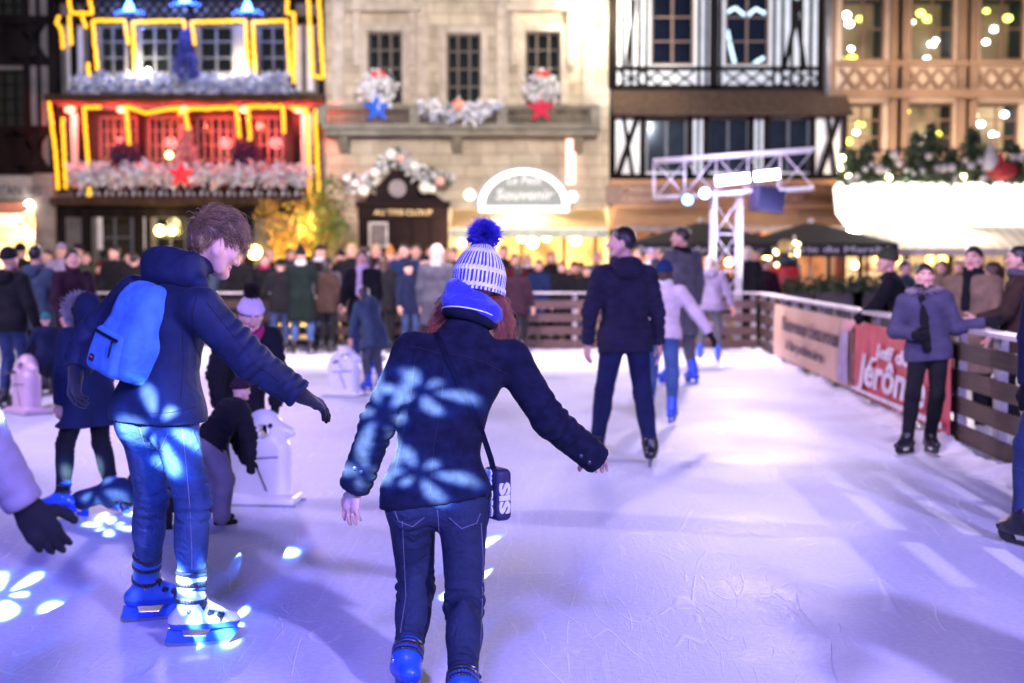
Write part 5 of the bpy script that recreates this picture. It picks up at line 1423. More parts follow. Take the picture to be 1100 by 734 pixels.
for px in (656.5, 688.5, 738.5, 747, 755.5, 803.5, 811.5, 819.5, 868.5, 902): beam(mb, X(px), Zz(193), X(px), Zz(124), .17 if px not in (747, 811.5) else .06, y2)
for py in (124, 192): beam(mb, x0, Zz(py), X(904), Zz(py), .22, y2)
beam(mb, X(662), Zz(190), X(683), Zz(126), .16, y2); beam(mb, X(668), Zz(126), X(678), Zz(190), .12, y2); beam(mb, X(876), Zz(190), X(896), Zz(126), .16, y2); beam(mb, X(884), Zz(126), X(893), Zz(190), .12, y2)
mb.build('timber_frame', [timber], tb)
mb = MB(); mb.prism([(X(655),FY+.02,Zz(96)),(X(655),FY-1.1,Zz(121, FY-1.1)),(X(655),FY-1.1,Zz(124.5, FY-1.1)),(X(655),FY+.02,Zz(101))], (1,0,0), X(905)-X(655)); mb.build('pent_roof', [mat('roof_tiles', (.055,.036,.028), .9, 0, .4, 9, .7, 12, .03, .08)], tb)
brown = mat('shopfront_brown', (.30,.15,.07), .6, 0, .2, 2.5, .2, 30)
mb = MB(); mb.box(x0, X(904), FY-.45, FY+.05, Zz(246), Zz(194)); mb.box(x0-.05, X(905), FY-.6, FY-.455, Zz(200), Zz(194)-.003); sf = mb.build('shopfront', [brown], tb)
plq = mat('plaque_brown', (.13,.06,.035), .5); plt = mat('plaque_text', (.32,.18,.10), .5)
for px, tx_ in ((684,('Maison','d\'Accueil')),(864,('Brasserie','du Marché'))):
    n = 24; pts = [(X(px)+.95*max(-1,min(1,1.25*math.cos(2*PI*i/n))), FY-.5, Zz(209)+.32*max(-1,min(1,1.35*math.sin(2*PI*i/n)))) for i in range(n)]
    mb = MB(); mb.prism(pts, (0,1,0), .045); pq = mb.build('plaque', [plq], sf)
    lettering(tx_[0], .26, (X(px), FY-.51, Zz(209)+.13), (1,0,0), UP, plt, pq, .006, .002, 1.0); lettering(tx_[1], .22, (X(px), FY-.51, Zz(209)-.15), (1,0,0), UP, plt, pq, .006, .002, 1.0)
mb = MB(); mb.box(X(664), X(900), FY+1.6, FY+1.7, ZG, Zz(246)); mb.build('shop_interior', [emat('pub_glow', (1.0,.36,.14), .35, .9, 1.5)], tb)  # emission on the wall stands in for the lit interior
mb = MB()
for px in (664, 700, 735, 770, 812, 850, 900): mb.box(X(px)-.1, X(px)+.1, FY-.3, FY-.1, ZG, Zz(246)-.002)
mb.box(X(664), X(900), FY-.28, FY-.12, ZG, .7); mb.build('shop_posts', [mat('maroon_panel', (.10,.02,.018), .5)], tb)
glow('pub_lamp', (X(840),FY-.5,1.9), 130, (1,.5,.25), .2)
# glowing tubes painting a light garland's reflection in the second window
gl_ = emat('reflection_glow', (.65,.85,1.0), 2)
for pts, w_ in (([(781,30),(785,48),(790,68)],'left curtain of light'),([(778,12),(790,6),(800,14)],'bow over the left sash'),([(803,14),(812,7),(822,12)],'bow over the right sash'),([(806,70),(814,64),(821,60)],'short strand at the lower right')):
    mb = MB(); P3 = [V3(X(a), FY+.4, Zz(b)) for a, b in pts]; mb.tube(P3, .055, 8); tag(mb.build('reflected_garland', [gl_], None, True, loc=P3[0]), 'glowing tube for reflected light in the upper right timber-house window, '+w_, 'reflected lights', 'reflected lights in the upper right window')
# brown-pink awning of that shop
ab = empty('awning', (X(780),FY-1.2,Zz(238)), 'wide dusty orange awning along the brown shopfront', 'awning')
zb, zf = Zz(224), Zz(244, 39.6)
mb = MB(); mb.prism([(X(660),FY-.62,zb),(X(650),39.6,zf),(X(650),39.6,zf-.03),(X(660),FY-.62,zb-.03)], (1,0,0), X(905)-X(660)); mb.build('canopy', [mat('awning_dusty', (.42,.24,.14), .8, 0, .15, 2, .2, 60)], ab)
mb = MB(); mb.box(X(655), X(905), 39.56, 39.58, zf-.14, zf+.03); mb.build('valance', [mat('valance_pale', (.5,.42,.36), .8)], ab)
mb = MB(); mb.tube([(X(668),39.65,zf),(X(668),FY-.5,zf-.1)], .02, 6); mb.tube([(X(895),39.65,zf),(X(895),FY-.5,zf-.1)], .02, 6); mb.build('arms', [alu], ab)
# umbrellas
cloth_b = mat('umbrella_black', (.022,.02,.026), .8, 0, .2, 4)
wl_ = mat('valance_letters', (.55,.56,.62), .7)
def umbrella(label, px, Y, hw, txt):
    cx = at(px, 280, Y)[0]; zt, ze = at(0, 240, Y)[2], at(0, 262, Y)[2]; t = empty('parasol', (cx,Y,0), label, 'parasol', 'black parasols of the terrace'); V = []; F = []
    n = 4; R_ = hw
    cor = [(-R_,-R_),(R_,-R_),(R_,R_),(-R_,R_)]
    mb = MB(); top = [(cx+a*.08, Y+b*.08, zt) for a, b in cor]; bot = [(cx+a, Y+b, ze) for a, b in cor]
    V = top+bot; V += [(x_, y_, z_-.03) for x_, y_, z_ in V]
    F = [(0,1,2,3)]; F += [(k, 4+k, 4+(k+1)%4, (k+1)%4) for k in range(4)]; F += [(8+k, 8+(k+1)%4, 12+(k+1)%4, 12+k) for k in range(4)]; F += [(4+k, 12+k, 12+(k+1)%4, 4+(k+1)%4) for k in range(4)]
    mb.add(V, F); mb.build('canopy', [cloth_b], t)
    mb = MB(); h_ = .32
    mb.box(cx-R_, cx+R_, Y-R_-.012, Y-R_, ze-h_, ze); mb.box(cx-R_, cx+R_, Y+R_, Y+R_+.012, ze-h_, ze); mb.box(cx-R_-.012, cx-R_-.001, Y-R_, Y+R_, ze-h_, ze); mb.box(cx+R_+.001, cx+R_+.012, Y-R_, Y+R_, ze-h_, ze)
    va = mb.build('valance', [cloth_b], t)
    lettering(txt, .2, (cx, Y-R_-.016, ze-h_*.5), (1,0,0), UP, wl_, va, .003, .003, R_*1.8)
    mb = MB(); mb.tube([(cx,Y,ZG),(cx,Y,zt-.02)], .035, 8); mb.ball((cx,Y,zt+.06), .07); mb.build('pole', [alu], t, True)
    mb = MB(); 
    for a, b in cor: mb.tube([(cx,Y,zt-.12),(cx+a*.97,Y+b*.97,ze-.05)], .012, 5)
    mb.build('ribs', [alu], t); mb = MB(); mb.box(cx-.3, cx+.3, Y-.3, Y+.3, ZG, ZG+.1); mb.build('foot', [blackm], t)
    return t
umbrella('black terrace parasol with white lettering, behind the lattice truss tower', 752, 36.0, 1.95, 'Brasserie du Marché  -  Le')
umbrella('black terrace parasol with white lettering, just left of the bright canopy', 870, 36.0, 1.75, 'Brasserie du Marché')
# terrace oddments: heaters, planters, red-skirted figure, red mushroom
fg = empty('festive_figure', at(846,310,33), 'tall festive figure of stacked ornaments on a red skirted drum by the terrace', 'festive figure'); Yf = 33; cx = at(846,0,Yf)[0]
zf_ = lambda py: at(0, py, Yf)[2]
mb = MB(); mb.lathe((cx,Yf,0), [(.42,ZG),(.44,zf_(312)),(.40,zf_(289)),(.36,zf_(287))], 20); mb.build('drum', [mat('drum_red', (.50,.02,.03), .5)], fg, True)
mb = MB(); mb.lathe((cx,Yf,0), [(.3,zf_(287)),(.34,zf_(280)),(.22,zf_(274)),(.1,zf_(270))], 16); mb.build('coat', [mat('figure_black', (.02,.025,.05), .5)], fg, True)
mb = MB(); mb.ball((cx,Yf,zf_(266)), .19, 0); mb.build('head', [mat('figure_gold', (.5,.36,.14), .4)], fg, True)
q = np.random.default_rng(6); mb = MB(); mb2 = MB()
for k in range(22): (mb if k % 2 else mb2).ball((cx+q.uniform(-.32,.32), Yf-.2+q.uniform(-.1,.1), zf_(q.uniform(254,290))), .05, 0, 8, 6)
mb.build('bulb', [emat('figure_lights', (1,.75,.35), 5)], fg, True); mb2.build('bauble', [mat('bauble_silver', (.55,.5,.55), .2, .7)], fg, True)
for i, (px, py, Y) in enumerate(((783,282,37.5),(824,276,38.0),(833,298,38),(880,262,38),(866,270,38.2),(905,268,37.5),(918,285,38),(826,268,38.5))):
    c = at(px, py, Y); t = empty('table_lamp', c, 'small warm terrace lamp under the dusty awning, %s' % ('left of the red figure','left, above the red figure drum','low, beside the red figure drum','high on the right side','between the red figure and the planter','nearest the bright canopy','low, under the edge of the bright canopy','high, behind the red figure')[i], 'lamp', 'small warm lamps of the terrace')
    mb = MB(); mb.ball(c, .10, 0, 10, 8); mb.build('globe', [emat('globe_amber', (1,.62,.25), 11)], t, True); mb = MB(); mb.tube([c-UP*.09, c-UP*.3], .015, 5); mb.build('stem', [blackm], t)
rm = empty('red_heater', at(896,302,36), 'glowing red round-hooded heater standing among the terrace planters', 'heater'); cx = at(894,0,36)[0]; z1_ = at(0,264,36)[2]
mb = MB(); mb.lathe((cx,36,0), [(.02,z1_+.1),(.28,z1_-.02),(.33,z1_-.14),(.1,z1_-.16)], 18); mb.build('hood', [emat('heater_red', (1.0,.07,.02), 1.6)], rm, True); mb = MB(); mb.tube([(cx,36,ZG),(cx,36,z1_-.12)], .05, 8); mb.build('post', [blackm], rm)
plm = [mat('leaf_dark', (.03,.06,.025), .6), mat('leaf_mid', (.07,.12,.045), .6), mat('leaf_pale', (.14,.19,.09), .6)]  # three leaf tones dealt out at random
for i, (px, Y, w_) in enumerate(((866,31.5,.8),(903,31,1.0),(938,31,.8))):
    cx = at(px, 0, Y)[0]; t = empty('planter', (cx,Y,0), 'dark shrub planter behind the right-hand rink fence, %s' % ('nearest the red figure','in the middle of the row','beside the person in the green hat')[i], 'planter', 'planters behind the rink fence')
    zt = at(0, 318, Y)[2]
    mb = MB(); mb.box(cx-w_/2, cx+w_/2, Y-.25, Y+.25, ZG, zt); mb.box(cx-w_/2-.03, cx+w_/2+.03, Y-.28, Y+.28, zt+.002, zt+.06); mb.build('trough', [mat('trough_grey', (.09,.075,.08), .7)], t)
    q = np.random.default_rng(i+20); n = 500; P3 = np.stack([q.uniform(-w_/2,w_/2,n)+cx, q.uniform(-.22,.22,n)+Y, zt+.05+.34*q.uniform(size=n)*(.5+.5*np.sin(q.uniform(size=n)*9))], 1); V, F = leaf_cards(P3, .12, q, up=(0,0,.6)); mesh_obj('shrub', V, F, plm, t, q.integers(0,3,n))

# ---- beige house on the right with lit windows -------------------------------------------
be = empty('beige_house', (X(1010),FY,0), 'beige timber-panelled house with glowing windows above the bright white canopy', 'house')
x0, x1 = X(885.5), X(1190)
beige = mat('beige_wood', (.15,.095,.065), .8, 0, .2, 2, .3, 20, .01, .1, 0, (1,1,.3)); beige_l = mat('beige_panel', (.42,.33,.25), .85, 0, .12, 2, .3, 20, .01, .1)
w1 = [(X(a),X(b),Zz(65),Zz(-4)) for a, b in ((901,947),(975,1021),(1049,1096),(1122,1168))]; w2 = [(X(a),X(b),Zz(166),Zz(110)) for a, b in ((902,946),(972,1022),(1044,1092),(1120,1168))]
dg = (X(905),X(1190),ZG,Zz(236))
mb = MB(); walls(mb, x0, x1, ZG, Zz(-30), w1+w2+[dg], FY, FY+.35); mb.build('wall', [beige_l], be)
fb = mat('frame_chestnut', (.12,.06,.035), .6)
lit = emat('lit_room', (1.0,.55,.25), .10, .8, 1.2); lit2 = emat('lit_room_bright', (1.0,.58,.28), .45, .8, 1.0)  # room backs emit on their own in place of lamps inside
for h in w1: window(be, h, FY, fb, 2, 2, back=lit, depth=1.4)
for h in w2: window(be, h, FY, fb, 2, 3, back=lit2, depth=1.4)
for px in (888, 958, 966, 1030, 1039, 1105, 1113, 1180): mb = MB(); mb.box(X(px)-.17, X(px)+.17, FY-.16, FY-.002, Zz(196), Zz(-30)); mb.build('column', [beige], be)
for d_, a_, b_ in ((.24,72,66),(.3,106,97),(.24,196,168)): mb = MB(); mb.box(x0, x1, FY-d_, FY-.165, Zz(a_), Zz(b_)); mb.build('cornice', [beige], be)
for a in (900, 972, 1045, 1118):
    mb = MB()
    for k in range(3):
        xa, xb = X(a+k*17), X(a+k*17+15); beam(mb, xa, Zz(95), xb, Zz(74), .12, FY-.02); beam(mb, xb, Zz(95), xa, Zz(74), .12, FY-.02)
    mb.build('lattice_panel', [beige], be)
q = np.random.default_rng(9)
spots = [(905,12),(917,20),(914,10),(925,17),(918,48),(921,58),(913,60),(978,22),(992,10),(1003,14),(1008,42),(1012,38),(1000,60),(985,18),(1053,12),(1062,8),(1072,27),(1085,16),(1066,40),
         (907,122),(924,140),(930,131),(915,150),(977,118),(1003,143),(992,150),(1012,142),(988,160),(1050,122),(1062,130),(1075,142),(1086,120)]
bl = [emat('bokeh_yellow', (1,.72,.06), 8), emat('bokeh_warm', (1,.84,.5), 11), emat('bokeh_white', (1,.95,.85), 11), emat('bokeh_green', (.75,.85,.1), 6)]
for i, (px, py) in enumerate(spots):
    c = V3(X(px), FY+.55+.5*q.uniform(), Zz(py)); mb = MB(); mb.ball(c, q.uniform(.07,.12), 0, 10, 7, (1.2,1,.9))  # each ball glows in place of a light reflected in the pane
    tag(mb.build('glow_ball', [bl[q.integers(0,4)]], None, True, loc=c), 'small glowing ball added for a light reflected in the beige house window', 'bulb', 'glowing balls for reflected lights in the beige house windows')
for px in (925, 998, 1070): glow('beige_wash', (X(px), FY-1.3, Zz(170)), 150, (1,.80,.60), .3)
for px in (925, 998, 1070): glow('beige_wash_high', (X(px), FY-1.6, Zz(70)), 120, (1,.80,.62), .3)
# terrace rail with firs, and the white canopy in front
TY = 37.0
tc_ = empty('shop_canopy', (X(1010, TY),TY,Zz(220,TY)), 'glaring white illuminated fascia canopy over a cream awning on the right', 'canopy')
xa, xb = at(900,0,TY)[0], at(1200,0,TY)[0]; z0_, z1_ = at(0,244,TY)[2], at(0,196,TY)[2]
fas = MB(); n = 10
pts = [(xa+.35, TY, z0_), (xa+.08, TY, z0_+.35), (xa, TY, z1_-.15), (xa+.1, TY, z1_), (xb, TY, z1_), (xb, TY, z0_)]
fas.prism(pts, (0,1,0), .25); fas.build('lit_fascia', [emat('fascia_white', (1.0,.93,.80), 2.0)], tc_)
mb = MB(); 
for sg, px in ((-1, 976), (1, 990)):
    c = at(px, 216, TY); mb.tube([V3(c[0]+.14*math.cos(a), TY-.02, c[2]+.14*math.sin(a)) for a in np.linspace(.3, PI-.3, 9)], .02, 6)
mb.build('emblem', [mat('emblem_grey', (.25,.22,.2), .5)], tc_)
mb = MB(); mb.box(xa+.1, xb, TY+.255, FY-.1, z1_-.25, z1_-.1); mb.build('deck', [beige], tc_)
zb, zf = at(0,243,TY)[2], at(0,268,35.2)[2]
str_ = _mc.get('awning_stripe')
def stripe_mat():
    m, nt, b = _new('awning_stripe'); N = nt.nodes; L = nt.links; tc = N.new('ShaderNodeTexCoord'); w_ = N.new('ShaderNodeTexWave'); w_.bands_direction = 'X'; w_.inputs['Scale'].default_value = 1.15; w_.inputs['Distortion'].default_value = .1
    L.new(tc.outputs['Object'], w_.inputs['Vector']); cr = N.new('ShaderNodeValToRGB'); cr.color_ramp.interpolation = 'CONSTANT'; cr.color_ramp.elements[0].color = (.55,.47,.36,1); cr.color_ramp.elements[1].position = .5; cr.color_ramp.elements[1].color = (.70,.63,.52,1)
    L.new(w_.outputs[0], cr.inputs[0]); L.new(cr.outputs[0], b.inputs['Base Color']); b.inputs['Roughness'].default_value = .85; b.inputs['Transmission Weight'].default_value = 0
    return m
mb = MB(); mb.prism([(xa+.3,TY-.02,zb),(xa+.75,35.2,zf),(xa+.75,35.2,zf-.03),(xa+.3,TY-.02,zb-.03)], (1,0,0), xb-xa-.5); mb.build('awning_cloth', [stripe_mat()], tc_)
mb = MB(); mb.box(xa+.78, xb, 35.16, 35.18, zf-.16, zf+.02); mb.build('valance', [mat('valance_cream', (.62,.55,.45), .8)], tc_)
mb = MB()
for px in (935, 1010, 1085, 1150): mb.tube([(at(px,0,35.4)[0],35.4,ZG),(at(px,0,35.4)[0],35.4,zf)], .04, 8)
mb.build('posts', [mat('post_brown', (.08,.05,.035), .6)], tc_)
lamp('canopy_glow', 'AREA', ((xa+xb)/2-1, TY-.3, (z0_+z1_)/2), ((xa+xb)/2-6, 12, .5), 160, (1,.9,.78), 2.2)
lamp('awning_under', 'AREA', ((xa+xb)/2-1.2, 36.4, zf+.0), ((xa+xb)/2-1.2, 36.4, 0), 260, (1,.78,.5), 1.6)
c = at(917,250,36.6); mb = MB(); mb.ball(c, .17); tag(mb.build('flood_lamp', [emat('flood_hot', (1,1,.92), 30)], None, True, loc=c), 'dazzling small floodlight at the left end of the white canopy', 'lamp')
# stall behind
sb = empty('market_stall', (at(1020,0,38.5)[0],38.5,0), 'warm-lit stall back with shelves under the cream awning', 'stall')
xs0, xs1 = at(922,0,38.5)[0], at(1180,0,38.5)[0]
mb = MB(); mb.box(xs0, xs1, 39.4, 39.5, ZG, at(0,262,38.5)[2]); mb.build('back_wall', [emat('stall_glow', (1.0,.62,.30), .62, .6, .9)], sb)  # stall back emits the warm light itself
mb = MB()
for z_ in (.9, 1.35, 1.8): mb.box(xs0, xs1, 38.9, 39.35, z_, z_+.04)
mb.box(xs0, xs1, 38.2, 38.8, ZG, .9)
for px in (930, 980, 1028, 1062, 1110): mb.box(at(px,0,38.5)[0]-.06, at(px,0,38.5)[0]+.06, 38.6, 38.75, ZG, at(0,262,38.5)[2])
mb.build('shelves', [timber_b], sb)
for i in range(26):
    x_ = xs0+.25+i*(xs1-xs0-.5)/26+q.uniform(-.05,.05); z_ = (.945,1.395,1.845)[i % 3]; cc = [(.55,.28,.05),(.5,.08,.04),(.6,.45,.2),(.15,.2,.08)][i % 4]
    mb = MB(); h_ = q.uniform(.16,.28); mb.lathe((x_,39.1,z_), [(.09,0),(.1,h_*.6),(.05,h_*.8),(.05,h_)], 12)
    tag(mb.build('jar', [mat('jar_%d' % (i % 4), cc, .3)], None, True, loc=(x_,39.1,z_)), 'glazed jar on the shelves of the warm-lit stall', 'jar', 'jars on the stall shelves')
for i, px in enumerate((944, 962, 1000, 1012, 1048)):
    c = at(px, 279, 37.6); t = empty('stall_lamp', c, 'round amber stall lamp hanging under the cream awning, %s from its left end' % ('first','second','third','fourth','fifth')[i], 'lamp', 'amber lamps of the stall'); mb = MB(); mb.ball(c, .14, 0, 12, 8); mb.build('globe', [emat('globe_orange', (1,.5,.10), 5)], t, True); mb = MB(); mb.tube([c+UP*.12, c+UP*.55], .01, 5); mb.build('cord', [blackm], t)
# firs and rail on the terrace
rl = empty('terrace_rail', (X(1000,TY),TY+.2,z1_), 'iron rail of the terrace over the white canopy', 'railing')
mb = MB(); za = z1_-.1; mb.tube([(xa+.15,TY+.35,za+.95),(xb,TY+.35,za+.95)], .03, 6); mb.tube([(xa+.15,TY+.35,za+.12),(xb,TY+.35,za+.12)], .02, 6)
for i in range(70): x_ = xa+.2+i*(xb-xa-.3)/70; mb.tube([(x_,TY+.35,za),(x_,TY+.35,za+.95)], .012, 5)
mb.build('bars', [blackm], rl)
def fir(label, px, h, r, seed, group='firs on the terrace'):
    c = V3(at(px,0,TY+.15)[0], TY+.12, z1_-.08); q = np.random.default_rng(seed); n = 1100; t = q.uniform(size=n)**1.3; a = q.uniform(0,2*PI,n); rr = r*(1-t*.85)*(.6+.4*np.abs(np.sin(t*16+a)))*q.uniform(.35,1,n)
    P3 = np.stack([c[0]+np.cos(a)*rr, c[1]+np.sin(a)*rr*.8, c[2]+.06+t*h], 1); V, F = leaf_cards(P3, .15, q, up=(0,0,.3)); o = empty('fir_tree', c, label, 'fir', group)
    mesh_obj('crown', V, F, plm, o, q.integers(0,3,n)); mb = MB(); mb.tube([c, c+UP*h*.9], [.05,.02], 6); mb.build('trunk', [timber_b], o)
for i, (px, h, r) in enumerate(((915,.8,.35),(933,.95,.4),(955,.7,.34),(985,1.25,.6),(1003,1.45,.6),(1025,.8,.42),(1047,1.35,.65),(1066,.8,.4),(1092,.95,.45),(1125,1.2,.5))):
    fir('small dark fir on the terrace, %s from the left' % ('first','second','third','fourth','fifth, the tallest','sixth','seventh, broad','eighth','ninth','tenth')[i], px, h, r, 40+i)
for i in range(26):
    px = 908+i*7.6+q.uniform(-2,2); c = V3(at(px,0,TY)[0], TY-.05-.1*q.uniform(), z1_+q.uniform(.05,.75)); mb = MB(); mb.ball(c, q.uniform(.07,.13), 0, 10, 7)
    tag(mb.build('bauble', [mat('bauble_pearl', (.7,.68,.6), .35)], None, True, loc=c), 'pale pearl bauble in the terrace firs over the white canopy', 'bauble', 'pearl baubles on the terrace')
for i, (px, py) in enumerate(((912,190),(955,191),(1035,190),(905,170),(904,180))):
    c = at(px, py, TY-.1); mb = MB(); mb.ball(c, .07, 0, 10, 7); tag(mb.build('glow_ball', [bl[1]], None, True, loc=c), 'warm fairy bulb along the top edge of the white canopy', 'bulb', 'fairy bulbs along the canopy edge')
c = V3(at(1078,0,TY)[0], TY-.1, at(0,184,TY)[2]); mb = MB(); mb.ball(c, .36, 0, 14, 10, (1.2,.8,.7)); mb.ball(c+V3(-.1,0,.3), .16); tag(mb.build('gift_sack', [mat('sack_red', (.6,.05,.05), .6)], None, True, loc=c), 'plump red sack among the terrace firs', 'sack')
c = V3(at(1066,0,TY)[0], TY-.1, at(0,172,TY)[2]); mb = MB(); mb.lathe(c-UP*.3, [(.2,0),(.22,.3),(.12,.5),(.02,.75)], 14); tag(mb.build('candle_ornament', [mat('candle_white', (.8,.78,.72), .5)], None, True, loc=c), 'white candle-shaped ornament beside the red sack on the terrace', 'ornament')
# drainpipe between the houses
mb = MB(); mb.tube([(X(884.6),FY-.25,Zz(120)),(X(884.6),FY-.25,Zz(-30))], .09, 10); tag(mb.build('drainpipe', [mat('zinc', (.2,.2,.22), .5, .5)], None, True, loc=(X(884.6),FY-.25,Zz(120))), 'grey zinc drainpipe between the black-and-white house and the beige house', 'drainpipe')
# bush in front of the restaurant, amber lamplight put into its leaf colours
def bush(label, px, Y, h, r, seed):
    c = V3(at(px,0,Y)[0], Y, ZG); q = np.random.default_rng(seed); t = empty('lit_tree', c, label, 'tree'); cl = []
    for k in range(16): cl.append((c+V3(q.uniform(-r,r)*.75, q.uniform(-r,r)*.6, q.uniform(.3,.95)*h), q.uniform(.25,.45)*r*1.3))
    n = 3000; idx = q.integers(0, 16, n); d = q.normal(size=(n,3)); d /= np.linalg.norm(d, axis=1, keepdims=True)
    P3 = np.array([cl[i][0] for i in idx])+d*np.array([cl[i][1] for i in idx])[:,None]*q.uniform(.4,1,(n,1)); V, F = leaf_cards(P3, .15, q)
    la = [mat('leaf_lamplit_amber', (.35,.17,.03), .6), mat('leaf_lamplit_gold', (.30,.22,.04), .6), mat('leaf_green', (.10,.17,.04), .6)]
    side = (P3[:,0]-c[0])/r+q.normal(size=n)*.4; mi = np.where(side > .35, 2, np.where(q.uniform(size=n) < .5, 0, 1)); mesh_obj('crown', V, F, la, t, mi)  # amber and gold leaves paint the lamplit side, the right stays green
    mb = MB()
    for k in range(9): e = cl[k][0]; mb.tube([c+V3(q.uniform(-.1,.1),0,0), c*.4+e*.6+V3(0,0,-.1), e], [.05,.03,.012], 6)
    mb.build('trunk', [timber_b], t, True)
    glow('tree_uplight', c+V3(-.2,-1.0,1.2), 420, (1,.62,.16), .2); glow('tree_inner', c+V3(.2,-.3,2.6), 110, (1,.7,.2), .2)
bush('bushy tree lit from below, amber light in its leaf colour, in front of the restaurant and stone house', 322, 39.5, 3.8, 1.2, 31)
# ------------------------------------------------------------------ the woman in the middle, seen from behind
def hero_woman():
    Y = 5.39; H = 1.64
    base = gnd(487, 738)
    J = pose(base[0], Y, H, 0.06, lean=.16, ankle=.16)
    P = lambda px, py, dY=0: at(px, py, Y+dY)
    J['pel'] = P(468, 520, .0); J['waist'] = P(474, 455, .03); J['chest'] = P(487, 405, .1); J['neck'] = P(503, 345, .17)
    J['sp'] = nrm(J['neck']-J['pel']); J['rt'] = nrm(V3(1,.05,-.03)); J['rt2'] = nrm(V3(1,.03,-.1)); 
    J['rt2'] = nrm(J['rt2']-J['sp']*(J['rt2']@J['sp'])); J['fw2'] = np.cross(J['sp'], J['rt2']); J['fw'] = nrm(V3(-.05,1,0))
    J['sl'] = P(443, 378, .14); J['sr'] = P(549, 386, .14)
    J['el'] = P(405, 456, .05); J['wl'] = P(381, 524, .12); J['hdl'] = nrm(P(374, 560, .12)-J['wl'])
    J['er'] = P(590, 452, .08); J['wr'] = P(641, 494, .2); J['hdr'] = nrm(P(652, 512, .75)-J['wr'])
    J['hl'] = P(442, 540); J['hip_r'] = P(497, 543)
    J['kl'] = P(447, 634, .14); J['al'] = P(437, 708, -.12)
    J['kr'] = P(499, 652, -.08); J['ar'] = P(497, 738, -.42)
    J['fl'] = nrm(V3(-.3,.95,-.12)); J['fr'] = nrm(V3(.18,1,0)); J['ul'] = nrm(V3(-.05,.25,1))
    J['hf'] = nrm(V3(.12,.93,-.34)); J['hr'] = nrm(V3(.99,-.13,-.06)); J['hu'] = np.cross(J['hr'], J['hf']); J['hr'] = np.cross(J['hf'], J['hu'])
    J['head'] = P(514, 308, .27)
    p = Person('woman skating away with outstretched arms, bobble hat, blue scarf and dark coat', J, .0085, None, 3, base*V3(1,1,0))
    glove = None
    p.body(hand_kw=({'curl':.28,'spread':.22},{'curl':.3}), palm=(nrm(V3(.5,.6,.1)), nrm(V3(-.1,-.2,-1))))
    coatm = mat('navy_wool', (.009,.010,.023), .95, 0, .4, 24, .5, 240, .003, .1, .03, None, .7, 5.5)
    jean = denim('ink_denim', (.008,.012,.030), (.026,.038,.075))
    hemp = P(467, 538, 0)
    p.coat(coatm, 'coat', hem=.06, puff=.004, flare=.012, fold=.010, waist=.01, sleeve=1.0, collar=False, hempt=hemp, hemn=nrm(V3(.16,0,-1)), thigh=.6, cuffr=.012, noise=.003)
    coat = [c for c in p.root.children if c.name.startswith('coat')][0]
    p.trousers(jean, .004, fold=.010, res=.0085, bottom=.03, top=.02)
    # stand-up collar with its pale piping
    c = J['neck']+J['sp']*.012; ax = nrm(J['sp']-.1*J['fw2']+.1*J['rt2'])
    p.put('collar', [tor(c+ax*.0, ax, .088, .022, .02, (J['fw2'],1.05)), tor(c+ax*.022, ax, .082, .018, .02, (J['fw2'],1.05))], .007, coatm, noise=[(.002,12)])
    pts = []
    for a in np.linspace(-2.5, 2.5, 44):
        e = J['rt2']*math.sin(a)-J['fw2']*math.cos(a)*1.05
        pts.append(c+ax*.012+e*.113)
    mb = MB(); mb.tube(pts, .0028, 6); mb.build('collar_piping', [mat('piping', (.75,.75,.78), .6)], p.root, True)
    scm = mat('blue_scarf', (.03,.035,.42), .85, 0, .3, 14, .4, 220, .003, .3, .3, None, .5, 20)
    # scarf: thick wraps rising to the back of the hat
    s0 = J['neck']+J['sp']*.06+J['fw2']*.02
    p.put('scarf', [tor(s0+J['rt2']*.008, nrm(J['sp']-.25*J['fw2']+.15*J['rt2']), .088, .04, .02, (J['fw2'],1.1)), tor(s0+J['sp']*.045+J['fw2']*.015-J['rt2']*.008, nrm(J['sp']-.3*J['fw2']+.38*J['rt2']), .076, .038, .02, (J['fw2'],1.12)),
                    cone(s0+J['fw2']*.1-J['rt2']*.03, s0+J['fw2']*.15-J['sp']*.2, .045, .05, .03, (J['fw2'],.5))], .006, scm,
          fold=[(s0-J['rt2']*.12, s0+J['rt2']*.12, .005, .05, .5, .8)], noise=[(.006,7),(.004,15)])
    # knitted hat: ribs and rows, pale with blue bands
    hatw = mat('knit_white', (.70,.68,.80), .95, 0, .2, 40, .3, 300, .002, .2, .3); hatb = mat('knit_blue', (.045,.045,.42), .95, 0, .3, 40, .3, 300, .002, .2, .3)
    g, R = p.g, p.R; nt_, nr = 216, 84; Vh = []; mi = []
    prof = lambda t: (.102*(1-.02*t) if t < .3 else .102*math.cos((t-.3)/.7*PI*.5*.955)**.62)
    axh = R@nrm(V3(.04,-.16,1)); e1 = nrm(R@V3(1,0,0)-axh*((R@V3(1,0,0))@axh)); e2 = np.cross(axh, e1)
    cen = g(0,-.012,-.018)
    for j in range(nr+1):
        t = j/nr; rr = prof(t); h = -.015+.205*t
        for i in range(nt_):
            a = 2*PI*i/nt_; rib = abs(math.sin(a*20)); row = abs(math.sin(t*nr*.5*PI*.5+(.9 if int(a*40/(2*PI))%2 else 0)))
            r_ = rr*(1+.05*rib**.7*(.6+.4*row)) + .002*math.sin(a*3+t*5)
            if t < .12: r_ += .004
            Vh.append(cen+axh*h+e1*math.cos(a)*r_+e2*math.sin(a)*r_*1.13)
    Fh = []
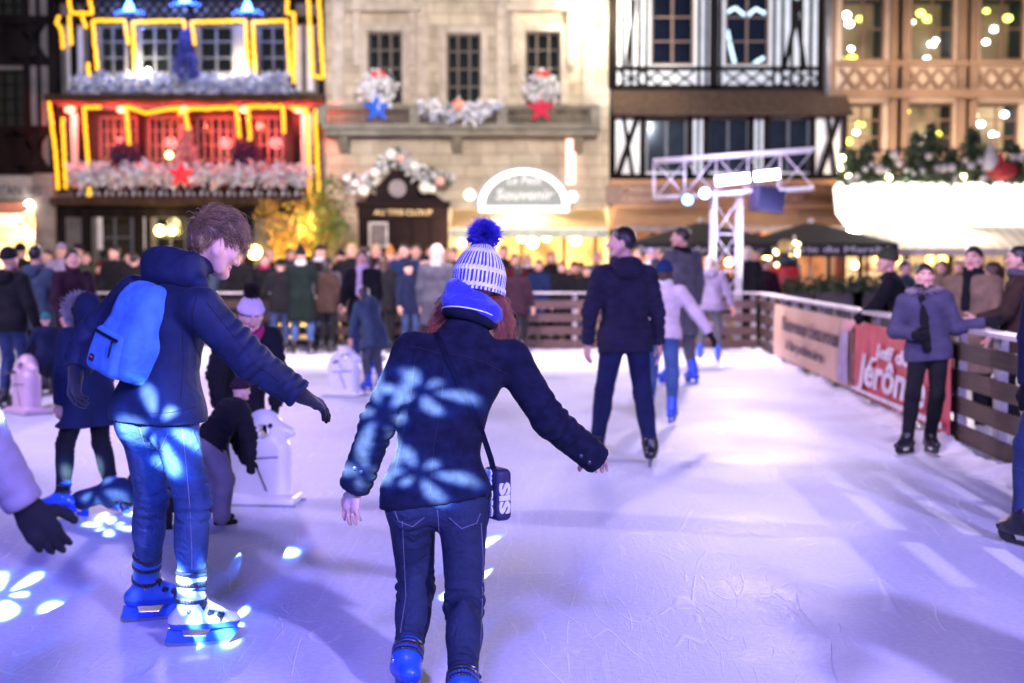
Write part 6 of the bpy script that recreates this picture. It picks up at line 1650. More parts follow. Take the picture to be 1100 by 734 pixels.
    for j in range(nr):
        for i in range(nt_):
            i2 = (i+1) % nt_; Fh.append((j*nt_+i, j*nt_+i2, (j+1)*nt_+i2, (j+1)*nt_+i))
            t = j/nr; a = 2*PI*i/nt_; rib = abs(math.sin((a+.01)*20))
            zig = .012*math.sin(a*40)
            band = abs(t+zig-.42) < .05 or abs(t+zig-.80) < .045 or abs(t+zig-.10) < .04
            mi.append(0 if band else (1 if rib > .74 else 0))
    hat = mesh_obj('knitted_hat', np.array(Vh), np.array(Fh), [hatw, hatb], p.root, mi, True)
    p.pompom(mat('pompom_blue', (.05,.04,.5), .9, 0, .35, 60, 0), cen+axh*.222, .056, hat, 5200, .0013)
    # long auburn hair spilling from under the scarf on both sides
    q = np.random.default_rng(5); paths = []
    for sg, n in ((-1, 700), (1, 800)):
        for i in range(n):
            a = q.uniform(-.5, 1.1); start = g(sg*.07*math.cos(a), .02+.06*math.sin(a)-.03, -.07+.03*q.normal())
            out = J['rt2']*sg*(1.5+.3*q.normal())
            ph = q.uniform(0, 6.28); L = q.uniform(.1, .2); kk = 9; pth = []
            for t in np.linspace(0, 1, kk):
                e = start+out*(.04*math.sin(min(1, t*1.6)*PI*.5)+.012*t)+J['sp']*(-L*t)-J['fw2']*(.035*t-.03*t*t)
                e = e+(J['rt2']*math.sin(t*9+ph)+J['fw2']*math.cos(t*8+ph))*.011*t+q.normal(size=3)*.0015
                pth.append(e)
            paths.append(pth)
    V, F = strands(np.array(paths), .0012)
    mesh_obj('hair', V, F, hairmat('auburn'), p.root, None, True)
    p.skate('l', plastic('skate_blue', (.02,.09,.62)), plastic('skate_blue_dark', (.012,.05,.45)), STEEL(), .007, plastic('buckle_black', (.02,.02,.03)), tall=.05)
    p.skate('r', plastic('skate_blue', (.02,.09,.62)), plastic('skate_blue_dark', (.012,.05,.45)), STEEL(), .007, plastic('buckle_black', (.02,.02,.03)), tall=.05)
    # seams, cuff straps and buttons drawn on the cloth by ray from the photographer's side
    bv = bvh(coat)
    seam = mat('dark_thread', (.004,.005,.014), .9)
    for nm, line, r in (('yoke_seam', [(437,372),(452,374),(472,380),(498,382),(520,389),(545,402)], .0022), ('back_seam', [(478,392),(474,430),(466,480),(462,533)], .002),
                     ('side_seam', [(446,384),(441,430),(430,480),(420,528)], .0018)):
        mb = MB(); pts = on_cloth(bv, line, -.0004); mb.tube(pts, r, 6) if len(pts) > 2 else None
        if mb.n: mb.build(nm, [seam], p.root, True)
    bj = bvh([c for c in p.root.children if c.name.startswith('trousers')][0]); stitch = mat('jean_stitch', (.16,.15,.20), .8)
    for nm, line in (('seat_seam', [(470,548),(471,562),(472,574)]), ('pocket_stitching', [(424,549),(428,560),(443,566),(456,556)]), ('pocket_stitching', [(482,556),(496,568),(512,562),(516,552)]), ('leg_seam', [(432,560),(434,600),(436,640),(430,680)]), ('leg_seam', [(517,562),(519,600),(518,650),(516,700)])):
        pts = on_cloth(bj, line, .0004)
        if len(pts) > 3: mb = MB(); mb.tube(pts, .0016, 5); mb.build(nm, [stitch], p.root, True)
    but = mat('button', (.03,.03,.05), .25, 0, .1)
    for px, py in ((624,490),(633,497),(388,507),(381,503)):
        h = on_cloth(bv, [(px,py),(px+.1,py)], .004)
        if h: mb = MB(); mb.ball(h[0], .009, 0, 12, 8, (1,.6,1)); mb.build('button', [but], p.root, True)
    # the belt loops standing off the waist
    # shoulder bag with strap across the back
    bag = empty('shoulder_bag', P(536, 562, .02), 'patterned navy and white shoulder bag hanging at the hip of the woman in the middle', 'bag')
    bm = mat('bag_navy', (.012,.014,.05), .6, 0, .2, 30, .3, 200); bw = mat('bag_white', (.62,.62,.68), .7, 0, .1, 30)
    c0 = P(534, 530, .03); rgt = nrm(V3(.5,-.85,0)); nrm_ = np.cross(rgt, UP)
    Rb = np.stack([rgt, np.cross(UP, rgt), UP], 1)
    V, F = volume([rbox(c0, (.06,.035,.10), Rb, .022, .01)], .006); mesh_obj('pouch', V, F, bm, bag, None, True)
    face = c0+V3(.0,-.0,0)-np.cross(UP, rgt)*.037
    out = -np.cross(UP, rgt)
    for n_ in (1,):
        pass
    fr = nrm(V3(.86,-.5,0)); fo = np.cross(fr, UP); 
    lettering('SIS', .085, face+UP*-.03+out*.0, UP, -rgt, bw, bag, .003, .004, .11)
    lettering('ISIS', .06, face+UP*.055+out*.0, UP, -rgt, bw, bag, .003, .003, .08)
    side = c0+rgt*.0615; lettering('SIS', .06, side+UP*-.01, UP, -np.cross(UP, rgt), bw, bag, .003, .003, .12)
    mb = MB(); pts = on_cloth(bv, [(462,344),(470,362),(484,392),(500,425),(514,455),(523,478)], .006)
    pts += [P(527,492,.0), P(531,508,.02)]
    for a, b in zip(pts[:-1], pts[1:]): mb.bar(a, b+(b-a)*.08, .022, .004, side=np.cross(b-a, V3(0,-1,.15)))
    mb.build('strap', [mat('strap_black', (.006,.007,.016), .9, 0, .2, 50, spec=.1)], bag)
    return p

def bvh(o):
    org = wloc(o); me = o.data
    return BVHTree.FromPolygons([tuple(np.array(v.co)+org) for v in me.vertices], [tuple(p.vertices) for p in me.polygons])
def on_cloth(bv, line, off=.004, n=8):
    """points on a garment's surface along a line measured in the photograph"""
    out = []; cam_ = V3(0,0,CAMH); L = []
    for (a, b), (c, d) in zip(line[:-1], line[1:]):
        for t in np.linspace(0, 1, n, endpoint=False): L.append((a+(c-a)*t, b+(d-b)*t))
    L.append(line[-1])
    for px, py in L:
        d = nrm(at(px, py, 5.0)-cam_); h = bv.ray_cast(Vector(cam_), Vector(d))
        if h[0] is not None: out.append(np.array(h[0])-d*off)
    return out
def plastic(name, col, rough=.32):
    return mat(name, col, rough, 0, .12, 10, .08, 40, .003, .5)
def STEEL(): return mat('blade_steel', (.6,.6,.63), .25, 1, .1, 20)
def denim(name, lo, hi):
    if name in _mc: return _mc[name]
    m, nt, b = _new(name); N = nt.nodes; L = nt.links; tc = N.new('ShaderNodeTexCoord')
    n1 = N.new('ShaderNodeTexNoise'); n1.inputs['Scale'].default_value = 5; n1.inputs['Detail'].default_value = 6
    n2 = N.new('ShaderNodeTexNoise'); n2.inputs['Scale'].default_value = 1; n2.inputs['Detail'].default_value = 2
    mp = N.new('ShaderNodeMapping'); mp.inputs['Scale'].default_value = (420,420,90); L.new(tc.outputs['Object'], mp.inputs[0]); L.new(mp.outputs[0], n2.inputs['Vector'])
    L.new(tc.outputs['Object'], n1.inputs['Vector'])
    ad = N.new('ShaderNodeMath'); ad.operation = 'MULTIPLY_ADD'; L.new(n2.outputs[0], ad.inputs[0]); ad.inputs[1].default_value = .45; L.new(n1.outputs[0], ad.inputs[2])
    cr = N.new('ShaderNodeValToRGB'); cr.color_ramp.elements[0].position = .5; cr.color_ramp.elements[1].position = 1.0
    cr.color_ramp.elements[0].color = (*lo,1); cr.color_ramp.elements[1].color = (*hi,1)
    L.new(ad.outputs[0], cr.inputs[0]); L.new(cr.outputs[0], b.inputs['Base Color']); b.inputs['Roughness'].default_value = .85; b.inputs['Specular IOR Level'].default_value = .25
    n3 = N.new('ShaderNodeTexNoise'); n3.inputs['Scale'].default_value = 16; n3.inputs['Distortion'].default_value = 1.5; L.new(tc.outputs['Object'], n3.inputs['Vector'])
    bp = N.new('ShaderNodeBump'); bp.inputs['Strength'].default_value = .7; bp.inputs['Distance'].default_value = .02; L.new(n3.outputs[0], bp.inputs['Height'])
    b2 = N.new('ShaderNodeBump'); b2.inputs['Strength'].default_value = .3; b2.inputs['Distance'].default_value = .002; L.new(n2.outputs[0], b2.inputs['Height']); L.new(bp.outputs[0], b2.inputs['Normal'])
    L.new(b2.outputs[0], b.inputs['Normal']); _mc[name] = m
    return m

# ------------------------------------------------------------------ the young man on the left with the backpack
def hero_man():
    Y = 6.1; H = 1.78
    base = gnd(190, 672)
    J = pose(base[0], Y, H, .85, lean=.2, ankle=.16)
    P = lambda px, py, dY=0: at(px, py, Y+dY)
    J['pel'] = P(170, 440, .02); J['waist'] = P(173, 395, .02); J['chest'] = P(178, 355, .03); J['neck'] = P(198, 292, .05)
    J['sp'] = nrm(J['neck']-J['pel'])
    yaw = .78
    J['fw'] = V3(math.sin(yaw), math.cos(yaw), 0); J['rt'] = V3(math.cos(yaw), -math.sin(yaw), 0)
    J['rt2'] = nrm(J['rt']-J['sp']*(J['rt']@J['sp'])); J['fw2'] = np.cross(J['sp'], J['rt2'])
    J['sr'] = P(216, 332, -.14); J['sl'] = P(146, 318, .17)
    J['er'] = P(268, 387, -.16); J['wr'] = P(322, 424, -.1); J['hdr'] = nrm(P(342, 434, -.07)-J['wr'])
    J['el'] = P(98, 362, .22); J['wl'] = P(82, 397, .12); J['hdl'] = nrm(P(79, 425, .1)-J['wl'])
    J['hl'] = P(152, 448, .09); J['hip_r'] = P(186, 450, -.05)
    J['kr'] = P(207, 540, -.12); J['ar'] = P(206, 628, -.12); J['kl'] = P(163, 535, .16); J['al'] = P(157, 602, .3)
    J['fr'] = nrm(V3(.97,.22,0)); J['fl'] = nrm(V3(.92,.36,0))
    for n in 'lr':
        f = J['f'+n]
    J['ar'][2] = .162; J['al'][2] = .162
    hy = 1.08
    J['hf'] = nrm(V3(math.sin(hy), math.cos(hy), -.5)); J['hr'] = nrm(V3(math.cos(hy), -math.sin(hy), .0)); J['hu'] = np.cross(J['hr'], J['hf']); J['hr'] = np.cross(J['hf'], J['hu'])
    J['head'] = P(231, 264, .06); J['headk'] = 1.08
    p = Person('young man in navy hooded jacket with a bright blue backpack, gliding with arms out', J, .0085, None, 8, base*V3(1,1,0))
    gl = mat('black_glove', (.012,.012,.018), .8, 0, .3, 30, .4, 200, .003, .3, .2)
    p.body(hands=(gl, gl), hand_kw=({'curl':.55},{'curl':.42,'spread':.16}), palm=(nrm(V3(.6,.5,-.2)), nrm(V3(-.35,.2,-1))), headres=.0042)
    cm = mat('navy_shell', (.009,.015,.045), .7, 0, .3, 14, .25, 300, .002, .25, .02, None, .9, 6)
    lowm = mat('navy_lower', (.03,.09,.36), .6, 0, .25, 14, .25, 300, .002, .35, .05, None, .35, 13)
    p.coat(cm, 'jacket', hem=.07, puff=.012, flare=.0, fold=.009, sleeve=.985, collar=True, hempt=P(168,452), hemn=nrm(V3(.0,0,-1)), thigh=.5, noise=.004, cuffr=.004)
    jk = [c for c in p.root.children if c.name.startswith('jacket')][0]
    # hem band, hood
    c = J['neck']; sp, fw2, rt2 = J['sp'], J['fw2'], J['rt2']
    bk = -fw2
    p.put('hood', [tor(c+sp*.025+fw2*.0, nrm(sp-.45*fw2), .098, .042, .03, (fw2,1.1)), ell(P(178,285,.02)+fw2*.02, V3(.115,.085,.075), np.stack([rt2, fw2, sp],1), .05),
                   cone(P(166,280,.08), P(205,284,-.06), .058, .05, .05), cone(P(165,296,.05), P(215,305,-.1), .045, .04, .05)], .007, cm,
          fold=[(P(160,290,.1), P(220,295,-.1), .003, .11, .5, .6)], noise=[(.006,5),(.003,12)])
    jean = denim('mid_denim', (.012,.028,.082), (.05,.092,.20))
    p.trousers(jean, .001, fold=.010, res=.0085, bottom=.09, top=.02)
    # hair: short sides, long top swept forward, strand by strand
    g, R = p.g, p.R
    hm = hairmat('brown'); hk = p.hk
    P0 = [ell(g(0,-.016,.026), V3(.08,.1,.096)*hk, R, .02)]
    hcap = p.put('hair', P0, .006, hm, None, [(g(0,.08,.076), R@V3(0,.62,-.78)), (g(0,-.032,.02), R@V3(0,.8,-.6)), (g(0,0,-.07), -J['hu'])], noise=[(.003,9)])
    q = np.random.default_rng(2); groups = [[], [], []]
    cl_ = q.normal(size=(90,3)); cl_ /= np.linalg.norm(cl_, axis=1, keepdims=True); cdir = q.normal(size=(90,3))*.22
    for i in range(6800):
        for _ in range(50):
            d = q.normal(size=3); d /= np.linalg.norm(d)
            L = V3(d[0]*.08, d[1]*.1-.016, d[2]*.096+.026)
            if (L-V3(0,.084,.080))@V3(0,.62,-.78) < 0 and L[2] > -.068 and not (abs(L[0]) > .05 and L[1] > -.034 and L[2] < .03): break
        ci = int(np.argmax(cl_@d))                                     # locks of hair that lie together
        top = max(0, min(1, (L[2]-.03)/.06)); fr = max(0, min(1, (L[1]+.04)/.1))
        length = .028+.066*top*(.55+.6*fr)+.010*q.normal()*(1+top); kk = 8
        flow = V3(.25*d[0], .85 if top > .1 else .30, .05 if top > .3 else -.8)+cdir[ci]*1.3+.12*q.normal(size=3)
        pth = [L]; cur = L
        for t in range(1, kk):
            u = t/(kk-1); nl = nrm(V3(cur[0]/.08**2, (cur[1]+.016)/.1**2, (cur[2]-.026)/.096**2))
            f = flow-nl*(flow@nl); st_ = nrm(nrm(f)+nl*((1.25*top+.32)*(1-u*1.1))+V3(0,0,-.75*top*fr*u**1.5)+.15*q.normal(size=3))
            lc = V3(cl_[ci][0]*.08, cl_[ci][1]*.1-.016, cl_[ci][2]*.096+.026)-L; lc = lc-nl*(lc@nl)
            cur = cur+st_*length/(kk-1)+lc*.11*u*(.5+top)
            e = V3(cur[0]/.082, (cur[1]+.016)/.102, (cur[2]-.026)/.098); le = np.linalg.norm(e)
            if le < 1: cur = V3(cur[0]/le, (cur[1]+.016)/le-.016, (cur[2]-.026)/le+.026)
            pth.append(cur)
        groups[(ci*7+int(q.integers(0,2))) % 3].append([g(*x) for x in pth])
    Vs = []; Fs = []; ms = []; nv = 0
    for k_, gr in enumerate(groups):
        V, F = strands(np.array(gr), .0011, .0005); Vs.append(V); Fs.append(F+nv); nv += len(V); ms += [k_]*len(F)
    tones = [mat('hair_tone_%s' % n_, c_, .42, 0, .3, 60, 0, 60, .001, .6) for n_, c_ in (('dark',(.11,.058,.022)),('mid',(.26,.145,.055)),('light',(.50,.32,.14)))]
    mesh_obj('hair_strands', np.concatenate(Vs), np.concatenate(Fs), tones, hcap, ms, True)
    white = plastic('skate_white', (.62,.64,.7), .3); bl = plastic('skate_blue', (.02,.09,.62)); bk_ = plastic('buckle_black', (.02,.02,.03))
    p.skate('r', white, bl, STEEL(), .006, bk_, tall=.15); p.skate('l', plastic('skate_mid_blue', (.05,.16,.6)), bl, STEEL(), .006, bk_, tall=.15)  # left shell's blue paints blue light on the pair's white plastic
    # jacket seams
    bv = bvh(jk); seam = mat('dark_thread', (.004,.005,.014), .9)
    for nm, line in (('armhole_seam', [(213,312),(207,335),(206,355),(210,372),(216,384)]), ('hem_seam', [(128,440),(150,445),(185,443),(212,437)]), ('sleeve_seam', [(222,325),(250,360),(275,392),(300,410)]), ('back_seam', [(192,318),(196,350),(197,390),(194,430)])):
        pts = on_cloth(bv, line, .0)
        if len(pts) > 3: mb = MB(); mb.tube(pts, .0022, 6); mb.build(nm, [seam], p.root, True)
    bj = bvh([c for c in p.root.children if c.name.startswith('trousers')][0])
    for nm, line in (('leg_seam', [(196,462),(200,500),(204,545),(206,590),(206,612)]), ('pocket_stitching', [(150,460),(156,480),(172,484),(180,466)])):
        pts = on_cloth(bj, line, .0004)
        if len(pts) > 3: mb = MB(); mb.tube(pts, .0018, 5); mb.build(nm, [mat('jean_stitch', (.16,.15,.20), .8)], p.root, True)
    # --- backpack
    bpk = empty('backpack', P(145,405,-.05), 'bright blue backpack with front pocket on the young man in the navy jacket', 'backpack')
    blue = mat('backpack_blue', (.06,.20,.50), .75, 0, .18, 20, .35, 320, .003, .35, .05, None, .5, 14)
    upv = nrm(P(170,305)-P(138,405)); rb = nrm(rt2-upv*(rt2@upv)); ob = -np.cross(upv, rb)     # ob = away from the back
    Rb = np.stack([rb, -ob, upv], 1)
    cc = P(150, 362, -.03)+ob*.02
    prims = [rbox(cc-upv*.085, (.145,.085,.105), Rb, .05, .05), rbox(cc+upv*.03-ob*.008, (.128,.075,.13), Rb, .055, .12), rbox(cc+upv*.14-ob*.02, (.098,.055,.08), Rb, .045, .12)]
    V, F = volume(prims, .007); V = relax(V, F, 1); N_ = vnormals(V, F)
    V = V+N_*(.003*wav(V*V3(1,1,.55), 5, 3)+.0025*wav(V, 10, 4))[:,None]
    V = folds(V, N_, [(cc-upv*.2+rb*.05, cc+upv*.25+rb*.02, .006, .09, .35, .5)], 5)
    mesh_obj('bag', V, F, blue, bpk, None, True)
    pk = cc-upv*.095+ob*.085-rb*.015
    V, F = volume([rbox(pk, (.118,.04,.095), Rb, .03, .02)], .006); V = relax(V, F, 1); N_ = vnormals(V, F); V = V+N_*(.004*wav(V, 6, 9))[:,None]
    pocket = mesh_obj('front_pocket', V, F, blue, bpk, None, True)
    blk = mat('zip_black', (.006,.006,.01), .5, 0, .2, 40)
    f0 = pk+ob*.041
    mb = MB(); mb.bar(f0-rb*.105+upv*.068, f0+rb*.1+upv*.068, .013, .008, side=upv); mb.build('zip', [blk], pocket)
    mb = MB(); mb.tube([f0+rb*.07+upv*.064+ob*.004, f0+rb*.075+upv*.04+ob*.008, f0+rb*.083-upv*.01+ob*.008], [.004,.005,.003], 6); mb.build('zip_pull', [blk], pocket, True)
    mb = MB(); mb.bar(f0-rb*.075-upv*.045, f0-rb*.04-upv*.045, .028, .008, side=upv); mb.build('logo_patch', [mat('patch', (.012,.01,.03), .6)], pocket)
    lettering('EASTPAK', .007, f0-rb*.0575-upv*.043+ob*.0045, rb, upv, mat('patch_red', (.7,.12,.14), .6), pocket, .001, .0002, .026)
    # straps over the shoulders and a haul loop
    for sg in (-1, 1):
        mb = MB(); s0 = J['sr'] if sg > 0 else J['sl']
        q0 = cc+upv*.19+rb*sg*.06-ob*.03; q1 = s0*.55+c*.45+sp*.055-fw2*.03; q2 = s0*.6+J['chest']*.4+fw2*.12; q3 = J['chest']+rb*sg*.13+fw2*.06-sp*.1; q4 = cc-upv*.16+rb*sg*.12-ob*.05
        pts = [((1-t)**4)*q0+4*t*(1-t)**3*q1+6*t*t*(1-t)**2*q2+4*t**3*(1-t)*q3+t**4*q4 for t in np.linspace(0,1,22)]
        for a, b in zip(pts[:-1], pts[1:]): mb.bar(a, b+(b-a)*.1, .04, .009, side=rb)
        mb.build('shoulder_strap', [blue], bpk, True)
    mb = MB(); t0 = cc+upv*.21-ob*.015
    mb.tube([t0+rb*x+upv*(.035*math.cos(x/.04*1.4)) for x in np.linspace(-.04,.04,9)], .006, 6); mb.build('haul_loop', [blk], bpk, True)
    return p
# ------------------------------------------------------------------ everyone else
def R_(Y): return min(.022, max(.0085, Y*.00088))
PAL = {'black': (.012,.012,.014), 'navy': (.012,.018,.05), 'grey': (.10,.10,.115), 'bluegrey': (.05,.075,.11), 'lilac': (.30,.25,.36), 'pinkwhite': (.55,.46,.50), 'brown': (.05,.03,.022), 'camel': (.22,.15,.09),
       'green': (.010,.019,.016), 'red': (.16,.015,.015), 'magenta': (.40,.03,.12), 'pink': (.62,.46,.58), 'teal': (.03,.16,.17), 'plum': (.03,.012,.022), 'olive': (.05,.06,.03), 'white': (.6,.6,.62), 'blue': (.012,.025,.075), 'violetblue': (.065,.06,.105), 'mauve': (.22,.185,.21), 'orange': (.5,.2,.05), 'darkred': (.07,.01,.012), 'hatblue': (.012,.03,.10), 'inkblue': (.014,.018,.055), 'quilt': (.022,.02,.036)}
def cl(c, kind='cloth'): return fabric('%s_%s' % (kind, c), PAL[c])
SKB = lambda: plastic('skate_blue', (.02,.09,.62)); SKD = lambda: plastic('skate_blue_dark', (.012,.05,.45)); SKK = lambda: plastic('skate_black', (.012,.012,.016))
def someone(label, px, top, Y, yaw, coat='black', legs='black', H=None, skate=None, hair='dark', hstyle='short', hat=None, hatc='black', pom=None, scarf=None, tail=None, hem=.1, hood=None, fur=None,
            glove=None, group=None, seed=0, quilt=0, arms=None, z0=None, face=None, lenk=1.0, flare=0, puff=.008, **kw):
    base = at(px, 280, Y); ground = 0.0 if skate else ZG
    if z0 is not None: ground = z0
    ank = .155 if skate else .085
    if H is None: H = (at(px, top, Y)[2]-ground-(.07 if skate else 0)+(.0 if not hat else -.02))
    H = max(.7, min(2.02, H)); res = R_(Y)
    kw_fur = kw.pop('furup', False)
    J = pose(base[0], Y, H, yaw, ground, ankle=ank if skate else .085*H/1.75, **kw)
    p = Person(label, J, res, group, seed, V3(base[0], Y, ground))
    gl = cl(glove, 'glove') if glove else 'skin'
    facing = math.cos(yaw+kw.get('twist',0)+kw.get('hyaw',0)) < .35 if face is None else face
    p.body(hands=(gl, gl), eyes=facing and Y < 30)
    p.coat(cl(coat), 'coat', hem=hem, hood=hood, quilt=quilt, flare=flare, fold=.005 if Y < 20 else 0, puff=puff, noise=.004)
    p.trousers(cl(legs, 'denim') if legs not in ('jeans','bluejeans') else denim('dark_denim' if legs == 'jeans' else 'blue_denim', *(((.014,.024,.075),(.05,.08,.19)) if legs == 'jeans' else ((.022,.055,.16),(.08,.15,.34)))), .004, fold=.004 if Y < 20 else 0)
    if skate: p.skates(*( (SKB(), SKD(), STEEL()) if skate == 'blue' else (SKK(), SKK(), STEEL()) ), buckles=plastic('buckle_black', (.02,.02,.03)) if Y < 13 and skate == 'blue' else None, res=min(res, .012), tall=.13 if skate == 'blue' else .05)
    else: p.boots(cl('black', 'boot'))
    if hat: p.hat(cl(hatc, 'knit'), hat, pom=cl(pom, 'pom') if pom else None, res=res*.7)
    if hair and not (hat and hstyle == 'short'): p.hair(hairmat(hair), hstyle)
    if scarf: p.scarf(cl(scarf, 'scarf'), tail=tail, r=.032)
    if kw_fur: p.fur_trim(fabric('fur_grey', (.32,.30,.31)), n=1600, R=.10, ln=.055, at_=J['head']+J['hf']*.075-J['hu']*.01, ax=J['hf'])
    elif fur: p.fur_trim(fabric('fur_'+fur, {'grey': (.32,.30,.31), 'tan': (.16,.11,.07)}[fur]), n=700 if Y > 14 else 1500, R=.12, ln=.05)
    return p
A = math.pi
HANG = ((.18,.05,-1),(.08,.22,-1))
# --- skaters in the middle distance
someone('man in quilted dark jacket and dark trousers skating away, face turned left', 672, 247, 11.4, -.18, 'quilt', 'inkblue', skate='black', hair='dark', hstyle='short', hood='down', quilt=.075, hem=.12, seed=21, lean=.06, puff=-.004,
        aL=((.3,.05,-1),(.0,.28,-1)), aR=((.26,.05,-1),(.10,.12,-1)), fL=(.17,.24,0), fR=(.17,-.16,0), tL=.2, tR=.35, hyaw=-1.25, face=True)
someone('skater in pale pink jacket and dark blue woolly hat leaning with right arm out', 712, 281, 14.3, .25, 'pinkwhite', 'bluejeans', skate='blue', hair='brown', hstyle='bob', hat='beanie', hatc='hatblue', scarf='white', lean=.22, seed=22, glove='black',
        aL=((.3,.2,-1),(.1,.5,-1)), aR=((.75,.1,-.95),(.6,.2,-.9)), fL=(.15,.1,0), fR=(.12,-.15,0), hem=.06)
someone('tall man in a grey overcoat standing on blue skates, looking left, hand to mouth', 733, 238, 19.0, -.55, 'grey', 'grey', H=2.0, skate='blue', hair='dark', hstyle='short', hem=.42, scarf='black', seed=23, hyaw=-.75, face=True,
        aL=((.2,.6,-.9),(-.3,.55,.9)), fL=(.12,.1,0), fR=(.12,-.1,0))
someone('skater in a lilac-grey coat with white hood by the far corner of the rink', 763, 276, 22.8, .25, 'lilac', 'grey', skate='blue', hair='pale', hstyle='bob', hood='down', hem=.1, seed=24, scarf='white', aR=((.4,.2,-1),(.3,.3,-1)), fL=(.16,.05,0), fR=(.13,0,0))
someone('person in long green-black coat, tall black hat and blue jeans by the far fence', 323, 267, 25.1, .1, 'green', 'bluejeans', skate='black', hair='dark', hat='tall', hatc='black', scarf='white', hem=.42, flare=.03, seed=25, aL=((.3,.1,-1),(.1,.1,-1)), aR=((.5,.25,-1),(.5,.5,-.6)), fL=(.13,0,0), fR=(.17,0,0), tL=.5, tR=.5)
someone('woman in black coat with a bulky pale lilac scarf, facing the camera', 390, 270, 19.6, A+.1, 'black', 'jeans', skate='blue', hair='brown', hstyle='long', scarf='pink', tail=.35, hem=.2, seed=26, aR=((.2,.5,-1),(0,.7,-.6)), aL=((.2,.3,-1),(-.1,.6,-.8)))
someone('child in a long grey hooded coat bent over a white skating aid', 402, 318, 17.4, -.75, 'bluegrey', 'grey', H=1.26, skate='blue', hair='dark', hstyle='bob', hood='down', hem=.26, flare=.05, lean=.42, seed=27, hpitch=-.5, aL=((.2,.6,-1),(.05,.5,-1)), aR=((.2,.6,-1),(.05,.5,-1)))
someone('person in wide grey coat with long pale hair, left of the bobble hat', 469, 264, 21.6, .2, 'grey', 'black', skate='black', hair='pale', hstyle='long', hem=.35, flare=.05, seed=28)
# girl leaning on the right-hand fence
gp = someone('laughing girl in lavender-grey jacket and black leggings leaning on the right fence', 999, 287, 11.9, A+.18, 'violetblue', 'black', skate='black', hair='dark', hstyle='bun', hem=.09, seed=29, glove='black', hood=None, lean=-.02, side=.09,
        aL=((.34,.05,-1),(.98,.12,.10)), aR=((.35,-.1,-1),(-.55,.75,-.15)), fL=(.02,.02,0), fR=(.17,.10,0), tL=.35, tR=.7, hyaw=-.1, hpitch=-.02, scarf='black', tail=.55)
gp.fur_trim(fabric('fur_sherpa', (.42,.36,.42)), n=1500, R=.125, ln=.03)
mb = MB(); gg = gp.g
mb.prism([gg(x_, .094, z_) for x_, z_ in ((-.016,-.052),(.016,-.052),(.011,-.06),(0,-.062),(-.011,-.06))], gp.J['hf'], .006); mb.build('teeth', [mat('teeth', (.75,.73,.7), .25)], gp.root)
# bending woman, toddler and the figures on the left
someone('woman in black jacket and pink bobble hat bending towards the toddler', 262, 316, 9.7, A-.35, 'black', 'black', H=1.5, skate='black', hair='brown', hstyle='bob', hat='beanie', hatc='pink', pom='brown', scarf='magenta', lean=.95, hpitch=-.45, seed=30, glove='black', quilt=.06, hips=(0,-.2),
        aL=((.2,.45,-1),(-.05,.35,-1)), aR=((.25,.5,-1),(-.1,.3,-1)))
def toddler():
    Y = 8.75; b = at(231, 280, Y); J = pose(b[0], Y, .95, .95, 0, lean=.72, ankle=.06, hpitch=-.15, fL=(.08,.05,0), fR=(.09,-.02,0), aL=((.2,.8,-.6),(.0,.8,-.7)), aR=((.2,.7,-.8),(.1,.5,-1)), hips=(0,-.06))
    p = Person('toddler in black jacket and mauve snow trousers stooping behind the young man', J, .0085, None, 31, V3(b[0], Y, 0)); g_ = cl('black','glove')
    p.body(hands=(g_,g_), eyes=False); p.coat(cl('black'), 'jacket', hem=.02, puff=.02, quilt=.05); p.trousers(cl('mauve','snow'), .022, fold=.006); p.boots(cl('black','boot')); p.hat(cl('plum','knit'), 'beanie', pom=cl('grey','pom'))
toddler()
someone('child in long dark coat with grey fur hood behind the young man', 93, 322, 8.95, -.9, 'navy', 'black', H=1.32, skate='blue', hair='dark', hood='up', fur='grey', furup=True, hem=.26, flare=.03, seed=32, aL=((.15,.1,-1),(-.1,.3,-1)), aR=((.2,.2,-1),(0,.4,-.9)), fL=(.12,.12,0), fR=(.16,-.02,0), tL=.7, tR=.3)
someone('skater in black just outside the lower right of the frame, throwing the long soft shadow', 1620, 200, 3.7, -.4, 'black', 'black', H=1.76, skate='black', hair='dark', seed=46, hem=.2, aL=((.6,.2,-1),(.5,.5,-.6)))
def fallen():
    Y = 8.9; b = at(178, 280, Y); J = pose(b[0], Y, 1.25, -1.15, 0, lean=-.35, ankle=.10, crouch=.0, fL=(.08,.62,-.02), fR=(.1,.40,.0), aL=((.4,-.5,-1),(.2,-.2,-1)), aR=((.4,-.4,-1),(.2,0,-1)))
    drop = J['pel'][2]-.17
    for k in ('pel','waist','chest','neck','sl','sr','el','er','wl','wr','hl','hip_r','head'): J[k] = J[k]-UP*drop
    f = J['fw']; rt = J['rt']
    for n, sg, dd in (('l',-1,.60),('r',1,.42)):
        h = J['hl'] if n == 'l' else J['hip_r']; J['a'+n] = h+f*dd+rt*sg*.06; J['a'+n][2] = .11; J['k'+n] = ik(h, J['a'+n], .247*1.25, .247*1.25, UP); J['f'+n] = nrm(f*.5+rt*sg*.3+UP*.2)*1.0; J['u'+n] = nrm(UP*.8-f*.5)
    p = Person('fallen child in black sitting on the ice with blue-lit legs stretched out', J, .0085, None, 33, V3(b[0], Y, 0)); g_ = cl('black','glove')
    p.body(hands=(g_,g_), eyes=False); p.coat(cl('black'), 'jacket', hem=.05, puff=.015); p.trousers(cl('navy','snow'), .02, fold=.006); p.hat(cl('black','knit'), 'beanie')
    p.skates(SKK(), SKD(), STEEL(), buckles=None, res=.009)
fallen()
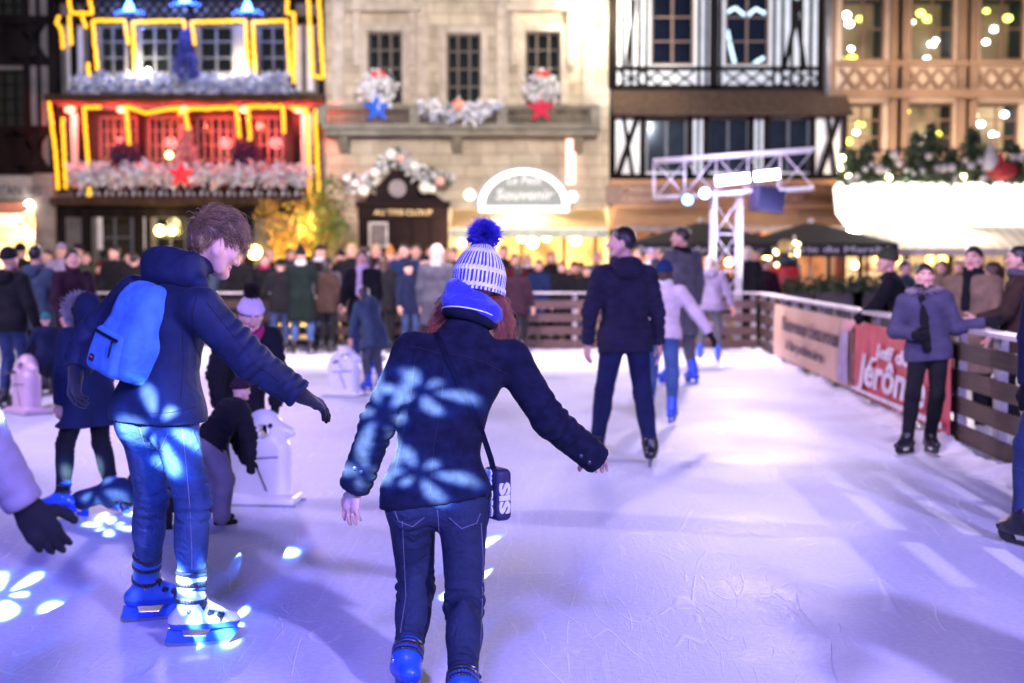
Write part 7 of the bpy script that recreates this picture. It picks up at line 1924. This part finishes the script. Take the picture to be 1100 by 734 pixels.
someone('passer in a pale mauve coat cut off by the left edge, black-gloved hand swinging', -98, 215, 4.0, 1.05, 'mauve', 'black', H=1.7, skate='black', hair='dark', seed=34, glove='black', hem=.2, aL=((.2,-.5,-1),(.1,-.2,-1)), aR=((.22,.5,-1),(.1,.55,-1)))
someone('skater in navy jacket and blue jeans cut off by the right edge', 1150, 262, 8.0, -.25, 'navy', 'jeans', H=1.78, skate='black', hair='dark', seed=35, hem=.12, glove='black', aL=((.12,.05,-1),(-.05,.2,-1)), fL=(.19,.12,0), fR=(.13,-.05,0))
someone('person in black parka with tan fur collar and jeans at the left edge', 9, 268, 15.6, .35, 'black', 'jeans', skate='black', hair='dark', seed=36, hood='down', fur='tan', hem=.1, hat='beanie', hatc='black', aR=((.3,.1,-1),(.2,.2,-1)))
someone('person in blue-grey hooded jacket, dark hair, back turned, near the left edge', 38, 266, 17.2, .3, 'bluegrey', 'black', skate='black', hair='dark', seed=37, hood='down', hem=.18, aR=((.5,.2,-.9),(.4,.2,-.9)))
someone('small child in navy snowsuit and teal hat between the left-edge adults', 49, 340, 15.3, -.6, 'navy', 'navy', skate='black', hair='dark', seed=38, hat='beanie', hatc='teal', hem=.04, lean=.12, aL=((.3,.6,-.9),(.1,.7,-.5)))
someone('dark-haired woman in black coat looking back towards the camera at left', 78, 270, 17.0, A-.75, 'plum', 'black', skate='black', hair='dark', seed=39, hstyle='bob', hem=.3, hyaw=.35, aR=((.3,.3,-1),(0,.6,-.8)))
# --- behind the right-hand fence
someone('person in green woolly hat and dark jacket leaning over the right fence', 957, 279, 16.4, -1.25, 'black', 'black', H=1.86, hair='dark', hat='beanie', hatc='olive', hem=.1, lean=.38, seed=40, hips=(0,-.2), aL=((.3,.75,-.7),(.1,.9,-.3)), aR=((.3,.6,-.9),(.1,.8,-.5)))
someone('man in camel coat and black scarf talking beyond the right fence', 1046, 267, 14.2, A+.6, 'camel', 'black', hair='dark', scarf='black', tail=.3, hem=.35, seed=41, aL=((.2,.3,-1),(-.1,.5,-.8)))
someone('woman in black coat between the two brown coats beyond the right fence', 1068, 284, 14.8, -1.1, 'black', 'black', hair='brown', hstyle='bob', hem=.3, seed=42)
someone('man in brown coat near the right edge beyond the fence, hands clasped', 1096, 267, 14.0, -1.3, 'brown', 'black', hair='dark', hem=.35, seed=43, scarf='grey', aL=((.2,.5,-1),(-.2,.8,-.2)), aR=((.2,.4,-1),(-.3,.8,-.2)))
someone('person in grey anorak beyond the fence, over the shoulder of the laughing girl', 972, 281, 22.5, A-.8, 'bluegrey', 'black', hair='dark', seed=44, hem=.1)
someone('person in black coat with pale bobbed hair beside the truss tower', 803, 266, 29.0, .6, 'black', 'black', hair='pale', hstyle='bob', seed=45, hem=.3)
# --- spectators along the far fence; each: px, head top, Y, yaw, coat, hair, style, hat, hat colour, scarf, label
ROW = [(66,258,27.6,A,'lilac','dark','short','cap','lilac',None,'spectator in a lilac cap and lilac coat behind the dark-haired woman at left'),
 (124,264,27.0,A+.3,'black','dark','short',None,'',None,'pale-faced man in black jacket beyond the far fence, left of the young man'),
 (107,284,27.4,A,'plum','dark','bob','beanie','red',None,'short spectator in a red woolly hat beside the pale-faced man'),
 (22,262,27.8,.2,'black','dark','short','beanie','black',None,'figure in black hat standing before the lit shop at far left'),
 (240,276,27.2,A-.2,'bluegrey','brown','short',None,'',None,'spectator in blue-grey coat close behind the young man\'s neck'),
 (256,269,26.7,A+.2,'black','grey','short',None,'',None,'balding man in black beyond the far fence, right of the young man\'s face'),
 (284,277,26.9,A-.3,'black','brown','bob',None,'','magenta','woman with a bright pink scarf beyond the far fence, next to the balding man'),
 (303,282,28.4,A+.4,'brown','dark','short',None,'',None,'spectator in brown coat left of the tall black hat'),
 (343,262,27.4,A-.6,'black','brown','short','cap','brown','white','man in brown cap and white scarf right of the tall black hat'),
 (352,278,27.0,A+.3,'grey','dark','bob',None,'',None,'spectator in grey coat below the man in the brown cap'),
 (378,267,27.2,A,'black','blond','long',None,'',None,'woman with long blond hair and black coat, leftmost of the central crowd'),
 (404,262,27.8,A+.2,'plum','blond','short',None,'',None,'fair-haired man in plum coat behind the lilac scarf'),
 (419,266,27.2,A-.1,'lilac','red','bob','tall','orange',None,'spectator in a pointed orange hat and lilac coat'),
 (435,259,27.0,A,'blue','dark','short',None,'',None,'dark-haired man in blue jacket right of the pointed orange hat'),
 (447,255,28.2,A+.3,'mauve','brown','short',None,'',None,'tall brown-haired man in mauve coat, tallest of the central crowd'),
 (456,275,27.0,A-.4,'black','dark','short','beanie','black',None,'spectator in black hat and black coat left of the wide grey coat'),
 (487,266,28.6,A,'brown','brown','short',None,'',None,'brown-haired spectator in brown coat behind the bobble hat, left side'),
 (541,268,29.5,A+.2,'black','dark','short',None,'',None,'dark-haired spectator in black just right of the bobble hat'),
 (553,277,29.0,A-.2,'darkred','brown','bob',None,'',None,'woman in dark red coat second from the bobble hat'),
 (566,273,30.2,A,'plum','blond','long',None,'','white','blond woman with white scarf below the ochre awning'),
 (579,280,28.8,A+.5,'blue','dark','short',None,'',None,'spectator in blue coat turned sideways below the ochre awning'),
 (592,275,30.4,A-.3,'black','red','bob',None,'',None,'red-haired spectator in black below the ochre awning'),
 (604,284,28.7,A,'black','dark','bob',None,'',None,'short dark-haired spectator at the fence, right half of the awning'),
 (617,280,29.4,A+.2,'brown','brown','short','beanie','red',None,'spectator in red woolly hat under the right half of the awning'),
 (630,288,28.6,A-.2,'black','dark','short',None,'',None,'short spectator in black left of the man in the quilted jacket'),
 (641,276,31.0,A,'grey','grey','short',None,'',None,'grey-haired spectator half hidden by the man in the quilted jacket'),
 (684,270,28.0,A+.3,'brown','blond','short',None,'',None,'fair-haired spectator right of the man in the quilted jacket'),
 (698,266,27.2,A-.4,'white','dark','short','cap','lilac','white','spectator in lilac cap and white coat behind the dark blue woolly hat'),
 (750,280,29.4,A,'pinkwhite','blond','bob',None,'',None,'spectator in pale pink beside the lattice truss tower'),
 (822,283,30.5,A-.3,'plum','dark','short',None,'',None,'spectator in plum coat left of the red festive figure'),
 (530,290,32.5,A,'orange','brown','bob',None,'',None,'seated-height spectator in orange behind the bobble hat, right side'),
 (585,291,33.5,A,'red','blond','bob',None,'',None,'spectator in red coat far back under the ochre awning'),
 (612,293,33.0,A+.4,'grey','dark','short',None,'',None,'spectator in grey far back under the ochre awning'),
 (1012,283,24.0,A+.4,'camel','brown','bob',None,'',None,'spectator in camel coat far beyond the right fence, right of the laughing girl'),
 (1030,279,26.0,A,'black','dark','short',None,'',None,'spectator in black far beyond the right fence before the warm stall'),
 (162,272,28.0,A+.2,'plum','dark','bob',None,'',None,'spectator in plum coat hidden partly by the blue backpack'),
 (92,276,28.6,A-.2,'olive','brown','short',None,'',None,'spectator in olive coat between the lilac cap and the red hat')]
EX = [(290,270,29.5,'black','short',None,'second row, between the balding man and the tall black hat'),(312,266,30.5,'navy','bob',None,'second row, just left of the tall black hat'),(366,272,29.8,'brown','short','beanie','second row, left of the woman with long blond hair'),
 (392,258,30.6,'black','short',None,'back row, tall, behind the lilac scarf'),(411,272,29.0,'navy','bob',None,'second row, between the fair-haired man and the orange hat'),(427,270,29.4,'black','long',None,'second row, right of the orange hat'),(463,258,30.2,'plum','short',None,'back row, behind the wide grey coat'),
 (478,272,30.8,'black','bob',None,'back row, right of the wide grey coat'),(548,284,33,'black','short',None,'far back below the left half of the ochre awning'),(572,287,34,'plum','bob',None,'far back below the middle of the ochre awning'),(598,288,34.5,'navy','short',None,'far back below the right end of the arched sign'),(624,284,34,'black','bob','beanie','far back below the right half of the ochre awning'),
 (52,268,28.6,'navy','short',None,'behind the blue-grey hooded jacket at left'),(84,264,29.2,'black','short','beanie','tall, behind the dark-haired woman at left'),(140,276,28.4,'bluegrey','bob',None,'right of the pale-faced man at left'),(12,276,29.0,'brown','bob',None,'before the lit shop, lowest at far left'),
 (712,268,30.0,'black','short',None,'behind the dark blue woolly hat'),(772,284,31.0,'plum','bob',None,'behind the lattice tower'),(812,272,32.0,'navy','short',None,'between the tower and the red festive figure')]
ROW += [(a, b, c, A+.25*math.sin(a), d, ('dark','brown','blond','dark')[a % 4], e, f_, 'plum', None, 'spectator in %s coat, %s' % ({'bluegrey':'blue-grey'}.get(d, d), g2)) for a, b, c, d, e, f_, g2 in EX]
for i, (px, top, Y, yaw, coat, hair, hs, hat, hatc, scarf, label) in enumerate(ROW):
    someone(label, px, top-1+3*math.sin(i*1.7), Y, yaw, coat, 'black' if i % 3 else 'jeans', hair=hair, hstyle=hs, hat=hat, hatc=hatc or 'black', scarf=scarf, hem=.12+.1*(i % 3), seed=60+i, group='spectators beyond the far fence' if 26 < Y and px < 900 else None,
            aL=((.2,.25+.1*(i % 4),-1),(-.1+.1*(i % 3),.5,-.8)), aR=((.2,.2,-1),(0,.3+.2*(i % 3),-.9)), hyaw=.3*math.sin(i*2.1))
for px, top, yaw, coat, legs, hair, hs, hat, label in ((412,276,.3,'black','black','brown','long',None,'woman skater with long brown hair and black coat at the far fence, back turned'),(438,283,A-.6,'navy','jeans','dark','short','beanie','skater in navy coat and black beanie at the far fence, facing the camera'),
   (350,281,.5,'brown','black','dark','bob',None,'skater in brown coat leaning on the far fence beside the tall black hat'),(144,274,.2,'black','black','dark','short',None,'skater in black at the far fence, back turned, left of the backpack'),(301,279,-.4,'black','jeans','brown','short','beanie','skater in black jacket and jeans at the far fence, left of the tall black hat'),
   (556,286,.4,'plum','black','dark','bob',None,'skater in plum coat at the pale plum fence, right of the bobble hat')):
    someone(label, px, top, 25.1, yaw, coat, legs, skate='black', hair=hair, hstyle=hs, hat=hat, hem=.2, seed=px, aL=((.3,.4,-1),(.2,.6,-.5)), aR=((.25,.2,-1),(.1,.3,-1)))
# --- skating aids: white moulded animals a beginner holds on to
def skating_aid(label, px, Y, yaw, s=1.0, m=None):
    b = at(px, 280, Y); b[2] = 0; t = empty('skating_aid', b, label, 'skating aid', 'white skating aids'); f = V3(math.sin(yaw), math.cos(yaw), 0); r = V3(math.cos(yaw), -math.sin(yaw), 0); g_ = lambda x, y, z: b+(r*x+f*y+UP*z)*s
    R = np.stack([r, f, UP], 1); m = m or mat('aid_white', (.80,.78,.84), .3, 0, .06, 6, .05, 20)
    V, F = volume([rbox(g_(0,0,.24), V3(.2,.10,.22)*s, R, .08*s, .05), ell(g_(.02,0,.50), V3(.135,.11,.14)*s, R, .05), ell(g_(-.16,.0,.40), V3(.05,.09,.12)*s, R, .04), cone(g_(.15,0,.50), g_(.2,0,.485), .05*s, .035*s, .03),
                   ('c', g_(.03,-.2,.5), g_(.03,.2,.5), .045*s, .045*s, .02, None, True), rbox(g_(0,0,.035), V3(.25,.15,.035)*s, R, .03*s, .02)], .012)
    mesh_obj('body', V, F, m, t, None, True)
    dk_ = plastic('aid_dark', (.03,.03,.05)); mb = MB(); mb.tube([g_(-.05,-.22,.44), g_(-.05,-.10,.45), g_(-.05,.10,.45), g_(-.05,.22,.44)], .016*s, 8); mb.build('handle', [dk_], t, True)
    for yy in (-.14, .14): mb = MB(); mb.bar(g_(-.25,yy,.008), g_(.27,yy,.008), .02, .016, side=r*0+f); mb.build('runner', [STEEL()], t)
    for yy in (-.104,): mb = MB(); mb.tube([g_(-.12,yy,.31), g_(.14,yy,.33)], .008*s, 6); mb.tube([g_(-.02,yy,.30), g_(.06,yy,.10)], .007*s, 6); mb.build('seam', [mat('aid_seam', (.25,.23,.3), .5)], t, True)
    for xx, zz in ((.09,.54),): mb = MB(); mb.ball(g_(xx,-.10,zz), .016*s); mb.build('eye', [dk_], t, True)
    return t
skating_aid('white moulded seal-shaped skating aid beside the stooping toddler', 279, 9.55, .1, 1.0)
skating_aid('white skating aid held by the child in the long grey coat', 369, 17.2, .3, .95)
skating_aid('pinkish-white skating aid near the left-edge adults', 26, 15.2, .8, 1.0, mat('aid_pink', (.6,.42,.5), .35, 0, .06, 6))
hero_woman(); hero_man()
